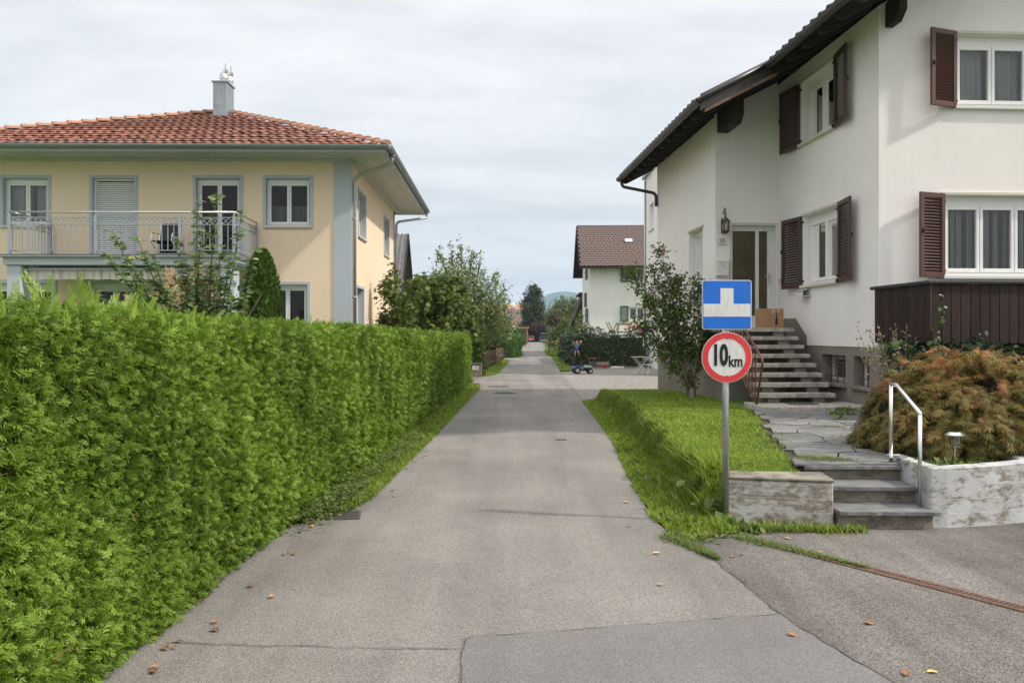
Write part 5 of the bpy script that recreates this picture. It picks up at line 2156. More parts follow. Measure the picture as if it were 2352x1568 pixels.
lan = wall_thing('wall_lantern', 'bronze coach lantern on the wall beside the front door', 'lamp', WD, 0.165, 3.86)
mb = MB()
mb.box(-0.05, 0.05, -0.02, 0.0, -0.17, 0.14)
mb.build('backplate', MT['rust'], lan, bevel=0.008)
mb = MB()
mb.tube(rounded([(0, -0.01, 0.22), (0, -0.05, 0.33), (0, -0.13, 0.33), (0, -0.13, 0.24)], 0.05), 0.010, 8)
mb.lathe([(0.012, 0.13), (0.022, 0.16), (0.012, 0.19), (0.02, 0.21), (0.006, 0.25)], (0, -0.13, 0), 10)
mb.build('bracket', simple('aged_brass', (0.16, 0.10, 0.05), 0.45, 0.2, 20, metal=0.6), lan)
mb = MB()
mb.lathe([(0.095, 0.055), (0.10, 0.065), (0.07, 0.085), (0.055, 0.12), (0.02, 0.14)], (0, -0.13, 0), 14)
mb.build('hood', simple('verdigris_bronze', (0.12, 0.115, 0.085), 0.5, 0.2, 20, metal=0.4), lan)
mb = MB()
for k in range(6):
    an = k * math.pi / 3
    mb.bar((0.075 * math.cos(an), -0.13 + 0.075 * math.sin(an), 0.055), (0.066 * math.cos(an), -0.13 + 0.066 * math.sin(an), -0.13), 0.012, 0.012)
mb.lathe([(0.085, -0.15), (0.085, -0.13)], (0, -0.13, 0), 14)
mb.lathe([(0.02, -0.19), (0.06, -0.165), (0.07, -0.15)], (0, -0.13, 0), 12)
mb.build('cage', simple('bronze', (0.11, 0.085, 0.05), 0.5, 0.2, 20, metal=0.5), lan)
mb = MB()
mb.lathe([(0.062, -0.128), (0.068, 0.052)], (0, -0.13, 0), 12)
mb.build('glass', MT['glass'], lan)
mb = MB()
mb.lathe([(0.018, -0.12), (0.024, -0.06), (0.02, 0.0), (0.006, 0.02)], (0, -0.13, 0), 10)
mb.build('bulb', MT['white_paint'], lan, smooth=True)

npl = wall_thing('house_number_plate', 'white enamel plate with house number 10 beside the door', 'number plate', WD, 0.135, 3.52)
mb = MB()
mb.box(-0.11, 0.11, -0.010, -0.001, -0.082, 0.082)
mb.build('plate', MT['signwhite'], npl, bevel=0.003)
ft = Matrix.Translation((0, -0.0125, 0.022)) @ Matrix.Rotation(R(90), 4, 'X')
text_mesh('number', '10', 0.115, MT['ink'], npl, ft, 0.0008, 0.002, 0.85)
ft = Matrix.Translation((0, -0.0125, -0.05)) @ Matrix.Rotation(R(90), 4, 'X')
text_mesh('street_name', 'Rheinfähre', 0.034, MT['ink'], npl, ft, 0.0008, 0.0, 0.85)

mbx = wall_thing('wall_mailbox', 'white metal letterbox on the wall below the number plate', 'mailbox', WD, 0.13, 3.0)
mb = MB()
mb.box(-0.12, 0.12, -0.10, 0.0, -0.17, 0.12)
mb.build('box_body', MT['whitemetal'], mbx, bevel=0.006)
mb = MB()
mb.prism([(-0.125, -0.115, 0.115), (-0.125, 0, 0.175), (-0.125, 0, 0.185), (-0.125, -0.12, 0.125)], (0.25, 0, 0))
mb.box(-0.115, 0.115, -0.108, -0.10, 0.065, 0.112)
mb.build('lid', MT['whitemetal'], mbx, bevel=0.002)
mb = MB()
mb.lathe([(0.011, 0), (0.011, 0.008)], (0.0, -0.10, 0.035), 10, Matrix.Rotation(R(90), 3, 'X'))
mb.build('lock', MT['castiron'], mbx)
mb = MB()
mb.box(0.03, 0.11, -0.103, -0.10, -0.02, -0.003)
mb.build('name_tag', MT['trim_cream'], mbx)

ic = wall_thing('intercom_panel', 'grey metal intercom panel on the side wall behind the shutter', 'intercom', WS2, 3.72, 3.10)
mb = MB()
mb.box(-0.07, 0.07, -0.035, -0.001, -0.18, 0.18)
mb.build('panel', MT['galv'], ic, bevel=0.005)
mb = MB()
mb.box(-0.03, 0.03, -0.04, -0.035, -0.12, -0.09)
mb.box(-0.01, 0.01, -0.041, -0.035, 0.05, 0.07)
mb.build('button', MT['castiron'], ic)
db = wall_thing('light_switch', 'small cream bell switch on the wall right of the front door', 'switch', WS2, 3.92, 2.72)
mb = MB()
mb.box(-0.03, 0.03, -0.02, -0.001, -0.05, 0.05)
mb.build('switch_box', simple('cream_plastic', (0.55, 0.48, 0.28), 0.5), db, bevel=0.004)

nt_ = wall_thing('newspaper_holder', 'white newspaper tube fixed below the lower side window', 'mailbox', WS2, 2.66, 2.40)
mb = MB()
mb.prism([(-0.16, -0.15, -0.04), (-0.16, 0, -0.04), (-0.16, 0, 0.08), (-0.16, -0.15, 0.045)], (0.012, 0, 0))
mb.box(-0.148, 0.16, -0.15, -0.002, -0.045, -0.035)
mb.box(-0.148, 0.16, -0.01, -0.001, -0.034, 0.08)
mb.box(-0.148, 0.16, -0.15, -0.14, -0.034, 0.04)
mb.build('holder_body', MT['whitemetal'], nt_)
mb = MB()
mb.prism([(-0.17, -0.165, 0.05), (-0.17, 0, 0.095), (-0.17, 0, 0.105), (-0.17, -0.17, 0.06)], (0.34, 0, 0))
mb.build('lid', MT['whitemetal'], nt_)

# ------------------------------------------------------------------ entrance stairs
es = thing('entrance_stairs', 'open washed-concrete stairs with rust-brown railing up to the front door', 'stairs', H10, RZ)
mb = MB()
mb.box(-1.74, -0.03, 0.12, 1.10, 0.42, 0.535)
slab = mb.build('bottom_slab', MT['aggregate'], es, bevel=0.01)
mb = MB()
mb.box(-0.66, 0.66, -0.16, 0.16, 0, 0.07)
td = mb.build('tread', MT['aggregate'], es, bevel=0.008)
for i in range(1, 8):
    o = td if i == 1 else inst(td, es)
    o.location = (-0.96, 0.80 + 0.25 * (i - 1) + 0.16, 0.69 + 0.1545 * (i - 1) - 0.07)
mb = MB()
mb.box(-1.62, -0.28, 2.55, 4.075, 1.70, 1.772)
mb.build('landing', MT['aggregate'], es, bevel=0.008)
mb = MB()
mb.box(-1.55, -0.34, 2.80, 4.05, 0.42, 1.699)
mb.build('landing_base', MT['plinth'], es)
for a_ in (-0.66, -1.42):
    pts = []
    for i in range(1, 9):
        b = 0.86 + 0.25 * (i - 1)
        z = 0.69 + 0.1545 * (i - 1) - 0.071
        pts.append((a_, b, z))
        pts.append((a_, b + 0.25, z))
    lo = [(a_, 2.86, 1.30), (a_, 1.35, 0.44), (a_, 0.86, 0.44)]
    mb = MB()
    mb.prism(pts + lo, (0.2, 0, 0))
    mb.build('stringer', MT['plinth'], es)
# railing
ra = -1.70
sl_ = 0.1545 / 0.25


def rz(b, off):
    return 0.69 + (b - 0.80) * sl_ + off


mb = MB()
mb.tube(rounded([(ra, 0.62, 0.46), (ra, 0.32, 1.24), (ra, 2.55, 1.24 + 2.23 * sl_), (ra, 4.06, 1.24 + 2.23 * sl_)], 0.07), 0.019, 8)
rl = mb.build('railing', MT['red_rail'], es, smooth=True, fix=False)
mb = MB()
mb.bar((ra, 0.60, 0.56), (ra, 2.55, 0.56 + 1.95 * sl_ + 0.05), 0.03, 0.03)
mb.bar((ra, 2.55, 0.56 + 1.95 * sl_ + 0.05), (ra, 4.06, 0.56 + 1.95 * sl_ + 0.05), 0.03, 0.03)
mb.build('lower_rail', MT['red_rail'], rl)
for k in range(24):
    b = 0.66 + 0.14 * k
    z0_ = 0.58 + (min(b, 2.55) - 0.60) * sl_
    z1_ = 1.23 + (min(b, 2.55) - 0.32) * sl_
    mb = MB()
    off = -0.0 if b > 0.8 else 0.0
    mb.bar((ra, b, z0_), (ra, b, z1_), 0.018, 0.018)
    mb.build('baluster', MT['red_rail'], rl)
dm = MB()
dm.box(-0.22, 0.22, -0.15, 0.15, 0, 0.012)
dmo = dm.build('doormat', simple('grey_mat', (0.10, 0.10, 0.105), 0.95, 0.2, 30, 0.6, 90), None)
dmo.location = on_house((-0.95, 0.62, 0.537))
dmo.rotation_euler = (0, 0, RZ)
tag(dmo, 'dark grey mat lying on the lowest stair slab', 'doormat')

cb = thing('cardboard_box', 'brown cardboard box with a printed bottle by the front door', 'box', on_house((-0.60, 2.95, 1.774)), RZ + 0.10)
mb = MB()
mb.box(-0.205, 0.205, -0.16, 0.16, 0, 0.36)
mb.build('carton', MT['card'], cb, bevel=0.005)
mb = MB()
mb.box(-0.035, 0.035, -0.162, -0.1605, 0.27, 0.36)
mb.box(-0.035, 0.035, -0.162, 0.162, 0.3605, 0.362)
mb.box(0.07, 0.13, -0.162, -0.1605, 0.29, 0.36)
mb.build('tape', MT['tape'], cb)
mb = MB()
bot = [(-0.024, 0.06), (0.024, 0.06), (0.024, 0.16), (0.010, 0.20), (0.010, 0.265), (-0.010, 0.265), (-0.010, 0.20), (-0.024, 0.16)]
mb.prism([(0.06 + x, -0.1612, z) for x, z in bot], (0, -0.0012, 0))
mb.box(0.03, 0.09, -0.1624, -0.1612, 0.27, 0.276)
mb.box(0.03, 0.09, -0.1624, -0.1612, 0.045, 0.051)
mb.build('bottle_print', MT['ink'], cb)
# ================================================================== near things
# road signs on one post
sg = thing('road_sign', 'steel signpost with blue dead-end sign above red-rimmed 10 km disc', 'road sign', (1.868, 7.19, 0))
mb = MB()
mb.tube([(0, 0.035, -0.1), (0, 0.035, 2.07)], 0.029, 14)
mb.build('post', MT['galv'], sg, smooth=True, fix=False)


def rrect(w_, h_, r_, n_=5):
    out = []
    for cx_, cz_, a0 in ((w_ / 2 - r_, h_ / 2 - r_, 0), (-w_ / 2 + r_, h_ / 2 - r_, 90), (-w_ / 2 + r_, -h_ / 2 + r_, 180), (w_ / 2 - r_, -h_ / 2 + r_, 270)):
        for k_ in range(n_ + 1):
            an_2 = R(a0 + 90 * k_ / n_)
            out.append((cx_ + r_ * math.cos(an_2), cz_ + r_ * math.sin(an_2)))
    return out


K = 0.915
S = 0.470 * K
zc = 1.908
mb = MB()
mb.prism([(x, -0.006, zc + z) for x, z in rrect(S, S, 0.022)], (0, 0.004, 0))
sq = mb.build('square_sign', MT['signwhite'], sg)
mb = MB()
mb.prism([(x, -0.0085, zc + z) for x, z in rrect(S - 0.014, S - 0.014, 0.017)], (0, 0.002, 0))
mb.build('blue_face', MT['signblue'], sq)
mb = MB()
B = S - 0.022
t0 = S / 2 - 0.078 * K
mb.prism([(-B / 2, -0.0105, zc - 0.113 * K), (B / 2, -0.0105, zc - 0.113 * K), (B / 2, -0.0105, zc + 0.008), (0.062 * K, -0.0105, zc + 0.008), (0.062 * K, -0.0105, zc + t0), (-0.062 * K, -0.0105, zc + t0),
          (-0.062 * K, -0.0105, zc + 0.008), (-B / 2, -0.0105, zc + 0.008)], (0, 0.0016, 0))
mb.build('white_symbol', MT['signwhite'], sq)
mb = MB()
for (x, z) in ((S / 2 - 0.025, S / 2 - 0.025), (-S / 2 + 0.025, S / 2 - 0.025), (-S / 2 + 0.025, -S / 2 + 0.025), (S / 2 - 0.025, -S / 2 + 0.025)):
    mb.lathe([(0.006, 0), (0.004, 0.004)], (x, -0.0085, zc + z), 8, Matrix.Rotation(R(90), 3, 'X'))
mb.build('rivet', MT['castiron'], sq)
zc2 = 1.452
RD = 0.240 * K


def disc(r_, y_, th_, name, mat, parent, r_in=0.0):
    m_b = MB()
    n_ = 56
    if r_in:
        for k_ in range(n_):
            a1, a2 = 2 * math.pi * k_ / n_, 2 * math.pi * (k_ + 1) / n_
            q = [(r_ * math.cos(a1), r_ * math.sin(a1)), (r_ * math.cos(a2), r_ * math.sin(a2)), (r_in * math.cos(a2), r_in * math.sin(a2)), (r_in * math.cos(a1), r_in * math.sin(a1))]
            m_b.poly([(x, y_, zc2 + z) for x, z in q])
    else:
        m_b.prism([(r_ * math.cos(2 * math.pi * k_ / n_), y_, zc2 + r_ * math.sin(2 * math.pi * k_ / n_)) for k_ in range(n_)], (0, th_, 0))
    return m_b.build(name, mat, parent, fix=not r_in)


rd = disc(RD, -0.006, 0.004, 'round_sign', MT['signwhite'], sg)
disc(RD - 0.005, -0.0085, 0.0, 'red_ring', MT['signred'], rd, RD - 0.061 * K)
fm = Matrix.Translation((-0.068 * K, -0.0085, zc2 + 0.012 * K)) @ Matrix.Rotation(R(90), 4, 'X')
text_mesh('speed_number', '10', 0.268 * K, MT['ink'], rd, fm, 0.0008, 0.0105, 0.58)
fm = Matrix.Translation((0.083 * K, -0.0085, zc2 - 0.042 * K)) @ Matrix.Rotation(R(90), 4, 'X')
text_mesh('unit_letters', 'km', 0.150 * K, MT['ink'], rd, fm, 0.0008, 0.003, 0.74)
mb = MB()
for z in (0.178 * K, -0.178 * K):
    mb.lathe([(0.006, 0), (0.004, 0.004)], (0, -0.0085, zc2 + z), 8, Matrix.Rotation(R(90), 3, 'X'))
mb.build('rivet', MT['castiron'], rd)
mb = MB()
for z in (zc + 0.12, zc - 0.12, zc2 + 0.1, zc2 - 0.1):
    mb.box(-0.06, 0.06, -0.0019, 0.012, z - 0.012, z + 0.012)
    mb.lathe([(0.036, -0.012), (0.036, 0.012)], (0, 0.035, z), 12)
mb.build('clamp', MT['galv'], sg)

# stainless handrail
hr = thing('handrail', 'stainless steel handrail standing beside the garden steps', 'handrail', (3.540, 7.17, 0))
mb = MB()
mb.tube([(0.0, 0.0, 0.15), (0.0, 0.0, 0.955)], 0.017, 12)
mb.build('post', MT['steel'], hr, smooth=True, fix=False)
mb = MB()
mb.tube([(0.0, 0.55, 0.46), (0.0, 0.55, 1.185)], 0.017, 12)
mb.build('post', MT['steel'], hr, smooth=True, fix=False)
mb = MB()
mb.tube([(0, 0.565, 1.185), (0.0, 0.43, 1.185), (0, 0, 0.965), (0, 0, 0.94)], 0.017, 12)
mb.build('top_rail', MT['steel'], hr, smooth=True, fix=False)
mb = MB()
mb.box(-0.04, 0.14, 0.51, 0.59, 0.503, 0.511)
mb.lathe([(0.011, 0.511), (0.011, 0.523)], (0.07, 0.53, 0), 6)
mb.lathe([(0.011, 0.511), (0.011, 0.523)], (0.11, 0.57, 0), 6)
mb.build('base_plate', MT['steel'], hr)

# solar garden lamp
gl_ = thing('solar_garden_lamp', 'small steel solar lamp stuck in the planter bed', 'lamp', (4.02, 7.50, 0.41))
mb = MB()
mb.tube([(0, 0, -0.05), (0, 0, 0.24)], 0.005, 8)
mb.build('stake', MT['steel'], gl_)
mb = MB()
mb.lathe([(0.03, 0.22), (0.042, 0.225), (0.042, 0.315), (0.03, 0.32)], (0, 0, 0), 14)
mb.build('diffuser', MT['glass'], gl_)
mb = MB()
mb.lathe([(0.085, 0.325), (0.086, 0.333), (0.055, 0.352), (0.05, 0.357)], (0, 0, 0), 18)
mb.build('lamp_shade', MT['steel'], gl_)
mb = MB()
mb.box(-0.03, 0.03, -0.03, 0.03, 0.357, 0.362)
mb.build('solar_cell', MT['black'], gl_)

# rusty drain channel
A, Bv = Vector((2.02, 6.53, 0)), Vector((3.9, 3.72, 0))
dch = thing('drain_channel', 'rusty slotted drain channel running diagonally across the forecourt', 'drain', A, math.atan2(Bv.y - A.y, Bv.x - A.x))
Ld = (Bv - A).length
for y in (-0.058, 0.046):
    mb = MB()
    mb.box(0, Ld, y, y + 0.012, -0.03, 0.008)
    mb.build('channel_edge', MT['rust'], dch)
mb = MB()
mb.box(0, Ld, -0.046, 0.046, -0.004, 0.0025)
mb.build('channel_bed', MT['tar'], dch)
seg = None
k = 0
x = 0.002
while x < Ld - 0.5:
    mb = MB()
    mb.box(0, 0.496, -0.045, -0.028, 0.003, 0.009)
    mb.box(0, 0.496, 0.028, 0.045, 0.003, 0.009)
    for q in range(16):
        mb.prism([(0.008 + q * 0.031, -0.0278, 0.003), (0.022 + q * 0.031, -0.0278, 0.003), (0.032 + q * 0.031, 0.0278, 0.003), (0.018 + q * 0.031, 0.0278, 0.003)], (0, 0, 0.0055))
    if seg is None:
        seg = mb.build('grate', MT['rust'], dch)
        o = seg
    else:
        o = inst(seg, dch)
    o.location = (x, 0, 0)
    x += 0.5


# manholes and gully
def manhole(loc, r_, label, slots=True):
    t = thing('manhole_cover', label, 'manhole', loc)
    m_b = MB()
    m_b.lathe([(r_, 0.001), (r_, 0.008), (r_ * 0.90, 0.009), (r_ * 0.895, 0.004)], (0, 0, 0), 28)
    m_b.build('rim', MT['castiron'], t)
    m_b = MB()
    m_b.lathe([(r_ * 0.88, 0.002), (r_ * 0.88, 0.007)], (0, 0, 0), 28)
    cv = m_b.build('lid', MT['castiron'], t)
    if slots:
        m_b = MB()
        for q in range(-4, 5):
            hw = math.sqrt(max(0.01, (r_ * 0.75) ** 2 - (q * r_ * 0.16) ** 2))
            m_b.box(-hw, hw, q * r_ * 0.16 - r_ * 0.035, q * r_ * 0.16 + r_ * 0.035, 0.0072, 0.0082)
        m_b.build('slot', MT['tar'], cv)
    return t


manhole((-0.20, 23.3, 0), 0.33, 'slotted round manhole cover in the lane past the hedge shadow')
manhole((-0.42, 26.2, 0), 0.34, 'flat round manhole cover farthest along the lane by the hedge end', False)
manhole((0.77, 12.95, 0), 0.09, 'small round valve cap at the edge of the house shadow', False)
gu = thing('gully_grate', 'rusty rectangular gully grate at the foot of the hedge', 'drain', (-1.60, 7.52, -0.008), R(8))
mb = MB()
for (a, b, c, d) in ((-0.22, 0.22, -0.17, -0.145), (-0.22, 0.22, 0.145, 0.17), (-0.22, -0.195, -0.145, 0.145), (0.195, 0.22, -0.145, 0.145)):
    mb.box(a, b, c, d, 0.0, 0.018)
mb.build('frame', MT['castiron'], gu)
mb = MB()
mb.box(-0.195, 0.195, -0.145, 0.145, 0.001, 0.006)
mb.build('sump', MT['tar'], gu)
for q in range(7):
    mb = MB()
    mb.box(-0.194, 0.194, -0.13 + q * 0.0385, -0.112 + q * 0.0385, 0.006, 0.02)
    mb.build('bar', MT['castiron'], gu)

# fallen leaves, mostly along the hedge foot
lf = []
for kind in range(3):
    v = [(0, 0, 0.004), (-0.28, 0.35, 0.05), (-0.2, 0.7, 0.07), (0, 1.0, 0.02), (0.22, 0.68, 0.05), (0.27, 0.33, 0.085), (0, 0.5, 0.004)]
    rr_ = random.Random(kind)
    v = [(x + rr_.uniform(-0.05, 0.05), y + rr_.uniform(-0.05, 0.05), z + rr_.uniform(0, 0.05)) for x, y, z in v]
    f = [(0, 6, 1), (1, 6, 2), (2, 6, 3), (3, 6, 4), (4, 6, 5), (5, 6, 0)]
    m_b = MB()
    m_b.add(v, f)
    m_b.tube([(0, 0.0, 0.01), (0.02, -0.3, 0.03)], 0.012, 4)
    lf.append(m_b)
spots = []
for k in range(34):
    y = 3.2 + 12.5 * random.random() ** 2.2
    foot = ipl(HB, y) if y < 7.3 else ipl(LE, y)
    spots.append((foot + 0.085 + abs(random.gauss(0, 0.09)), y))
spots += [(-1.5, 5.2), (1.02, 7.1), (1.20, 6.55), (1.05, 6.2), (1.35, 6.9), (1.62, 6.1), (1.70, 6.18), (0.95, 5.45), (1.55, 5.5), (2.0, 4.72), (1.55, 4.5), (2.02, 4.03), (1.9, 3.98),
          (-1.15, 11.2), (2.35, 6.25), (4.9, 6.85), (4.6, 6.55), (1.3, 9.0), (2.2, 6.7), (1.15, 8.1)]
lsrc = {}
for i, (x, y) in enumerate(spots):
    kd = i % 3
    yel = (i % 4 == 1)
    key = (kd, yel)
    if key not in lsrc:
        o = lf[kd].build('fallen_leaf', MT['yellow_leaf' if yel else 'dead_leaf'], None, fix=False)
        lsrc[key] = o
    else:
        o = inst(lsrc[key], None)
    s = random.uniform(0.038, 0.07)
    o.scale = (s, s, s * 1.3)
    o.location = (x, y, 0.006 if x > -1.3 else 0.012)
    o.rotation_euler = (random.uniform(-0.1, 0.1), random.uniform(-0.1, 0.1), random.uniform(0, 6.28))
    if x > 1.25:
        tag(o, 'dry fallen leaf lying near the forecourt and grassy bank', 'leaf', 'fallen leaves on the forecourt side')
    else:
        tag(o, 'dry brown fallen leaf lying on the lane near the hedge', 'leaf', 'fallen leaves along the lane')

# ------------------------------------------------------------------ grass on the raised lawn
def lawn_pts(n, y0, y1, dmin=0.0, dmax=9.0):
    out = []
    y = y0 + (y1 - y0) * rng.uniform(0, 1, n) ** 1.25
    x = rng.uniform(1.2, 5.6, n)
    for a, b in zip(x, y):
        d = a - ipl(RE, b)
        if d < dmin + 0.02 * math.sin(b * 9) or d > dmax or not lawn_in(a, b):
            continue
        pl_, pr_ = path_lr(b)
        if pl_ - 0.02 < a < pr_ + 0.1 and 7.6 < b < 13.2:
            continue
        if 1.9 < a and b < 7.5:
            continue
        if b > 12.9 and a > 3.85:
            continue
        out.append((a, b, lawn_h(a, b) - 0.006))
    return np.array(out)


gp = []
p = lawn_pts(190000, 6.4, 15.0)
d_ = p[:, 0] - np.array([ipl(RE, b) for b in p[:, 1]])
edge = np.exp(-((d_ - 0.42) / 0.16) ** 2)
h = 0.028 + 0.032 * edge + 0.012 * (d_ < 0.3) + 0.02 * (rng.uniform(0, 1, len(p)) > 0.93)
pat = np.array([mnoise.noise(Vector((a * 1.7, b * 1.1, 4.0))) + 0.6 * mnoise.noise(Vector((a * 6, b * 4, 9.0))) for a, b in p[:, :2]])
tn = np.clip(rng.normal(0.5, 0.24, len(p)) + 0.32 * pat - 0.2 * edge, 0, 1)
grass('', None, p, h, 0.008 + 0.0012 * (p[:, 1] - 7), 0.9, tint=tn, into=gp)
p = lawn_pts(38000, 15.0, 21.8)
d_ = p[:, 0] - np.array([ipl(RE, b) for b in p[:, 1]])
edge = np.exp(-((d_ - 0.42) / 0.16) ** 2)
grass('', None, p, 0.045 + 0.04 * edge, 0.019, 0.9, tint=np.clip(rng.normal(0.45, 0.2, len(p)), 0, 1), into=gp)
np_mesh('lawn_grass', MT['grass'], gp, lawn)
# long tufts on the bank and at the foot of the sign and wall
tp = []
tuft = [(1.72, 8.9), (1.66, 8.4), (1.75, 8.1), (1.80, 7.8), (1.62, 7.9), (1.70, 7.5), (1.90, 7.75), (1.95, 8.0), (1.76, 9.6), (1.84, 10.4), (1.88, 11.4), (1.93, 12.6), (1.98, 14.0), (2.0, 15.4), (2.02, 16.6),
        (1.76, 7.0), (1.70, 6.95), (2.0, 7.0), (2.18, 6.98), (2.45, 6.95), (2.62, 6.93), (2.8, 6.92), (1.82, 10.9), (1.90, 12.0), (1.95, 13.3), (2.0, 14.7)]
for (x, y) in tuft:
    n = 80 if y < 9 else 40
    px = x + rng.normal(0, 0.075, n)
    py = y + rng.normal(0, 0.14 if y > 7.1 else 0.06, n)
    pz = np.array([max(0.0, lawn_h(a, b)) if lawn_in(a, b) else 0.0 for a, b in zip(px, py)])
    low = y < 7.05
    grass('', None, np.stack([px, py, pz], 1), (0.07 if low else (0.125 if y < 9 else 0.09)), 0.011, 1.3, tint=np.clip(rng.normal(0.5, 0.25, n), 0, 1), into=tp)
# weeds in the forecourt joints and path joints
wp = []
for (a, b, n, hh) in (((1.30, 6.75), (1.50, 6.05), 1500, 0.035), ((1.85, 6.72), (2.5, 5.82), 1500, 0.03), ((2.0, 6.97), (2.95, 6.9), 700, 0.05)):
    t = rng.uniform(0, 1, n) ** 1.2
    px = a[0] + (b[0] - a[0]) * t + rng.normal(0, 0.05, n) * (1.2 - t)
    py = a[1] + (b[1] - a[1]) * t + rng.normal(0, 0.035, n) * (1.2 - t)
    grass('', None, np.stack([px, py, np.full(n, 0.001)], 1), hh, 0.007, 1.2, tint=np.clip(rng.normal(0.4, 0.2, n), 0, 1), into=wp)
for (x, y, n) in ((2.9, 8.0, 260), (3.0, 7.9, 200), (3.15, 7.86, 160), (3.0, 9.3, 150), (3.1, 9.9, 150), (2.85, 8.8, 200), (3.3, 10.9, 150), (3.9, 9.6, 120), (4.1, 10.6, 200), (4.5, 11.4, 240)):
    px = x + rng.normal(0, 0.12, n)
    py = y + rng.normal(0, 0.05, n)
    grass('', None, np.stack([px, py, np.array([plateau(b) + 0.05 for b in py])], 1), 0.05, 0.007, 1.1, into=wp)
rd_ = []
n = 5200
y = 7.6 + 11.5 * rng.uniform(0, 1, n) ** 1.3
x = np.array([ipl(RE, b) for b in y]) + 0.43 + rng.normal(0, 0.05, n)
z = np.array([lawn_h(a, b) for a, b in zip(x, y)])
grass('', None, np.stack([x, y, z - 0.03], 1), 0.085, 0.006 + 0.0004 * y, 1.4, tint=np.clip(rng.normal(0.35, 0.25, n), 0, 1), into=rd_)
np_mesh('ridge_grass', MT['grass_dry'], rd_, lawn)
np_mesh('long_grass', MT['grass'], tp, lawn)
tag(np_mesh('weeds', MT['grass_dry'], wp, None), 'weedy grass growing in the joints of forecourt and path', 'weeds')
# broad leaved plants at the foot of the wall
bl = []
for (x, y, z, n, s) in ((1.86, 6.98, 0.02, 26, 0.12), (2.05, 6.93, 0.0, 22, 0.11), (1.74, 7.3, 0.12, 18, 0.11), (1.7, 7.65, 0.25, 16, 0.12), (2.3, 6.95, 0.0, 14, 0.08), (1.55, 7.0, 0.03, 16, 0.08), (1.45, 8.4, 0.03, 30, 0.06), (1.44, 9.4, 0.03, 30, 0.06), (1.5, 7.7, 0.03, 34, 0.06), (1.40, 7.25, 0.03, 30, 0.055), (1.58, 8.0, 0.06, 24, 0.07), (1.6, 9.0, 0.06, 24, 0.07), (1.52, 10.3, 0.04, 30, 0.06), (1.62, 11.3, 0.05, 30, 0.06), (1.36, 6.85, 0.01, 30, 0.05), (1.62, 6.75, 0.01, 34, 0.06), (1.5, 6.62, 0.01, 26, 0.05),
                        (4.05, 7.62, 0.47, 60, 0.06), (3.8, 7.42, 0.47, 50, 0.05), (4.0, 7.40, 0.47, 50, 0.05), (4.2, 7.48, 0.47, 60, 0.05), (4.38, 7.58, 0.47, 50, 0.05), (3.7, 7.6, 0.47, 40, 0.05), (4.35, 9.5, 0.5, 60, 0.07), (4.9, 12.2, 0.52, 60, 0.08), (4.6, 11.6, 0.52, 40, 0.07)):
    ps = np.stack([x + rng.normal(0, 0.07, n), y + rng.normal(0, 0.07, n), np.full(n, z)], 1)
    d = unit(n) + np.array([0, 0, 0.7])
    scatter('', None, *LEAF_OV, ps, basis(d, unit(n) * 0.4 + np.array([0, 0, 1.0])), s * rng.uniform(0.6, 1.2, n), rng.uniform(0.3, 0.9, n), into=bl)
tag(np_mesh('broadleaf_weeds', MT['mixed'], bl, None), 'broad-leaved green weeds at the foot of the low wall', 'weeds')

# verge on the left: grass and clover
vp = []
n = 15000
y = 7.25 + 19.8 * rng.uniform(0, 1, n) ** 1.4
l_ = np.interp(y, [t[0] for t in vl], [t[1] for t in vl])
r_ = np.interp(y, [t[0] for t in LE], [t[1] for t in LE])
x = l_ + (r_ - l_ + 0.04) * rng.uniform(0, 1, n)
gy = np.clip((y - 7) / 20, 0, 1)
grass('', None, np.stack([x, y, np.full(n, 0.01)], 1), 0.048 + 0.03 * np.sin(y * 3) ** 2, 0.009 + 0.008 * gy, 0.8, tint=np.clip(rng.normal(0.4, 0.2, n), 0, 1), into=vp)
np_mesh('verge_grass', MT['grass'], vp, verge)
cl = []
for (cx_, cy_, n) in ((-1.80, 7.35, 240), (-1.75, 7.6, 200), (-1.66, 7.75, 260), (-1.62, 8.2, 320), (-1.68, 8.8, 260), (-1.6, 9.6, 240), (-1.58, 10.6, 260), (-1.52, 11.6, 200), (-1.5, 12.8, 180)):
    ps = np.stack([cx_ + rng.normal(0, 0.10, n), cy_ + rng.normal(0, 0.26, n), rng.uniform(0.04, 0.13, n)], 1)
    d = unit(n) * np.array([1, 1, 0.3])
    scatter('', None, *LEAF_OV, ps, basis(d, unit(n) * 0.4 + np.array([0, 0, 1.0])), 0.045 * rng.uniform(0.6, 1.3, n), rng.uniform(0.2, 0.9, n), into=cl)
np_mesh('clover', MT['mixed'], cl, verge)
for (vv, y0, y1, fl, fr, n) in ((verge2, 33.2, 52.5, lambda y: ipl(isl, y), lambda y: ipl(LE, y), 6000), (verge3, 37.5, 46.8, lambda y: ipl(RE, y), lambda y: ipl(RE, y) + 0.9, 2500),
                                (verge4, 49.2, 59.5, lambda y: ipl(RE, y), lambda y: ipl(RE, y) + 0.9, 2500), (verge5, 63.8, 76, lambda y: ipl(RE, y) - 0.25, lambda y: ipl(RE, y) + 1.2, 2500)):
    y = rng.uniform(y0, y1, n)
    a = np.array([fl(q) for q in y])
    b = np.array([fr(q) for q in y])
    x = a + (b - a) * rng.uniform(0, 1, n)
    grass('verge_grass', MT['grass'], np.stack([x, y, np.full(n, 0.01)], 1), 0.06 if vv is not verge5 else 0.28, 0.03, 0.6, parent=vv)

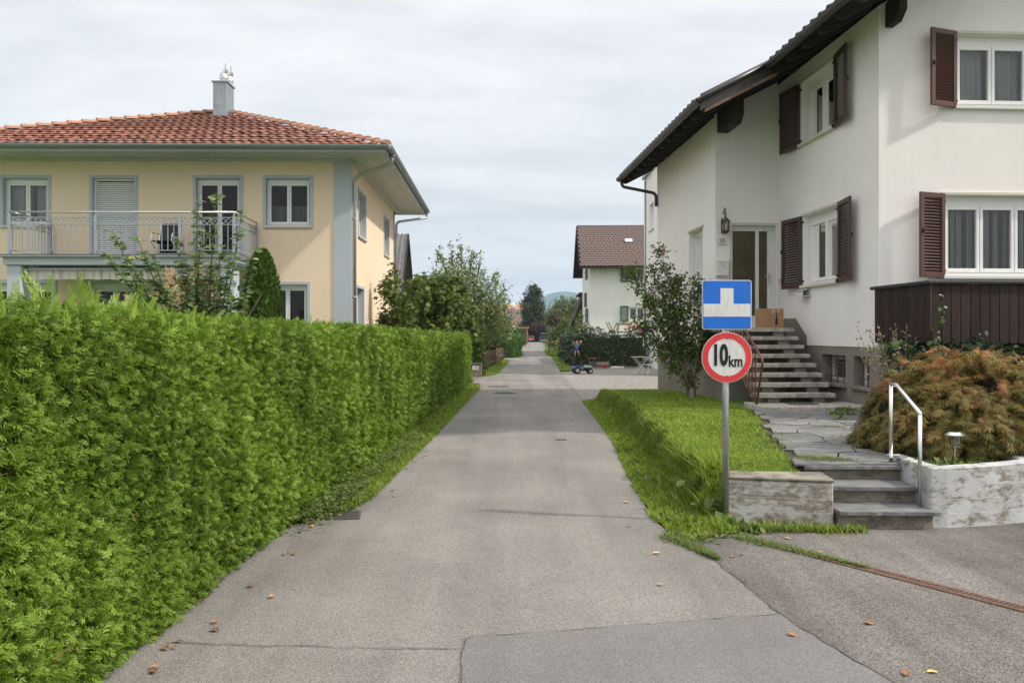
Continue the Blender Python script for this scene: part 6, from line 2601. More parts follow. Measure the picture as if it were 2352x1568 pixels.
# ------------------------------------------------------------------ weeping lace-leaf maple
MC = Vector((4.78, 8.55, 0.45))
lm = thing('lace_leaf_maple', 'low weeping maple mound with fine rusty green leaves above the planter', 'shrub', MC)
mb = MB()
limbs(mb, (0, 0, 0), [(-0.5, -0.3, 0.7, 0.3, 0.3, 0.2), (0.5, -0.2, 0.7, 0.3, 0.3, 0.2), (0.0, 0.3, 0.8, 0.3, 0.3, 0.2), (-0.1, -0.5, 0.6, 0.3, 0.3, 0.2)], 0.05, (0.02, 0, 0.4), 8, 0.08)
mb.build('trunk', MT['bark'], lm, smooth=True, fix=False)
mc = []
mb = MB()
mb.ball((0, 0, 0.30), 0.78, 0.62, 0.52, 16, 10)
mb.build('dark_core', simple('dark_mound_core', (0.022, 0.018, 0.008), 0.95, 0.4, 12, 0.8, 30), lm)  # solid ball, inner shade of the mound put into its colour
for tv_, tf_ in LACE:
    # arching twigs over the dome, each carrying a fan of hanging leaves
    nc, per = 950, 12
    u = unit(nc)
    u[:, 2] = np.abs(u[:, 2]) ** 0.8 * np.sign(u[:, 2] + 0.35)
    az = np.arctan2(u[:, 1], u[:, 0])
    lay = 0.5 + 0.5 * np.sin(u[:, 2] * 10 + 2.2 * np.sin(az * 3) + az * 2)
    dp = rng.uniform(0, 1, nc) ** 1.5
    rad = (1 + 0.05 * np.sin(az * 5 + u[:, 2] * 4) + 0.10 * (lay - 0.5) + rng.normal(0, 0.03, nc)) * (1.0 - 0.20 * dp)
    c = np.stack([u[:, 0] * 1.04, u[:, 1] * 0.97, u[:, 2] * 0.90 + 0.07], 1) * rad[:, None]
    tw_d = u * np.array([1, 1, 0.2]) + np.array([0, 0, -0.55]) * (1.15 - np.clip(u[:, 2:3], 0, 1)) + unit(nc) * 0.45
    tw_d /= np.linalg.norm(tw_d, axis=1, keepdims=True)
    t = np.tile(np.linspace(0, 1, per), nc)
    cc_ = np.repeat(c, per, 0)
    td_ = np.repeat(tw_d, per, 0)
    uu = np.repeat(u, per, 0)
    k = nc * per
    p = cc_ + td_ * (t * 0.17 - 0.06)[:, None] + np.array([0, 0, -0.05]) * (t ** 2)[:, None] + rng.normal(0, 0.012, (k, 3))
    keep = p[:, 2] > -0.03
    d = td_ + unit(k) * 0.55 + np.array([0, 0, -0.25])
    nr = uu + unit(k) * 0.35 + np.array([0, 0, 0.4])
    ct = np.repeat(rng.normal(0, 0.2, nc), per)
    tn = np.clip(0.30 + 0.40 * np.clip(uu[:, 2], 0, 1) + ct + rng.normal(0, 0.10, k) + 0.2 * np.repeat(lay - 0.5, per) - 0.32 * np.repeat(dp, per), 0, 1)  # deeper twigs tinted darker, shade inside the mound put in colour
    scatter('', None, tv_, tf_, p[keep], basis(d, nr)[keep], (0.085 * rng.uniform(0.6, 1.35, k))[keep], tn[keep], into=mc)
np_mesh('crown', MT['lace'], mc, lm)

# ------------------------------------------------------------------ rose of Sharon in front of the wing
hb = (3.47, 16.0, lawn_h(3.47, 16.0) - 0.01)
hib = thing('hibiscus_shrub', 'tall leggy shrub with pink flowers standing before the white wing', 'shrub', hb)
stems = [(-1.15, 0.1, 2.45), (-0.85, -0.2, 1.95), (-0.55, 0.15, 2.85), (-0.25, 0.0, 2.3), (0.10, 0.1, 2.25), (0.32, -0.1, 1.95), (-1.0, -0.1, 1.45), (0.4, 0.1, 1.45), (-0.5, 0.0, 2.0), (-0.7, 0.2, 2.5)]
mb = MB()
lobes_h = []
for (x, y, z) in stems:
    q = [Vector((random.uniform(-0.06, 0.06), random.uniform(-0.05, 0.05), 0)), Vector((x * 0.22, y * 0.3, z * 0.32)), Vector((x * 0.62, y * 0.7, z * 0.68)), Vector((x, y, z))]
    mb.tube(q, [0.026, 0.021, 0.013, 0.004], 6)
    for t in (0.45, 0.6, 0.75, 0.88, 1.0):
        c = q[0].lerp(q[1], t) if t < 0.3 else (q[1].lerp(q[2], (t - 0.33) / 0.34) if t < 0.67 else q[2].lerp(q[3], (t - 0.67) / 0.33))
        lobes_h.append((c.x, c.y, c.z, 0.155 + 0.06 * (1 - t), 0.16, 0.18))
        e = c + Vector((random.uniform(-0.2, 0.2), random.uniform(-0.2, 0.2), random.uniform(0.05, 0.25)))
        mb.tube([c, e], [0.006, 0.002], 4)
mb.build('trunk', MT['bark_grey'], hib, smooth=True, fix=False)
mb = MB()
mb.lathe([(0.06, -0.04), (0.055, 0.15), (0.04, 0.22)], (0.0, -0.05, 0), 8)
mb.build('stump', MT['bark_grey'], hib)
hc = []
leaf_cloud('', None, lobes_h, 8600, 0.07, LEAF, None, 0.05, 10, 0.40, 0.1, into=hc)
leaf_cloud('', None, [(-0.05, 0, 0.45, 0.16, 0.16, 0.3), (0.15, 0.05, 0.9, 0.2, 0.2, 0.3)], 420, 0.07, LEAF, None, 0.1, 7, 0.35, 0.2, into=hc)
np_mesh('crown', MT['hibiscus'], hc, hib)
mbf = MB()
for k in range(5):
    an_ = 2 * math.pi * k / 5
    c, s = math.cos(an_), math.sin(an_)
    mbf.add([(0, 0, 0), (c * 0.045 - s * 0.022, s * 0.045 + c * 0.022, 0.018), (c * 0.06, s * 0.06, 0.012), (c * 0.045 + s * 0.022, s * 0.045 - c * 0.022, 0.018)], [(0, 1, 2), (0, 2, 3)])
mbf.ball((0, 0, 0.015), 0.010, 0.010, 0.018, 6, 4)
flo = None
for k in range(17):
    l = lobes_h[random.randrange(len(lobes_h))]
    if flo is None:
        flo = mbf.build('blossom', MT['pink'], hib, fix=False)
        o = flo
    else:
        o = inst(flo, hib)
    o.location = (l[0] + random.uniform(-0.18, 0.18), l[1] - random.uniform(0.05, 0.22), l[2] + random.uniform(-0.15, 0.2))
    o.rotation_euler = (R(random.uniform(40, 100)), 0, random.uniform(-0.8, 0.8))
    sc_ = random.uniform(0.4, 0.75)
    o.scale = (sc_, sc_, sc_)

# ivy and a dry stalky perennial below the timber balcony
iv = thing('ivy', 'dark ivy climbing below and over the timber balcony corner', 'ivy', (5.6, 11.6, 0.5))
ic_ = []
leaf_cloud('', None, [(0.05, -0.2, 0.75, 0.45, 0.25, 0.40), (0.5, -0.45, 0.8, 0.4, 0.25, 0.35), (0.9, -0.5, 0.75, 0.4, 0.2, 0.3), (0.35, -0.2, 0.4, 0.6, 0.3, 0.4)], 1700, 0.085, LEAF_OV, None, 0.5, 6, 0.2, 0.3, into=ic_)
k = 46
t = rng.uniform(0, 1, k)
ps = np.stack([0.10 + rng.normal(0, 0.035, k) * (1.4 - t) + 0.10 * t + 0.0, -0.42 + rng.normal(0, 0.01, k) - 0.0 * t, 0.95 + 0.75 * t], 1)
scatter('', None, *LEAF_OV, ps + np.array([0.02, -0.02, 0]), basis(unit(k) + np.array([0, -0.3, -0.5]), unit(k) * 0.3 + np.array([-0.2, -1.0, 0.2])), 0.06 * rng.uniform(0.6, 1.2, k), rng.uniform(0.6, 1.0, k), into=ic_)
leaf_cloud('', None, [(1.35, -0.62, 0.98, 0.4, 0.06, 0.08), (-0.3, -0.1, 0.95, 0.25, 0.1, 0.10)], 150, 0.11, LEAF_MAPLE, None, 0.3, 4, 0.25, 0.6, 0.5, into=ic_)
np_mesh('leaves', MT['ivy'], ic_, iv)
ds = thing('dry_perennial', 'pale dry flower stalks leaning beside the balcony ivy', 'plant', (5.25, 11.3, 0.5))
mb = MB()
dd = []
for k in range(16):
    x, y = random.uniform(-0.35, 0.25), random.uniform(-0.15, 0.15)
    tip = Vector((x * 1.2 - 0.1, y, random.uniform(0.9, 1.35)))
    mb.tube([(x * 0.4, y, 0), (x * 0.8, y, 0.6), tip], [0.006, 0.005, 0.002], 4)
    n = 26
    t = rng.uniform(0.55, 1, n)
    ps = np.stack([x * 0.4 + (tip.x - x * 0.4) * t, np.full(n, y), tip.z * t], 1) + rng.normal(0, 0.025, (n, 3))
    scatter('', None, *LEAF_S, ps, basis(unit(n), unit(n)), 0.045 * rng.uniform(0.5, 1.2, n), rng.uniform(0, 1, n), into=dd)
mb.build('stalks', MT['greywood'], ds)
np_mesh('seed_heads', leafmat('dry_seed_head', (0.22, 0.17, 0.08), (0.42, 0.34, 0.24), 0.2, 0.8), dd, ds)
# ================================================================== garden behind the hedge
# young apple tree with long upright shoots
ap = thing('apple_tree', 'young apple tree with long leafy shoots before the balcony', 'tree', (-5.32, 13.6, 0))
mb = MB()
mb.tube([(0.15, 0, -0.05), (0.12, 0, 0.8), (0.05, 0, 1.55)], [0.06, 0.05, 0.042], 8)
shoots = []
for (x, z, bx) in ((-1.45, 3.0, -0.35), (-1.15, 3.35, -0.3), (-0.75, 3.25, -0.15), (-0.35, 3.3, 0.0), (-0.55, 2.6, -0.2), (0.0, 4.0, 0.05), (0.25, 3.35, 0.15), (0.55, 3.95, 0.35), (0.85, 3.75, 0.55), (0.95, 3.1, 0.65), (0.8, 3.0, 0.5), (-1.0, 2.5, -0.3), (0.35, 2.7, 0.2),
                   (-0.2, 2.9, 0), (0.7, 2.6, 0.4), (-1.55, 2.4, -0.5), (1.0, 2.3, 0.6), (-0.1, 2.3, 0), (0.1, 3.0, 0.1), (-0.85, 2.9, -0.3), (0.45, 3.2, 0.3), (-0.45, 2.95, -0.1)):
    y = random.uniform(-0.5, 0.5)
    a = Vector((0.05, 0, 1.55))
    b = Vector((bx, y * 0.5, 1.55 + 0.35 * random.random()))
    c = Vector(((bx + x) / 2 + random.uniform(-0.05, 0.05), y * 0.8, (b.z + z) / 2 - 0.05))
    d = Vector((x, y, z))
    mb.tube([a, b, c, d], [0.026, 0.018, 0.010, 0.004], 6)
    shoots.append((b, c, d))
for (x, z) in ((0.95, 1.95), (-0.75, 1.75)):
    mb.tube([(0.05, 0, 1.5), (x * 0.6, 0.1, 1.62), (x, 0.1, z), (x * 1.25, 0.1, z + 0.4)], [0.03, 0.024, 0.016, 0.006], 6)
mb.build('trunk', simple('young_bark', (0.085, 0.062, 0.050), 0.8, 0.2, 12), ap, smooth=True, fix=False)
ad = []
for (b, c, d) in shoots:
    n = int(46 + 14 * (d - b).length)
    t = np.sort(rng.uniform(0.1, 1, n))
    b_, c_, d_ = [np.array(q) for q in (b, c, d)]
    ps = np.where((t < 0.5)[:, None], b_ + (c_ - b_) * (t * 2)[:, None], c_ + (d_ - c_) * ((t - 0.5) * 2)[:, None])
    an_ = np.arange(n) * 2.4
    dr = np.stack([np.cos(an_), np.sin(an_) * 0.8, 0.05 + 0.15 * rng.normal(size=n)], 1)
    nr = unit(n) * 0.55 + np.array([0, -0.6, 0.7])
    scatter('', None, *LEAF_OV, ps, basis(dr, nr), 0.125 * rng.uniform(0.65, 1.2, n), np.clip(rng.normal(0.45, 0.25, n), 0, 1), into=ad)
leaf_cloud('', None, [(-0.6, 0, 1.95, 0.6, 0.4, 0.35), (0.6, 0, 2.0, 0.55, 0.4, 0.4), (0, 0, 2.1, 0.6, 0.4, 0.5), (0.75, 0.0, 1.7, 0.4, 0.3, 0.25)], 800, 0.10, LEAF_OV, None, 0.2, 5, 0.3, 0.1, into=ad)
np_mesh('crown', MT['apple'], ad, ap)

# columnar thuja
cy_t = thing('columnar_thuja', 'dense egg-shaped thuja standing right of the balcony', 'tree', (-4.72, 15.6, 0))
mb = MB()
mb.lathe([(0.20, 0.25), (0.27, 1.2), (0.27, 2.2), (0.2, 2.8), (0.06, 3.1)], (0, 0, 0), 14)
mb.build('dark_core', MT['hedge_core'], cy_t, smooth=True)  # solid dark body, shade within the crown put in its colour
mb = MB()
mb.tube([(0, 0, -0.05), (0, 0, 0.4)], 0.06, 8)
mb.build('trunk', MT['bark'], cy_t)
n = 9500
z = rng.uniform(0.1, 3.22, n)
prof = np.interp(z, [0.1, 0.7, 1.5, 2.3, 2.8, 3.05, 3.25], [0.27, 0.33, 0.36, 0.335, 0.26, 0.17, 0.05])
an_ = rng.uniform(0, 2 * np.pi, n)
dp = rng.uniform(0, 1, n) ** 1.5
rr = prof * (1 - 0.2 * dp) * (1 + 0.06 * np.sin(an_ * 4 + z * 3) + 0.05 * np.sin(an_ * 9 + z * 7))
u = np.stack([np.cos(an_), np.sin(an_), np.zeros(n)], 1)
ps = np.stack([u[:, 0] * rr, u[:, 1] * rr, z], 1)
d = u * 0.35 + np.array([0, 0, 0.9]) + unit(n) * 0.45
scatter('crown', MT['thuja_dark'], *SPRAY_LO[0], ps, basis(d, u + unit(n) * 0.6), 0.072 * rng.uniform(0.6, 1.3, n), np.clip(rng.normal(0.5, 0.2, n) - 0.3 * dp + 0.12 * np.sin(z * 9 + an_ * 5), 0, 1), cy_t)  # inner sprays darkened to paint the shade between them

# pampas grass plumes
pg = thing('pampas_grass', 'pale feathery pampas plumes behind the apple tree', 'grass plant', (-6.25, 15.6, 0))
pd = []
mb = MB()
for (x, z, ln) in ((-0.75, 2.35, 0.65), (-0.55, 2.05, 0.5), (-0.1, 2.85, 0.7), (0.2, 2.95, 0.75), (0.45, 2.6, 0.65), (0.05, 2.5, 0.6), (-0.3, 2.4, 0.6), (0.6, 2.3, 0.55), (0.3, 2.35, 0.6)):
    y = random.uniform(-0.3, 0.3)
    mb.tube([(x * 0.2, y * 0.3, 0), (x * 0.6, y, z * 0.55), (x, y, z - ln)], [0.01, 0.008, 0.006], 5)
    n = 330
    t = rng.uniform(0, 1, n)
    wd = 0.10 * np.sin(np.pi * np.clip(t * 0.85 + 0.12, 0, 1)) + 0.01
    an_ = rng.uniform(0, 2 * np.pi, n)
    ps = np.stack([x + 0.12 * x * t, np.full(n, y), z - ln + ln * t], 1) + np.stack([np.cos(an_) * wd * 0.5, np.sin(an_) * wd * 0.5, np.zeros(n)], 1)
    d = np.stack([np.cos(an_) * 0.7, np.sin(an_) * 0.7, np.full(n, 0.6)], 1) + unit(n) * 0.25
    scatter('', None, *LEAF_S, ps, basis(d, unit(n)), np.stack([np.full(n, 0.035), 0.13 * rng.uniform(0.6, 1.2, n), np.full(n, 0.1)], 1), rng.uniform(0, 1, n), into=pd)
mb.build('stalks', MT['greywood'], pg)
np_mesh('plumes', MT['pampas'], pd, pg)
pd2 = []
n = 500
grass('blades', MT['grass'], np.stack([rng.normal(0, 0.22, n), rng.normal(0, 0.22, n), np.zeros(n)], 1), 1.4, 0.012, 1.1, pg)

# terrace rail and low shrubs seen over the hedge top
tr_ = thing('terrace_railing', 'thin white terrace railing under the striped awning', 'railing', (-8.9, 18.3, 0))
mb = MB()
for z in (1.78, 1.70):
    mb.tube([(-2.2, 0, z), (0.9, 0, z)], 0.012, 6)
mb.tube([(0.9, 0, 1.78), (2.4, 0.05, 1.52)], 0.02, 6)
mb.build('rail', MT['whitemetal'], tr_)
for x in (-2.2, -0.65, 0.9, 2.4):
    mb = MB()
    mb.tube([(x, 0, 0), (x, 0, 1.76 if x < 2 else 1.52)], 0.015, 6)
    mb.build('post', MT['whitemetal'], tr_)
tb = thing('garden_table', 'white garden table edge showing before the ground floor window', 'table', (-4.75, 18.0, 0))
mb = MB()
mb.box(-0.55, 0.45, -0.4, 0.4, 1.55, 1.58)
mb.build('table_top', MT['whitemetal'], tb)
for (x, y) in ((-0.5, -0.35), (0.4, -0.35), (-0.5, 0.35), (0.4, 0.35)):
    mb = MB()
    mb.tube([(x, y, 0), (x, y, 1.55)], 0.018, 6)
    mb.build('leg', MT['whitemetal'], tb)
tree('low_shrub', 'low reddish-green shrub at the foot of the columnar thuja', (-4.75, 14.3, 0), (-4.75, 14.3, 0.9), [(-4.9, 14.3, 1.5, 0.45, 0.3, 0.28), (-4.4, 14.2, 1.45, 0.4, 0.3, 0.25)], 900, 0.07, 'vine', 0.03, leaf=LEAF, cat='shrub', shell=0.3, clump=8, csize=0.3)

# sparse climber right of the house
tree('pear_espalier', 'thin yellowing fruit tree against the cream side wall', (-3.35, 24.0, 0), (-3.45, 24.0, 2.0),
     [(-3.55, 24.0, 2.9, 0.28, 0.25, 0.55), (-3.65, 24.2, 1.95, 0.35, 0.3, 0.45), (-3.1, 24.0, 2.35, 0.32, 0.25, 0.4), (-2.85, 24.2, 3.0, 0.22, 0.2, 0.35), (-3.4, 24.1, 3.4, 0.14, 0.14, 0.35), (-3.2, 24.1, 1.7, 0.4, 0.3, 0.3)],
     1500, 0.13, 'vine', 0.035, leaf=LEAF_MAPLE, shell=0.2, clump=7, csize=0.32)
# big dark maple bush
tree('field_maple', 'dense round dark green maple bush behind the hedge end', (-2.95, 31.5, 0), (-2.9, 31.5, 1.2),
     [(-2.95, 31.3, 2.55, 1.15, 1.1, 1.15), (-2.2, 31.2, 2.4, 0.85, 0.9, 1.0), (-3.5, 31.4, 2.6, 0.8, 0.9, 1.0), (-2.6, 31.3, 3.3, 0.85, 0.8, 0.65), (-3.2, 31.3, 3.4, 0.7, 0.7, 0.55), (-2.1, 31.2, 1.6, 0.8, 0.8, 0.7), (-3.3, 31.2, 1.6, 0.9, 0.8, 0.7)],
     6800, 0.175, 'maple_green', 0.09, leaf=LEAF_MAPLE, shell=0.72, clump=10, csize=0.14, droop=0.6)
# pale pear trees behind
tree('pear_tree', 'tall pale green pear tree with upright shoots past the maple bush', (-2.6, 45.0, 0), (-2.6, 45.0, 2.0),
     [(-2.6, 45, 4.2, 1.5, 1.3, 1.4), (-1.4, 45, 3.4, 1.2, 1.2, 1.5), (-3.3, 45, 4.8, 1.2, 1.2, 1.0), (-0.85, 45, 2.6, 0.9, 1.0, 1.3), (-2.2, 45, 2.6, 1.5, 1.3, 1.2), (-3.9, 45, 5.9, 0.22, 0.22, 0.75), (-3.35, 45, 6.0, 0.2, 0.2, 0.7),
      (-2.8, 45, 6.2, 0.2, 0.2, 0.7), (-2.2, 45, 5.9, 0.22, 0.22, 0.7), (-1.7, 45, 5.5, 0.22, 0.22, 0.7), (-0.9, 45, 4.7, 0.2, 0.2, 0.6), (-0.45, 45, 3.9, 0.18, 0.18, 0.6)],
     10500, 0.15, 'pear', 0.12, shell=0.45, clump=10, csize=0.20)
tree('fruit_tree', 'small leafy fruit tree between the maple bush and the low brown hedge', (-1.5, 52.0, 0), (-1.5, 52.0, 1.5),
     [(-1.5, 52, 2.6, 1.1, 1.0, 1.0), (-0.75, 52, 2.1, 0.9, 0.9, 0.9), (-2.0, 52, 1.6, 1.1, 0.9, 0.8)], 3600, 0.15, 'pear', 0.1, shell=0.5, clump=10, csize=0.2)
# row house roof left of the maple
bn = thing('timber_barn', 'dark timber barn with grey corrugated roof behind the cream house', 'barn', (-6.0, 38.0, 0), R(2))
mb = MB()
mb.box(-5.0, 0.2, 0.3, 5.4, -0.05, 4.0)
mb.build('wall', MT['white_wall_old'], bn)
mb = MB()
mb.prism([(0.25, 0.2, 4.0), (0.25, 5.5, 4.0), (0.25, 2.85, 6.6)], (-0.12, 0, 0))
mb.build('gable_boarding', MT['dark_beam'], bn)
for sgn in (1, -1):
    mb = MB()
    n = 60
    ridge = (2.85, 6.62)
    eave = (-0.5, 3.55) if sgn == 1 else (6.2, 3.55)
    for i in range(n + 1):
        x = -5.4 + 6.4 * i / n
        dz = 0.035 * (1 if (i // 1) % 2 else -1)
        mb.v += [(x, ridge[0], ridge[1] + dz), (x, eave[0], eave[1] + dz), (x, ridge[0], ridge[1] + dz - 0.03), (x, eave[0], eave[1] + dz - 0.03)]
    for i in range(n):
        mb.f += [(4 * i, 4 * i + 1, 4 * i + 5, 4 * i + 4), (4 * i + 2, 4 * i + 6, 4 * i + 7, 4 * i + 3)]
    mb.build('roof_sheet', MT['corrugated'], bn, fix=False)
mb = MB()
mb.bar((0.98, 2.85, 6.55), (0.98, -0.5, 3.45), 0.05, 0.22)
mb.bar((0.98, 2.85, 6.55), (0.98, 6.2, 3.45), 0.05, 0.22)
mb.build('verge_board', MT['dark_beam'], bn)
gut(bn, (-5.4, -0.56, 3.50), (1.0, -0.56, 3.50), 0.07, 'zinc')
# ================================================================== along the lane, left
sp_ = thing('stone_gatepost', 'low grey stone gatepost with a white number plate at hedge end', 'gatepost', (-1.30, 32.3, 0))
mb = MB()
mb.box(-0.28, 0.12, -0.12, 0.12, -0.03, 0.50)
mb.build('pillar', MT['step_concrete'], sp_, bevel=0.012)
mb = MB()
mb.box(-0.30, 0.14, -0.14, 0.14, 0.501, 0.53)
mb.build('cap', MT['slate'], sp_, bevel=0.006)
mb = MB()
mb.box(-0.25, 0.0, -0.132, -0.122, 0.27, 0.43)
pl_ = mb.build('number_plate', MT['signwhite'], sp_)
text_mesh('number', '1', 0.15, MT['ink'], pl_, Matrix.Translation((-0.08, -0.134, 0.35)) @ Matrix.Rotation(R(90), 4, 'X'), 0.001, 0.004, 0.9)
lumpy_hedge('cypress_hedge', 'narrow dark clipped cypress screen behind the stone gatepost', [(-2.2, 33.2), (-1.22, 33.2), (-1.22, 33.9), (-2.2, 33.9)], 1.68, 'thuja_dark', 1700, 0.13, SPRAY_LO[0], core='hedge_core')
rp_ = MB()
rp_.box(-0.06, 0.06, -0.06, 0.06, -0.03, 0.62)
rp_.box(-0.075, 0.075, -0.075, 0.075, 0.621, 0.65)
o = rp_.build('gate_post', simple('red_brown_post', (0.16, 0.045, 0.025), 0.7), None)
o.location = (-1.36, 35.6, 0)
tag(o, 'short red-brown post at the near end of the picket fence', 'post')

# picket fence
pf = thing('picket_fence', 'weathered brown picket fence curving along the lane', 'fence', (-1.28, 36.2, 0))
pa, pb = Vector((0, 0, 0)), Vector((0.74, 16.4, 0))
for z in (0.22, 0.62):
    mb = MB()
    mb.bar(pa + Vector((-0.03, 0, z)), pb + Vector((-0.03, 0, z)), 0.04, 0.07)
    mb.build('rail', MT['picket'], pf)
mb = MB()
mb.prism([(0, -0.05, 0.03), (0, 0.05, 0.03), (0, 0.05, 0.77), (0, 0, 0.82), (0, -0.05, 0.77)], (0.02, 0, 0))
psrc = mb.build('picket', MT['picket'], pf)
np_ = 130
for k in range(np_):
    o = psrc if k == 0 else inst(psrc, pf)
    t = k / np_
    p = pa.lerp(pb, t)
    o.location = (p.x - 0.25 * math.sin(math.pi * t) * 0.3, p.y, random.uniform(-0.02, 0.02))
    o.rotation_euler = (random.uniform(-0.02, 0.02), 0, random.uniform(-0.05, 0.05) + R(-2))


def flowers(name, label, loc, n, r_, h_, mats, size=0.05, stems='mixed'):
    t = thing(name, label, 'flowers', loc)
    fd = []
    leaf_cloud('', None, [(0, 0, h_ * 0.5, r_, r_, h_ * 0.5)], n * 12, size * 1.6, LEAF, None, 0.2, 6, 0.3, 0.1, into=fd)
    np_mesh('foliage', MT[stems], fd, t)
    srcs = {}
    for k_ in range(n):
        mk = mats[k_ % len(mats)]
        if mk not in srcs:
            m_b = MB()
            m_b.ball((0, 0, 0), size, size, size * 0.6, 7, 4)
            q = m_b.build('blossom', MT[mk], t)
            srcs[mk] = q
        else:
            q = inst(srcs[mk], t)
        an2 = random.uniform(0, 6.28)
        rr2 = r_ * random.random() ** 0.5
        q.location = (rr2 * math.cos(an2), rr2 * math.sin(an2), h_ * random.uniform(0.7, 1.1))
    return t


flowers('flower_bed', 'pink and white flowers showing above the near picket fence', (-1.75, 39.0, 0), 26, 0.55, 1.0, ['pink', 'white_petal', 'orange_petal'])
flowers('flower_clump', 'pink hollyhock clump before the middle of the picket fence', (-0.72, 45.0, 0), 10, 0.22, 0.55, ['pink', 'white_petal'])


def brown_tint(P, t):
    return np.clip(t * 0.7 + 0.3 * (P[:, 2] < 0.6), 0, 1)


lumpy_hedge('low_brown_hedge', 'low browned hedge with flat top beyond the picket fence', [(-5.5, 53.2), (-0.85, 53.0), (-0.85, 53.8), (-5.5, 54.0)], 1.30, 'brown_hedge', 3600, 0.12)
lumpy_hedge('round_green_hedge', 'rounded bright green hedge bulging over the lane edge', [(-1.6, 59.0), (-0.5, 58.4), (0.28, 58.8), (0.52, 60.5), (0.5, 66.0), (-0.6, 66.5), (-1.7, 63.0)], 1.55, 'clip_green', 6500, 0.14, bulge=0.12, round_top=0.4)
lumpy_hedge('square_hedge', 'flat-topped olive hedge behind the rounded green hedge', [(-4.2, 74.0), (0.45, 73.8), (0.62, 86.0), (-4.2, 86.0)], 2.05, 'clip_olive', 5200, 0.2)
wf_ = thing('white_picket_fence', 'short run of white upright fence boards by the lane', 'fence', (0.75, 88.0, 0))
for k in range(6):
    mb = MB()
    mb.prism([(-0.06, 0, 0), (0.06, 0, 0), (0.06, 0, 1.62), (0, 0, 1.72), (-0.06, 0, 1.62)], (0, 0.03, 0))
    o = mb.build('board', MT['white_paint'], wf_)
    o.location = (0.02 * k + 0.02, 1.1 * k, -0.12 * k * 0)
    o.rotation_euler = (0, 0, R(35))
lp = thing('lane_lamp', 'small white lantern on an orange post by the timber carport', 'lamp', (1.75, 118.0, 0))
mb = MB()
mb.tube([(0, 0, 0), (0, 0, 1.55)], 0.06, 8)
mb.build('post', MT['orange_wood'], lp)
mb = MB()
mb.lathe([(0.12, 1.55), (0.15, 1.7), (0.1, 1.8), (0.02, 1.86)], (0, 0, 0), 10)
mb.build('lantern', MT['white_paint'], lp)
tree('side_shrub', 'dark green shrub between white fence boards and carport post', (1.35, 108, 0), (1.35, 108, 0.6), [(1.3, 108, 1.3, 0.55, 1.5, 1.0), (1.5, 112, 0.9, 0.5, 1.5, 0.8)], 1400, 0.2, 'clip_olive', 0.05, cat='shrub', shell=0.5)

cp = thing('timber_carport', 'orange timber carport with flat roof at the lane end', 'carport', (1.0, 150, 0))
for (x, y) in ((-2.6, 0), (1.75, 0), (1.75, 5.0), (-2.6, 5.0), (-0.5, 0)):
    mb = MB()
    mb.box(x - 0.12, x + 0.12, y - 0.12, y + 0.12, -0.03, 2.75)
    mb.build('post', MT['orange_wood'], cp)
mb = MB()
mb.box(-3.0, 2.1, -0.5, 5.5, 2.751, 3.0)
mb.build('roof', MT['orange_wood'], cp)
for k in range(5):
    mb = MB()
    mb.box(-2.4 + 0.8 * k, -2.3 + 0.8 * k, 4.9, 5.0, 0, 2.75)
    mb.build('slat', MT['orange_wood'], cp)
rs_ = thing('red_roof_shed', 'low white shed with dull red roof left of the carport', 'shed', (-1.2, 140, 0))
mb = MB()
mb.box(-1.6, 1.0, 0, 3, -0.03, 2.3)
mb.build('wall', MT['white_wall_old'], rs_)
mb = MB()
mb.prism([(-1.9, -0.4, 3.3), (1.6, -0.4, 2.35), (1.6, -0.4, 2.5), (-1.9, -0.4, 3.45)], (0, 3.8, 0))
mb.build('roof', simple('dull_red_sheet', (0.22, 0.07, 0.07), 0.6), rs_)


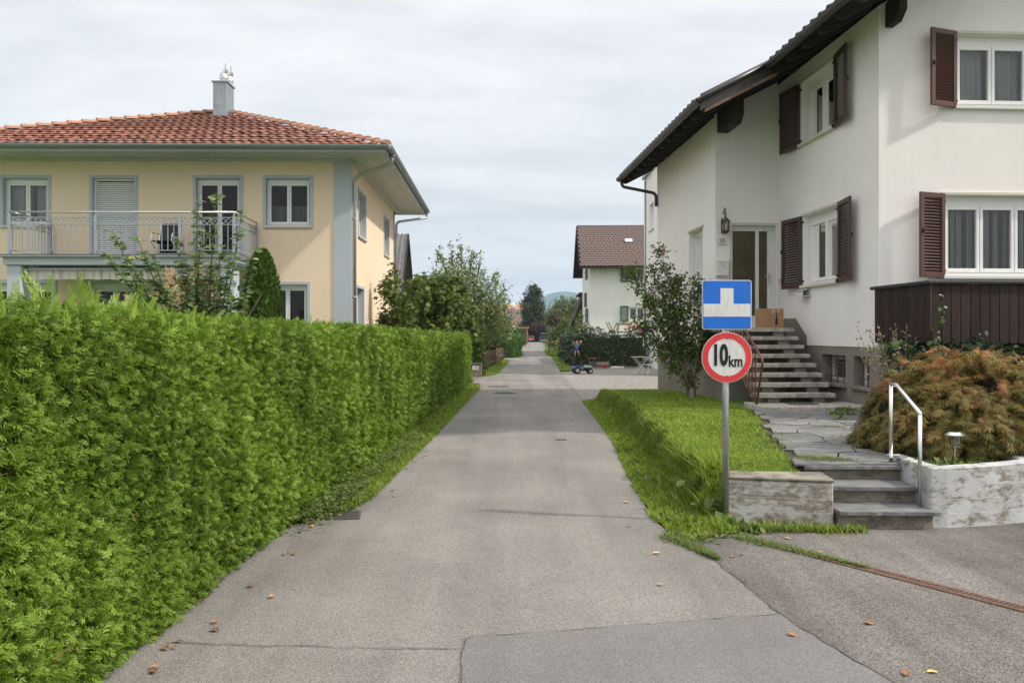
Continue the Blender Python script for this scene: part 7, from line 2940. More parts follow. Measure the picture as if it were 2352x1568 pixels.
# ------------------------------------------------------------------ parked vehicles
def car(name, label, loc, w_, h_, ln, paint, suv=False):
    t = thing(name, label, 'car', loc)
    m_b = MB()
    # rear-view body section, lofted along the length (rear faces the camera)
    def sec(y, ww, z0_, z1_, r_=0.12):
        return [(-ww / 2, y, z0_), (ww / 2, y, z0_), (ww / 2 + 0.02, y, (z0_ + z1_) / 2), (ww / 2 - r_, y, z1_), (-ww / 2 + r_, y, z1_), (-ww / 2 - 0.02, y, (z0_ + z1_) / 2)]
    bh = h_ * 0.60
    S_ = [sec(0.0, w_ * 0.92, 0.35, bh * 0.95), sec(0.18, w_, 0.22, bh), sec(ln * 0.6, w_, 0.22, bh), sec(ln * 0.95, w_ * 0.94, 0.25, bh * 0.85), sec(ln, w_ * 0.85, 0.35, bh * 0.7)]
    for s_ in S_:
        m_b.v += s_
    for i_ in range(len(S_) - 1):
        for k_ in range(6):
            k2_ = (k_ + 1) % 6
            m_b.f.append((6 * i_ + k_, 6 * i_ + k2_, 6 * i_ + 6 + k2_, 6 * i_ + 6 + k_))
    m_b.f.append((5, 4, 3, 2, 1, 0))
    e_ = 6 * (len(S_) - 1)
    m_b.f.append(tuple(e_ + k_ for k_ in range(6)))
    m_b.build('body', paint, t, bevel=0.03)
    m_b = MB()
    y0_, y1_ = (0.10, ln * 0.62) if suv else (0.28, ln * 0.62)
    tw_ = w_ * 0.74
    lo = [(-w_ * 0.46, y0_, bh), (w_ * 0.46, y0_, bh), (w_ * 0.46, y1_ + 0.4, bh), (-w_ * 0.46, y1_ + 0.4, bh)]
    hi = [(-tw_ / 2, y0_ + (0.12 if suv else 0.42), h_ - 0.03), (tw_ / 2, y0_ + (0.12 if suv else 0.42), h_ - 0.03), (tw_ / 2, y1_ - 0.3, h_ - 0.03), (-tw_ / 2, y1_ - 0.3, h_ - 0.03)]
    m_b.add(lo + hi, [(0, 1, 5, 4), (1, 2, 6, 5), (2, 3, 7, 6), (3, 0, 4, 7), (4, 5, 6, 7)])
    m_b.build('cabin', MT['black'], t)
    m_b = MB()
    m_b.box(-tw_ / 2 - 0.03, tw_ / 2 + 0.03, y0_ + (0.10 if suv else 0.40), y1_ - 0.25, h_ - 0.029, h_ + 0.02)
    rf_ = m_b.build('roof', paint if not suv else MT['signwhite'], t, bevel=0.015)
    for sx_ in (-1, 1):
        m_b = MB()
        m_b.bar((sx_ * w_ * 0.45, y0_, bh), (sx_ * tw_ / 2, y0_ + (0.12 if suv else 0.42), h_), 0.09, 0.06)
        m_b.build('pillar', paint, t)
        m_b = MB()
        m_b.box(sx_ * w_ * 0.40 - 0.10, sx_ * w_ * 0.40 + 0.10, -0.012, 0.02 + 0.0, bh * 0.66, bh * 0.86)
        m_b.build('tail_light', MT['signred'], t)
        m_b = MB()
        m_b.box(sx_ * w_ * 0.55 - 0.07, sx_ * w_ * 0.55 + 0.07, ln * 0.62, ln * 0.66, bh * 0.98, bh * 1.15)
        m_b.build('mirror', MT['black'], t)
        for yy2 in (0.75, ln - 0.8):
            m_b = MB()
            m_b.lathe([(0.30, -0.1), (0.31, 0.0), (0.30, 0.1)], (sx_ * (w_ / 2 - 0.10), yy2, 0.30), 16, Matrix.Rotation(R(90), 3, 'Y'))
            wh_ = m_b.build('wheel', MT['black'], t)
            m_b = MB()
            m_b.lathe([(0.18, -0.108), (0.18, 0.108)], (sx_ * (w_ / 2 - 0.10), yy2, 0.30), 12, Matrix.Rotation(R(90), 3, 'Y'))
            m_b.build('rim', MT['galv'], wh_)
    m_b = MB()
    m_b.box(-w_ * 0.49, w_ * 0.49, -0.08, 0.10, 0.24, 0.46)
    m_b.build('bumper', MT['black'] if not suv else MT['galv'], t, bevel=0.03)
    m_b = MB()
    m_b.box(-0.26, 0.26, -0.10 if suv else -0.035, -0.02, bh * 0.62 if not suv else bh * 0.50, bh * 0.62 + 0.12 if not suv else bh * 0.50 + 0.12)
    m_b.build('number_plate', MT['signwhite'] if not suv else MT['yellow_leaf'], t)
    return t


red_p = simple('red_car_paint', (0.55, 0.018, 0.035), 0.25, 0.04, 3, spec=0.6)
blk_p = simple('dark_car_paint', (0.022, 0.024, 0.028), 0.25, 0.04, 3, spec=0.6)
car('red_hatchback', 'red hatchback parked at the far end of the lane', (3.95, 176, 0), 1.66, 1.40, 3.9, red_p)
car('dark_off_roader', 'dark boxy off-roader with pale roof parked beside the red car', (6.85, 174, 0), 1.78, 1.95, 4.3, blk_p, True)
sh_ = thing('dark_shed', 'dark open timber shelter behind the red car', 'shed', (5.6, 184, 0))
mb = MB()
mb.box(-3.0, 3.0, 3.4, 3.5, -0.03, 2.4)
mb.box(-3.0, -2.9, 0.0, 3.4, -0.03, 2.4)
mb.box(2.9, 3.0, 0.0, 3.4, -0.03, 2.4)
mb.build('wall', MT['dark_beam'], sh_)
mb = MB()
mb.box(-3.2, 3.2, -0.4, 3.7, 2.401, 2.6)
mb.build('roof', MT['dark_beam'], sh_)

# ------------------------------------------------------------------ far trees
tree('tall_beech', 'tall dark full tree closing the end of the lane', (4.9, 192, 0), (4.9, 192, 3.0),
     [(4.7, 192, 11.0, 1.9, 1.9, 2.2), (4.5, 192, 8.5, 2.6, 2.2, 2.2), (5.2, 192, 6.0, 2.6, 2.3, 2.2), (4.4, 192, 4.0, 2.5, 2.2, 1.8), (5.4, 192, 9.8, 2.0, 2.0, 2.2), (3.7, 192, 6.8, 1.9, 1.8, 1.8), (6.0, 192, 7.6, 1.7, 1.8, 2.0), (5.3, 192, 12.0, 1.4, 1.4, 1.3), (2.9, 192, 3.2, 1.8, 1.8, 1.8), (7.0, 192, 4.2, 1.8, 1.8, 2.0)],
     11500, 0.42, 'dark_tree', 0.3, shell=0.6, clump=9, csize=0.14)
tree('copper_tree', 'small purple-brown tree in front of the tall dark tree', (6.0, 182, 0), (6.0, 182, 1.8),
     [(6.0, 182, 3.2, 1.5, 1.2, 1.0), (5.2, 182, 3.6, 1.0, 1.0, 0.7), (6.9, 182, 3.4, 1.0, 1.0, 0.8)], 1700, 0.3, 'copper', 0.12, shell=0.4, csize=0.25)
tree('willow', 'wide pale green tree with wispy top left of the green shuttered house', (8.6, 140, 0), (8.6, 140, 2.5),
     [(8.4, 140, 5.6, 2.2, 2.0, 2.0), (7.0, 140, 4.4, 1.6, 1.6, 1.6), (10.2, 140, 5.4, 1.8, 1.8, 2.2), (9.0, 140, 3.4, 2.2, 1.8, 1.4), (7.6, 140, 6.8, 0.35, 0.35, 1.1), (8.6, 140, 7.3, 0.4, 0.4, 1.2), (9.4, 140, 7.4, 0.35, 0.35, 1.3), (10.3, 140, 7.2, 0.4, 0.4, 1.2), (11.0, 140, 6.6, 0.6, 0.6, 1.5)],
     7500, 0.33, 'willow', 0.25, shell=0.4, clump=9, csize=0.2)
tree('smoke_bush', 'reddish purple-leaved bush on the lane edge before the pale tree', (6.4, 118, 0), (6.4, 118, 2.0),
     [(6.8, 118, 4.0, 1.2, 1.0, 0.6), (6.0, 118, 3.4, 1.0, 1.0, 0.5)], 1100, 0.3, 'copper', 0.1, shell=0.3, csize=0.25)
tree('garden_tree', 'leafy green garden tree left of the laurel hedge', (6.6, 96, 0), (6.6, 96, 1.5),
     [(6.4, 96, 2.6, 1.5, 1.4, 1.2), (5.4, 96, 1.7, 1.2, 1.2, 1.0), (7.4, 96, 3.2, 1.3, 1.2, 1.2)], 3300, 0.22, 'mixed', 0.1, shell=0.45, csize=0.2)
tree('yellow_shrub', 'yellow-green garden shrub beside the grey mesh fence', (4.45, 74, 0), (4.45, 74, 0.4), [(4.5, 74, 0.8, 0.55, 1.2, 0.6), (4.4, 71, 0.5, 0.45, 1.2, 0.5)], 1500, 0.13, 'mixed', 0.04, cat='shrub', shell=0.5, tint_bias=0.3)
tree('green_shrub', 'rounded green garden shrub beyond the grey mesh fence', (5.0, 98, 0), (5.0, 98, 0.5), [(5.0, 98, 1.1, 0.9, 2.2, 0.9)], 1300, 0.2, 'mixed', 0.05, cat='shrub', shell=0.5)
flowers('orange_flowers', 'orange flowers beside the mesh fence post', (3.55, 69, 0), 12, 0.3, 1.1, ['orange_petal', 'yellow_petal'], 0.06)
flowers('roadside_flowers', 'red and pink garden flowers spilling at the lane edge', (4.55, 100, 0), 24, 0.5, 0.9, ['orange_petal', 'pink', 'white_petal'], 0.09)
tree('wall_climber', 'dark climbing shrub with yellow blooms at the white gable', (4.55, 58.5, 0), (4.55, 58.5, 0.8), [(4.5, 58.5, 1.6, 0.7, 0.7, 0.8), (4.9, 59, 2.4, 0.45, 0.5, 0.9), (5.15, 58, 1.9, 0.6, 0.5, 0.6)], 2100, 0.14, 'hibiscus', 0.05, cat='shrub', shell=0.5)
mf = thing('mesh_fence', 'grey wire-mesh garden fence with dark posts along the lane', 'fence', (2.95, 66.0, 0))
for k in range(4):
    mb = MB()
    mb.tube([(0, 0, 0), (0, 0, 1.15)], 0.045, 6)
    o = mb.build('post', MT['castiron'], mf)
    o.location = (0.045 * 7 * k, 7 * k, 0)
mb = MB()
for z in np.linspace(0.1, 1.05, 9):
    mb.bar((0, 0, z), (0.945, 21, z), 0.02, 0.02)
for k in range(90):
    t = k / 90
    mb.bar((0.945 * t, 21 * t, 0.05), (0.945 * t, 21 * t, 1.08), 0.02, 0.02)
mb.build('mesh_panel', MT['galv'], mf)
for k in range(3):
    mb = MB()
    mb.prism([(-0.45, -0.7, 0), (0.42, -0.75, 0), (0.48, 0.7, 0), (-0.4, 0.72, 0)], (0, 0, 0.05))
    o = mb.build('stone_slab', MT['flag'], None, bevel=0.01)
    o.location = (2.95 + 0.25 * k, 47.5 + 0.3 * k, 0.0)
    tag(o, ['pale doorstep slab nearest the lane between two grass patches', 'pale middle slab between two grass patches', 'pale slab farthest from the lane between two grass patches'][k], 'slab', 'slabs between the grass patches')

# ------------------------------------------------------------------ distant houses
def far_house(label, loc, w_, d_, h_, rh, wallm, roofm, rot=0.0, name='distant_house', nwin=3):
    t = thing(name, label, 'house', loc, rot)
    m_b = MB()
    m_b.box(-w_ / 2, w_ / 2, 0, d_, -0.03, h_)
    m_b.prism([(-w_ / 2, 0.0, h_), (-w_ / 2, d_, h_), (-w_ / 2, d_ / 2, h_ + rh)], (w_, 0, 0))
    m_b.build('wall', wallm, t)
    o_ = 0.6
    for (ya_, yb_) in ((-o_, d_ / 2), (d_ + o_, d_ / 2)):
        m_b = MB()
        za_ = h_ - rh * o_ / (d_ / 2)
        m_b.add([(-w_ / 2 - o_, ya_, za_ + 0.02), (w_ / 2 + o_, ya_, za_ + 0.02), (w_ / 2 + o_, yb_, h_ + rh + 0.02), (-w_ / 2 - o_, yb_, h_ + rh + 0.02),
                 (-w_ / 2 - o_, ya_, za_ + 0.22), (w_ / 2 + o_, ya_, za_ + 0.22), (w_ / 2 + o_, yb_, h_ + rh + 0.22), (-w_ / 2 - o_, yb_, h_ + rh + 0.22)],
                [(0, 3, 2, 1), (4, 5, 6, 7), (0, 1, 5, 4), (1, 2, 6, 5), (2, 3, 7, 6), (3, 0, 4, 7)])
        m_b.build('roof', roofm, t)
    for k_ in range(nwin):
        x_ = -w_ / 2 + w_ * (k_ + 0.5) / nwin
        m_b = MB()
        m_b.box(x_ - 0.5, x_ + 0.5, -0.04, 0.03, h_ * 0.5, h_ * 0.5 + 1.2)
        wd_ = m_b.build('window', MT['upvc'], t)
        m_b = MB()
        m_b.box(x_ - 0.42, x_ + 0.42, -0.05, -0.041, h_ * 0.5 + 0.08, h_ * 0.5 + 1.12)
        m_b.build('pane', MT['black'], wd_)
    return t


orange_r = simple('faded_orange_tiles', (0.42, 0.22, 0.14), 0.8, 0.2, 2)
brown_r = simple('faded_brown_tiles', (0.16, 0.12, 0.10), 0.8, 0.2, 2)
dh = far_house('distant house with brown roof and satellite dish left of the tall tree', (-1.5, 205, 0), 9.0, 8, 4.2, 3.6, MT['white_wall_old'], brown_r)
far_house('distant house with faded orange roof above the brown one', (0.5, 262, 0), 12.0, 9, 7.6, 3.6, MT['white_wall_old'], orange_r)
far_house('distant red-roofed house half hidden behind the pale tree', (15.5, 178, 0), 10.0, 8, 3.6, 3.0, MT['white_wall_old'], simple('old_red_tiles', (0.26, 0.085, 0.07), 0.8, 0.2, 2))
sd = thing('satellite_dish', 'white satellite dish on the ridge of the distant brown roof', 'satellite dish', (0.35, 208.6, 8.05))
mb = MB()
mb.tube([(0, 0.3, -0.6), (0, 0.3, 0.9)], 0.05, 6)
mb.build('mast', MT['black'], sd)
mb = MB()
mb.lathe([(0.02, 0.0), (0.35, 0.05), (0.6, 0.16), (0.62, 0.18), (0.5, 0.20)], (0, 0.2, 0.9), 16, Matrix.Rotation(R(80), 3, 'X'))
mb.build('dish', MT['white_paint'], sd, smooth=True)
tree('distant_tree', 'round olive tree above the distant orange roof', (2.2, 300, 0), (2.2, 300, 4), [(1.8, 300, 10.0, 3.5, 3, 2.6), (5.0, 300, 10.5, 3.5, 3, 3.0)], 1500, 0.75, 'dark_tree', 0.3, shell=0.6)
for k, (x, y, h_) in enumerate(((-22, 320, 9), (-12, 330, 8), (14, 330, 10), (24, 310, 9), (34, 330, 10))):
    tree('distant_tree', ['hazy distant tree far off, leftmost of the row', 'hazy distant tree far off behind the barn roof', 'hazy distant tree behind the pale willow', 'hazy distant tree behind the shuttered house', 'hazy distant tree farthest behind the shuttered house'][k],
         (x, y, 0), (x, y, 2), [(x - 3, y, h_ * 0.5, 4, 3, h_ * 0.4), (x + 3, y, h_ * 0.55, 4, 3, h_ * 0.4)], 900, 0.9, 'dark_tree', 0.3, shell=0.6)

# garden figure on a pole far down the lane
gf = thing('garden_ornament', 'small striped yellow figure with orange cap on a tall pole', 'ornament', (-0.1, 100, 0))
mb = MB()
mb.tube([(0, 0, 0), (0, 0, 2.3)], 0.05, 6)
mb.build('pole', MT['white_paint'], gf)
mb = MB()
mb.ball((0, 0, 2.55), 0.24, 0.18, 0.25, 10, 6)
mb.build('torso', MT['yellow_leaf'], gf, smooth=True)
mb = MB()
mb.lathe([(0.25, 2.50), (0.25, 2.56)], (0, 0, 0), 12)
mb.build('dark_band', MT['black'], gf)
mb = MB()
mb.ball((0, 0, 2.92), 0.16, 0.15, 0.16, 10, 6)
mb.build('head', MT['trim_cream'], gf, smooth=True)
mb = MB()
mb.lathe([(0.17, 3.0), (0.14, 3.1), (0.05, 3.16)], (0, 0, 0), 10)
mb.build('cap', MT['orange_petal'], gf)
for sx in (-1, 1):
    mb = MB()
    mb.tube([(sx * 0.18, 0, 2.65), (sx * 0.42, -0.05, 2.55)], [0.06, 0.09], 6)
    mb.build('arm', MT['signwhite'], gf)

# ================================================================== right side beyond the lawn
lumpy_hedge('laurel_hedge', 'dark glossy cherry laurel hedge behind the gravel yard', [(3.05, 41.5), (6.75, 41.5), (6.75, 42.5), (4.1, 42.5), (4.15, 57.0), (3.3, 57.0)], 1.62, 'laurel', 9500, 0.125, LEAF, bulge=0.07)
tree('laurel_bush', 'leafy laurel bush rising above the hedge corner', (4.6, 44.2, 0), (4.6, 44.2, 0.8), [(4.4, 44.2, 1.65, 0.6, 0.5, 0.5), (5.0, 44.4, 1.5, 0.7, 0.5, 0.45), (4.0, 44.5, 1.4, 0.5, 0.5, 0.45)], 1100, 0.13, 'laurel', 0.05, cat='shrub', shell=0.4)
flowers('white_roses', 'white roses on top of the laurel hedge corner', (3.75, 43.6, 1.25), 9, 0.5, 0.6, ['white_petal', 'white_petal', 'pink'], 0.055)

# carved girl ornament on the hedge
skin = simple('painted_skin', (0.55, 0.33, 0.22), 0.7)
gfig = thing('girl_ornament', 'painted wooden girl figure in blue dress hanging on the laurel hedge', 'ornament', (3.24, 41.28, 0.88))
mb = MB()
mb.prism([(-0.07, 0, 0.10), (0.07, 0, 0.10), (0.085, 0, 0.24), (0.05, 0, 0.27), (-0.05, 0, 0.27), (-0.085, 0, 0.24)], (0, -0.03, 0))
mb.build('bodice', simple('light_blue_paint', (0.10, 0.22, 0.55), 0.6), gfig, bevel=0.008)
mb = MB()
mb.prism([(-0.06, 0, 0.11), (0.06, 0, 0.11), (0.13, 0, -0.03), (0.05, 0, -0.05), (0.0, 0, -0.035), (-0.06, 0, -0.055), (-0.13, 0, -0.03)], (0, -0.035, 0))
mb.build('skirt', simple('blue_paint', (0.045, 0.085, 0.42), 0.6), gfig, bevel=0.008)
mb = MB()
mb.ball((0, -0.015, 0.345), 0.062, 0.03, 0.072, 12, 8)
mb.build('head', skin, gfig, smooth=True)
mb = MB()
mb.ball((0, 0.0, 0.385), 0.078, 0.03, 0.055, 12, 6)
mb.ball((-0.06, 0.0, 0.34), 0.025, 0.02, 0.05, 8, 6)
mb.ball((0.06, 0.0, 0.34), 0.025, 0.02, 0.05, 8, 6)
mb.build('hair', simple('blond_paint', (0.48, 0.26, 0.10), 0.7), gfig, smooth=True)
for (a, b, c) in (((-0.075, 0.24), (-0.14, 0.29), (-0.20, 0.40)), ((0.075, 0.24), (0.14, 0.27), (0.18, 0.37))):
    mb = MB()
    mb.tube([(a[0], -0.015, a[1]), (b[0], -0.015, b[1]), (c[0], -0.015, c[1])], [0.026, 0.022, 0.018], 8)
    mb.ball((c[0], -0.015, c[1] + 0.02), 0.022, 0.014, 0.028, 8, 6)
    mb.build('arm', skin, gfig, smooth=True, fix=False)
for (a, b, c) in (((-0.05, -0.04), (-0.10, -0.16), (-0.085, -0.29)), ((0.05, -0.04), (0.09, -0.17), (0.13, -0.28))):
    mb = MB()
    mb.tube([(a[0], -0.012, a[1]), (b[0], -0.012, b[1]), (c[0], -0.012, c[1])], [0.034, 0.028, 0.018], 8)
    mb.ball((c[0] + 0.01, -0.02, c[1] - 0.02), 0.034, 0.02, 0.016, 8, 5)
    mb.build('leg', skin, gfig, smooth=True, fix=False)
mb = MB()
mb.ball((0.20, -0.02, 0.415), 0.055, 0.04, 0.05, 10, 6)
mb.build('striped_ball', MT['signwhite'], gfig, smooth=True)

# pedal tractor
pt = thing('pedal_tractor', 'blue and black toy pedal tractor on the gravel', 'toy tractor', (2.98, 34.9, 0), R(8))
blue_p = simple('blue_plastic', (0.015, 0.16, 0.50), 0.4, spec=0.5)
silver = simple('silver_plastic', (0.42, 0.45, 0.45), 0.4, spec=0.5)


def wheel(parent, c, r_, w_):
    m_b = MB()
    m_b.lathe([(r_ * 0.6, -w_ / 2), (r_ * 0.95, -w_ / 2), (r_, -w_ * 0.3), (r_, w_ * 0.3), (r_ * 0.95, w_ / 2), (r_ * 0.6, w_ / 2)], c, 18, Matrix.Rotation(R(90), 3, 'X'))
    q = m_b.build('wheel', MT['black'], parent)
    m_b = MB()
    m_b.lathe([(r_ * 0.55, -w_ / 2 - 0.004), (r_ * 0.58, 0), (r_ * 0.55, w_ / 2 + 0.004)], c, 14, Matrix.Rotation(R(90), 3, 'X'))
    m_b.build('rim', silver, q)
    m_b = MB()
    m_b.lathe([(r_ * 0.2, -w_ / 2 - 0.012), (r_ * 0.2, w_ / 2 + 0.012)], c, 10, Matrix.Rotation(R(90), 3, 'X'))
    m_b.build('hub', MT['galv'], q)


for y in (-0.20, 0.20):
    wheel(pt, (-0.27, y, 0.14), 0.14, 0.11)
    wheel(pt, (0.30, y * 0.9, 0.105), 0.105, 0.08)
mb = MB()
mb.box(-0.33, 0.36, -0.06, 0.06, 0.12, 0.20)
mb.build('chassis', MT['black'], pt, bevel=0.01)
mb = MB()
mb.prism([(0.06, -0.09, 0.20), (0.40, -0.09, 0.20), (0.40, -0.09, 0.28), (0.34, -0.09, 0.335), (0.06, -0.09, 0.36)], (0, 0.18, 0))
mb.build('bonnet', silver, pt, bevel=0.015)
mb = MB()
mb.box(0.05, 0.39, -0.095, 0.095, 0.17, 0.26)
mb.build('engine_cover', MT['black'], pt, bevel=0.01)
for y in (-0.20, 0.20):
    mb = MB()
    n = 8
    for i in range(n + 1):
        an_ = R(25 + 130 * i / n)
        for (dy, rr_) in ((-0.06, 0.165), (0.06, 0.165), (0.06, 0.18), (-0.06, 0.18)):
            mb.v.append((-0.27 + rr_ * math.cos(an_), y + dy, 0.14 + rr_ * math.sin(an_)))
    for i in range(n):
        for k in range(4):
            k2 = (k + 1) % 4
            mb.f.append((4 * i + k, 4 * i + k2, 4 * i + 4 + k2, 4 * i + 4 + k))
    mb.build('mudguard', blue_p, pt)
mb = MB()
mb.box(-0.36, -0.12, -0.13, 0.13, 0.27, 0.30)
mb.build('rear_deck', blue_p, pt, bevel=0.01)
mb = MB()
mb.box(-0.33, -0.16, -0.09, 0.09, 0.30, 0.335)
mb.prism([(-0.34, -0.09, 0.335), (-0.31, -0.09, 0.335), (-0.36, -0.09, 0.43), (-0.38, -0.09, 0.43)], (0, 0.18, 0))
mb.build('seat', MT['black'], pt, bevel=0.008)
mb = MB()
mb.tube([(0.05, 0, 0.33), (-0.02, 0, 0.45)], 0.012, 6)
for k in range(16):
    a1, a2 = 2 * math.pi * k / 16, 2 * math.pi * (k + 1) / 16
    m_ = Matrix.Rotation(R(-60), 3, 'Y')
    p1 = m_ @ Vector((0.085 * math.cos(a1), 0.085 * math.sin(a1), 0)) + Vector((-0.02, 0, 0.45))
    p2 = m_ @ Vector((0.085 * math.cos(a2), 0.085 * math.sin(a2), 0)) + Vector((-0.02, 0, 0.45))
    mb.tube([p1, p2], 0.009, 5)
mb.build('steering_wheel', MT['black'], pt)

# toy truck with wooden trailer
tt = thing('toy_truck', 'old toy truck with red roof and wooden box by the hedge', 'toy truck', (4.15, 40.2, 0), R(-3))
red_t = simple('red_toy_paint', (0.50, 0.03, 0.03), 0.5)
grn_t = simple('green_toy_paint', (0.02, 0.14, 0.12), 0.5)
mb = MB()
mb.box(-0.42, 0.50, -0.12, 0.12, 0.10, 0.15)
mb.build('chassis', red_t, tt)
mb = MB()
mb.box(-0.42, -0.10, -0.15, 0.15, 0.151, 0.30)
mb.build('engine_box', grn_t, tt)
for (x, y) in ((-0.40, -0.14), (-0.40, 0.14), (-0.12, -0.14), (-0.12, 0.14)):
    mb = MB()
    mb.box(x - 0.012, x + 0.012, y - 0.012, y + 0.012, 0.30, 0.47)
    mb.build('cab_post', grn_t, tt)
mb = MB()
mb.box(-0.45, -0.06, -0.18, 0.18, 0.471, 0.51)
mb.build('roof', red_t, tt, bevel=0.01)
mb = MB()
mb.box(-0.35, -0.2, -0.1, 0.1, 0.301, 0.34)
mb.build('seat', red_t, tt)
for y in (-0.19, 0.17):
    mb = MB()
    mb.box(-0.06, 0.56, y, y + 0.02, 0.17, 0.32)
    mb.build('side_board', MT['greywood'], tt)
mb = MB()
mb.box(-0.06, -0.04, -0.169, 0.169, 0.17, 0.32)
mb.box(0.54, 0.56, -0.169, 0.169, 0.17, 0.32)
mb.build('end_board', MT['greywood'], tt)
for (x, y) in ((-0.3, -0.17), (-0.3, 0.17), (0.35, -0.17), (0.35, 0.17)):
    mb = MB()
    mb.lathe([(0.075, -0.025), (0.075, 0.025)], (x, y, 0.075), 14, Matrix.Rotation(R(90), 3, 'X'))
    mb.build('wheel', red_t, tt)
srk = random.Random(3)
for k in range(7):
    mb = MB()
    mb.ball((0, 0, 0), srk.uniform(0.05, 0.09), srk.uniform(0.05, 0.08), srk.uniform(0.04, 0.08), 7, 5)
    o = mb.build('rock', MT['white_wall_old'], None)
    o.location = (4.85 + 0.09 * k + srk.uniform(-0.03, 0.03), 40.4 + srk.uniform(-0.2, 0.2), 0.03)
    tag(o, 'small pale rock in the little pile beside the toy truck', 'rock', 'pale rocks by the toy truck')

# garden furniture
grey_m = simple('bleached_slats', (0.46, 0.45, 0.42), 0.8, 0.15, 12)
gc = thing('garden_chair', 'weathered slatted garden chair against the white corner', 'chair', (5.62, 33.6, 0), R(-75))
for k in range(6):
    mb = MB()
    mb.box(-0.24, 0.24, -0.22 + k * 0.075, -0.16 + k * 0.075, 0.42, 0.44)
    mb.build('seat_slat', grey_m, gc)
for k in range(4):
    mb = MB()
    z = 0.52 + k * 0.10
    mb.box(-0.24, 0.24, 0.24 + 0.03 * k, 0.262 + 0.03 * k, z, z + 0.06)
    mb.build('back_slat', grey_m, gc)
for sx in (-0.25, 0.25):
    mb = MB()
    mb.tube([(sx, -0.22, 0), (sx, -0.19, 0.42), (sx, 0.24, 0.43), (sx, 0.37, 0.93)], 0.013, 6)
    mb.build('side_frame', MT['whitemetal'], gc)
    mb = MB()
    mb.tube([(sx, 0.34, 0), (sx, 0.2, 0.42)], 0.013, 6)
    mb.build('leg', MT['whitemetal'], gc)
    mb = MB()
    mb.box(sx - 0.03, sx + 0.03, -0.2, 0.3, 0.64, 0.66)
    mb.build('armrest', grey_m, gc)
gt = thing('folding_table', 'small grey folding table beside the slatted garden chair', 'table', (5.42, 34.6, 0), R(5))
for k in range(6):
    mb = MB()
    mb.box(-0.40, 0.32, -0.30 + k * 0.1, -0.21 + k * 0.1, 0.70, 0.72)
    mb.build('table_slat', grey_m, gt)
for (x0, x1) in ((-0.32, 0.22), (0.22, -0.32)):
    for y in (-0.22, 0.22):
        mb = MB()
        mb.tube([(x0, y, 0), (x1, y, 0.70)], 0.013, 6)
        mb.build('leg', MT['whitemetal'], gt)

# trestles above the hedge
for (nm, lab, loc, rz_) in (('sawing_trestle', 'weathered crossed-leg wooden trestle above the hedge, nearer the gable', (6.05, 49.5, 1.1), 0.15), ('drying_rack', 'weathered square wooden rack above the hedge beside the orange flowers', (6.75, 49.8, 1.1), -0.1)):
    t = thing(nm, lab, 'trestle', loc, rz_)
    if nm == 'sawing_trestle':
        for y in (-0.3, 0.3):
            for sgn in (-1, 1):
                mb = MB()
                mb.bar((-0.42 * sgn, y + 0.02 * sgn, -0.3), (0.36 * sgn, y + 0.02 * sgn, 1.30), 0.09, 0.05)
                mb.build('leg', MT['greywood'], t)
        for z in (0.15, 0.8):
            mb = MB()
            mb.bar((-0.05, -0.4, z), (-0.05, 0.4, z), 0.06, 0.08)
            mb.build('stretcher', MT['greywood'], t)
    else:
        for x in (-0.35, 0.35):
            for y in (-0.25, 0.25):
                mb = MB()
                mb.box(x - 0.04, x + 0.04, y - 0.04, y + 0.04, -0.3, 1.2)
                mb.build('leg', MT['greywood'], t)
        for z in (0.65, 1.12):
            for y in (-0.25, 0.25):
                mb = MB()
                mb.box(-0.45, 0.45, y - 0.065, y - 0.041, z, z + 0.09)
                mb.build('crosspiece', MT['greywood'], t)
te = MB()
te.box(4.3, 12.0, 47.5, 61.9, -0.03, 0.80)
tag(te.build('garden_terrace', MT['ground'], None), 'raised garden terrace behind the laurel hedge', 'terrace', kind='structure')
flowers('flower_tub', 'orange and purple flowers trailing from a tub under the lower window', (7.15, 49.2, 0.9), 34, 0.40, 1.35, ['orange_petal', 'pink', 'orange_petal'], 0.06)

# ------------------------------------------------------------------ house with green shutters
gh = thing('green_shutter_house', 'white house with green shutters and brown tiled gable roof', 'house', (5.82, 62.0, 0), R(-1.7))
GW, GD, GE, GR = 9.0, 9.5, 7.05, 10.2
WG = Wall((0, 0, 0), (1, 0, 0), (0, -1, 0))
WGs = Wall((0, 0, 0), (0, 1, 0), (-1, 0, 0))
gops = [(2.95, 4.15, 5.62, 6.62), (2.92, 4.15, 2.68, 3.72), (6.4, 7.6, 5.62, 6.62), (6.4, 7.6, 2.68, 3.72)]
gso = [(2.2, 3.2, 6.0, 7.0), (3.6, 4.6, 3.9, 4.9), (2.0, 3.0, 2.6, 3.6)]
wall(gh, WG, 0, GW, -0.03, GE, gops, MT['white_wall_old'])
wall(gh, WGs, 0.3, GD, -0.03, GE, gso, MT['white_wall_old'])
mb = MB()
mb.prism([(0, 0.0, GE), (0, GD, GE), (0, GD / 2, GR - 0.1)], (0.3, 0, 0))
mb.prism([(GW - 0.3, 0.0, GE), (GW - 0.3, GD, GE), (GW - 0.3, GD / 2, GR - 0.1)], (0.3, 0, 0))
mb.box(GW - 0.3, GW, 0.31, GD, -0.03, GE - 0.001)
mb.box(0.31, GW - 0.31, GD - 0.3, GD, -0.03, GE)
mb.build('wall', MT['white_wall_old'], gh)
mb = MB()
mb.box(0.31, GW - 0.31, 1.4, 1.5, 0, GE)
mb.build('added_partition', MT['dark_room'], gh)  # added dark sheet behind the shuttered windows
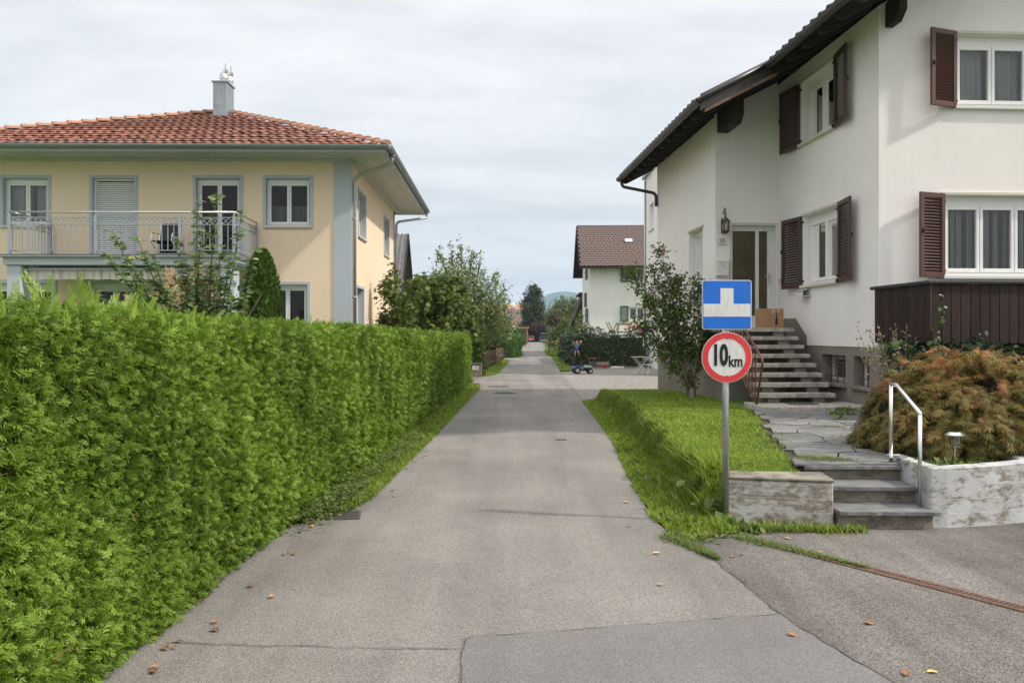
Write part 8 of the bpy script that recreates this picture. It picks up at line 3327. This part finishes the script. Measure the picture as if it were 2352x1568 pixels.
for o_ in gops:
    window(gh, WG, o_, 2, 0.12, sill='white_wall_old', fw=0.07, sash=0.06, cur=[(o_[0] + 0.1, (o_[0] + o_[1]) / 2 - 0.05, o_[2] + 0.1, o_[3] - 0.1), ((o_[0] + o_[1]) / 2 + 0.05, o_[1] - 0.1, o_[2] + 0.1, o_[3] - 0.1)])
    for sd_, s_ in ((-1, o_[0] - 0.02), (1, o_[1] + 0.02)):
        shutter(gh, WG, s_, o_[2] - 0.05, o_[3] - o_[2] + 0.12, 0.62, sd_, 8, 'green_shutter', 12)
for o_ in gso:
    window(gh, WGs, o_, 1, 0.12, sill='white_wall_old', fw=0.07, sash=0.06)
    for sd_, s_ in ((-1, o_[0] - 0.02), (1, o_[1] + 0.02)):
        shutter(gh, WGs, s_, o_[2] - 0.05, o_[3] - o_[2] + 0.12, 0.5, sd_, 10, 'dark_shutter', 12)
ov = 0.75
sl_g = (GR - GE) / (GD / 2)
for side in (0, 1):
    ya, yb = (-ov, GD / 2) if side == 0 else (GD + ov, GD / 2)
    za, zb = GE - sl_g * ov, GR
    mb = MB()
    mb.add([(-ov, ya, za), (GW + ov, ya, za), (GW + ov, yb, zb), (-ov, yb, zb), (-ov, ya, za + 0.14), (GW + ov, ya, za + 0.14), (GW + ov, yb, zb + 0.14), (-ov, yb, zb + 0.14)],
           [(0, 3, 2, 1), (4, 5, 6, 7), (0, 1, 5, 4), (1, 2, 6, 5), (2, 3, 7, 6), (3, 0, 4, 7)])
    gr_ = mb.build('roof', MT['dark_beam'], gh)
    ln = math.hypot(yb - ya, zb - za)
    dv = Vector((0, (yb - ya) / ln, (zb - za) / ln))
    pt_ = math.atan2(dv.z, dv.y)
    if side == 0:
        tw_, te_ = 0.30, 0.36
        tmg = tile_mesh(tw_, te_ * 1.1, 0.02, 0.02)
        pos = []
        for i in range(int(ln / te_)):
            for k in range(int((GW + 2 * ov) / tw_)):
                pos.append((-ov + tw_ * (k + 0.5) + (0.1 if i % 2 else 0), ya + dv.y * te_ * i, za + 0.16 + dv.z * te_ * i))
        fq = np.array([f for f in tmg.f if len(f) == 4])
        rm_ = np.array(Matrix.Rotation(pt_, 3, 'X'))
        scatter('tiles', MT['tile_brown'], np.array(tmg.v), fq, np.array(pos), np.repeat(rm_[None], len(pos), 0), np.ones(len(pos)), np.zeros(len(pos)), gr_)
        hk = None
        for i in (1, 2, 3, 5, 7):
            for k in range(14):
                x = -0.4 + 0.72 * k + (0.36 if i % 2 else 0)
                p_ = (x, ya + dv.y * te_ * (i + 0.05), za + 0.20 + dv.z * te_ * (i + 0.05))
                if hk is None:
                    mb = MB()
                    mb.box(-0.03, 0.03, 0, 0.03, 0, 0.07)
                    hk = mb.build('snow_hook', MT['tile_hip'], gr_)
                    o = hk
                else:
                    o = inst(hk, gr_)
                o.location = p_
        mb = MB()
        mb.obox(Matrix.Translation((3.2, ya + dv.y * 3.9, za + dv.z * 3.9 + 0.24)) @ Matrix.Rotation(pt_, 4, 'X'), 0.62, 0.55, 0.1)
        sk = mb.build('skylight', MT['zinc'], gr_)
        mb = MB()
        mb.obox(Matrix.Translation((3.2, ya + dv.y * 3.9, za + dv.z * 3.9 + 0.295)) @ Matrix.Rotation(pt_, 4, 'X'), 0.5, 0.42, 0.012)
        mb.build('pane', simple('pale_skylight_glass', (0.6, 0.62, 0.62), 0.15, spec=0.6), sk)
mb = MB()
mb.tube([(-ov, GD / 2, GR + 0.16), (GW + ov, GD / 2, GR + 0.16)], 0.11, 8)
mb.build('ridge_tiles', MT['tile_brown'], gh)
gut(gh, (-ov, -ov - 0.09, GE - sl_g * ov + 0.06), (GW + ov, -ov - 0.09, GE - sl_g * ov + 0.06), 0.08, 'dark_gutter')
mb = MB()
for (ya, yb) in ((-ov, GD / 2), (GD + ov, GD / 2)):
    mb.bar((-ov - 0.02, ya, GE - sl_g * ov + 0.03), (-ov - 0.02, yb, GR + 0.03), 0.04, 0.26)
mb.build('verge_board', MT['dark_beam'], gh)
# lean-to with dark boarded side
lt = thing('lean_to_shed', 'dark boarded lean-to with corrugated edge behind the white gable', 'shed', (5.95, 73.0, 0), R(-1.7))
mb = MB()
mb.prism([(-0.9, 0, 1.6), (0.4, 0, 4.9), (0.4, 0, 5.3), (-1.1, 0, 1.6)], (0, 7, 0))
mb.build('roof', MT['dark_beam'], lt)
mb = MB()
mb.box(-0.7, 3.5, 0.1, 6.9, -0.03, 1.8)
mb.prism([(-0.7, 0.1, 1.8), (3.5, 0.1, 1.8), (3.5, 0.1, 5.0), (0.45, 0.1, 5.0)], (0, 6.8, 0))
mb.build('wall', MT['dark_beam'], lt)
mb = MB()
for k in range(5):
    mb.tube([(0.05 + 0.12 * k, -0.1, 5.32), (0.05 + 0.12 * k, 7.1, 5.32)], 0.07, 6)
mb.build('corrugated_edge', simple('rusty_sheet', (0.15, 0.06, 0.04), 0.8), lt)

# ------------------------------------------------------------------ tall white neighbour behind the wing
nb = thing('white_apartment_house', 'tall plain white building behind the wing with grey downpipe', 'building', (6.79, 33.0, 0), R(-1.0))
WN = Wall((0, 0, 0), (0, 1, 0), (-1, 0, 0))
nops = [(7.35, 8.75, 6.85, 8.15), (7.35, 8.75, 3.75, 5.1), (7.2, 8.6, 0.42, 1.35), (3.5, 4.9, 6.85, 8.15), (3.5, 4.9, 3.75, 5.1)]
wall(nb, WN, 0, 10.0, -0.03, 9.75, nops, MT['white_wall'])
mb = MB()
mb.box(0.0, 7.0, -0.3, 0.0, -0.03, 9.75)
mb.box(0.0, 7.0, 10.0, 10.3, -0.03, 9.75)
mb.box(6.7, 7.0, 0.001, 9.999, -0.03, 9.75)
mb.build('wall', MT['white_wall'], nb)
mb = MB()
mb.box(-0.15, 7.15, -0.45, 10.45, 9.751, 9.9)
mb.build('roof', MT['zinc'], nb)
for o_ in nops:
    window(nb, WN, o_, 1, 0.16, sill='trim_cream', cur=[(o_[0] + 0.1, o_[1] - 0.1, o_[2] + 0.1, o_[3] - 0.1)])
mb = MB()
mb.tube([(-0.06, 9.9, 0.0), (-0.06, 9.9, 9.6)], 0.05, 8)
for z in (1.2, 3.4, 5.6, 7.8):
    mb.lathe([(0.058, z - 0.02), (0.058, z + 0.02)], (-0.06, 9.9, 0), 8)
mb.build('downpipe', MT['galv'], nb, smooth=True, fix=False)

# ------------------------------------------------------------------ air over the valley
hz = MB()
hz.box(-2900, 2900, -60, 4300, -2.0, 230.0)
hm = bpy.data.materials.new('valley_air')
hm.use_nodes = True
hn = hm.node_tree
hn.nodes.clear()
ho = hn.nodes.new('ShaderNodeOutputMaterial')
hv = hn.nodes.new('ShaderNodeVolumePrincipled')
hv.inputs['Color'].default_value = (0.55, 0.73, 1.0, 1)
hv.inputs['Density'].default_value = 0.00017
hv.inputs['Anisotropy'].default_value = 0.0
hn.links.new(hv.outputs[0], ho.inputs['Volume'])
hzo = hz.build('haze', hm, None)
hzo['kind'] = 'stuff'
hzo['label'] = 'thin bluish haze over the valley'
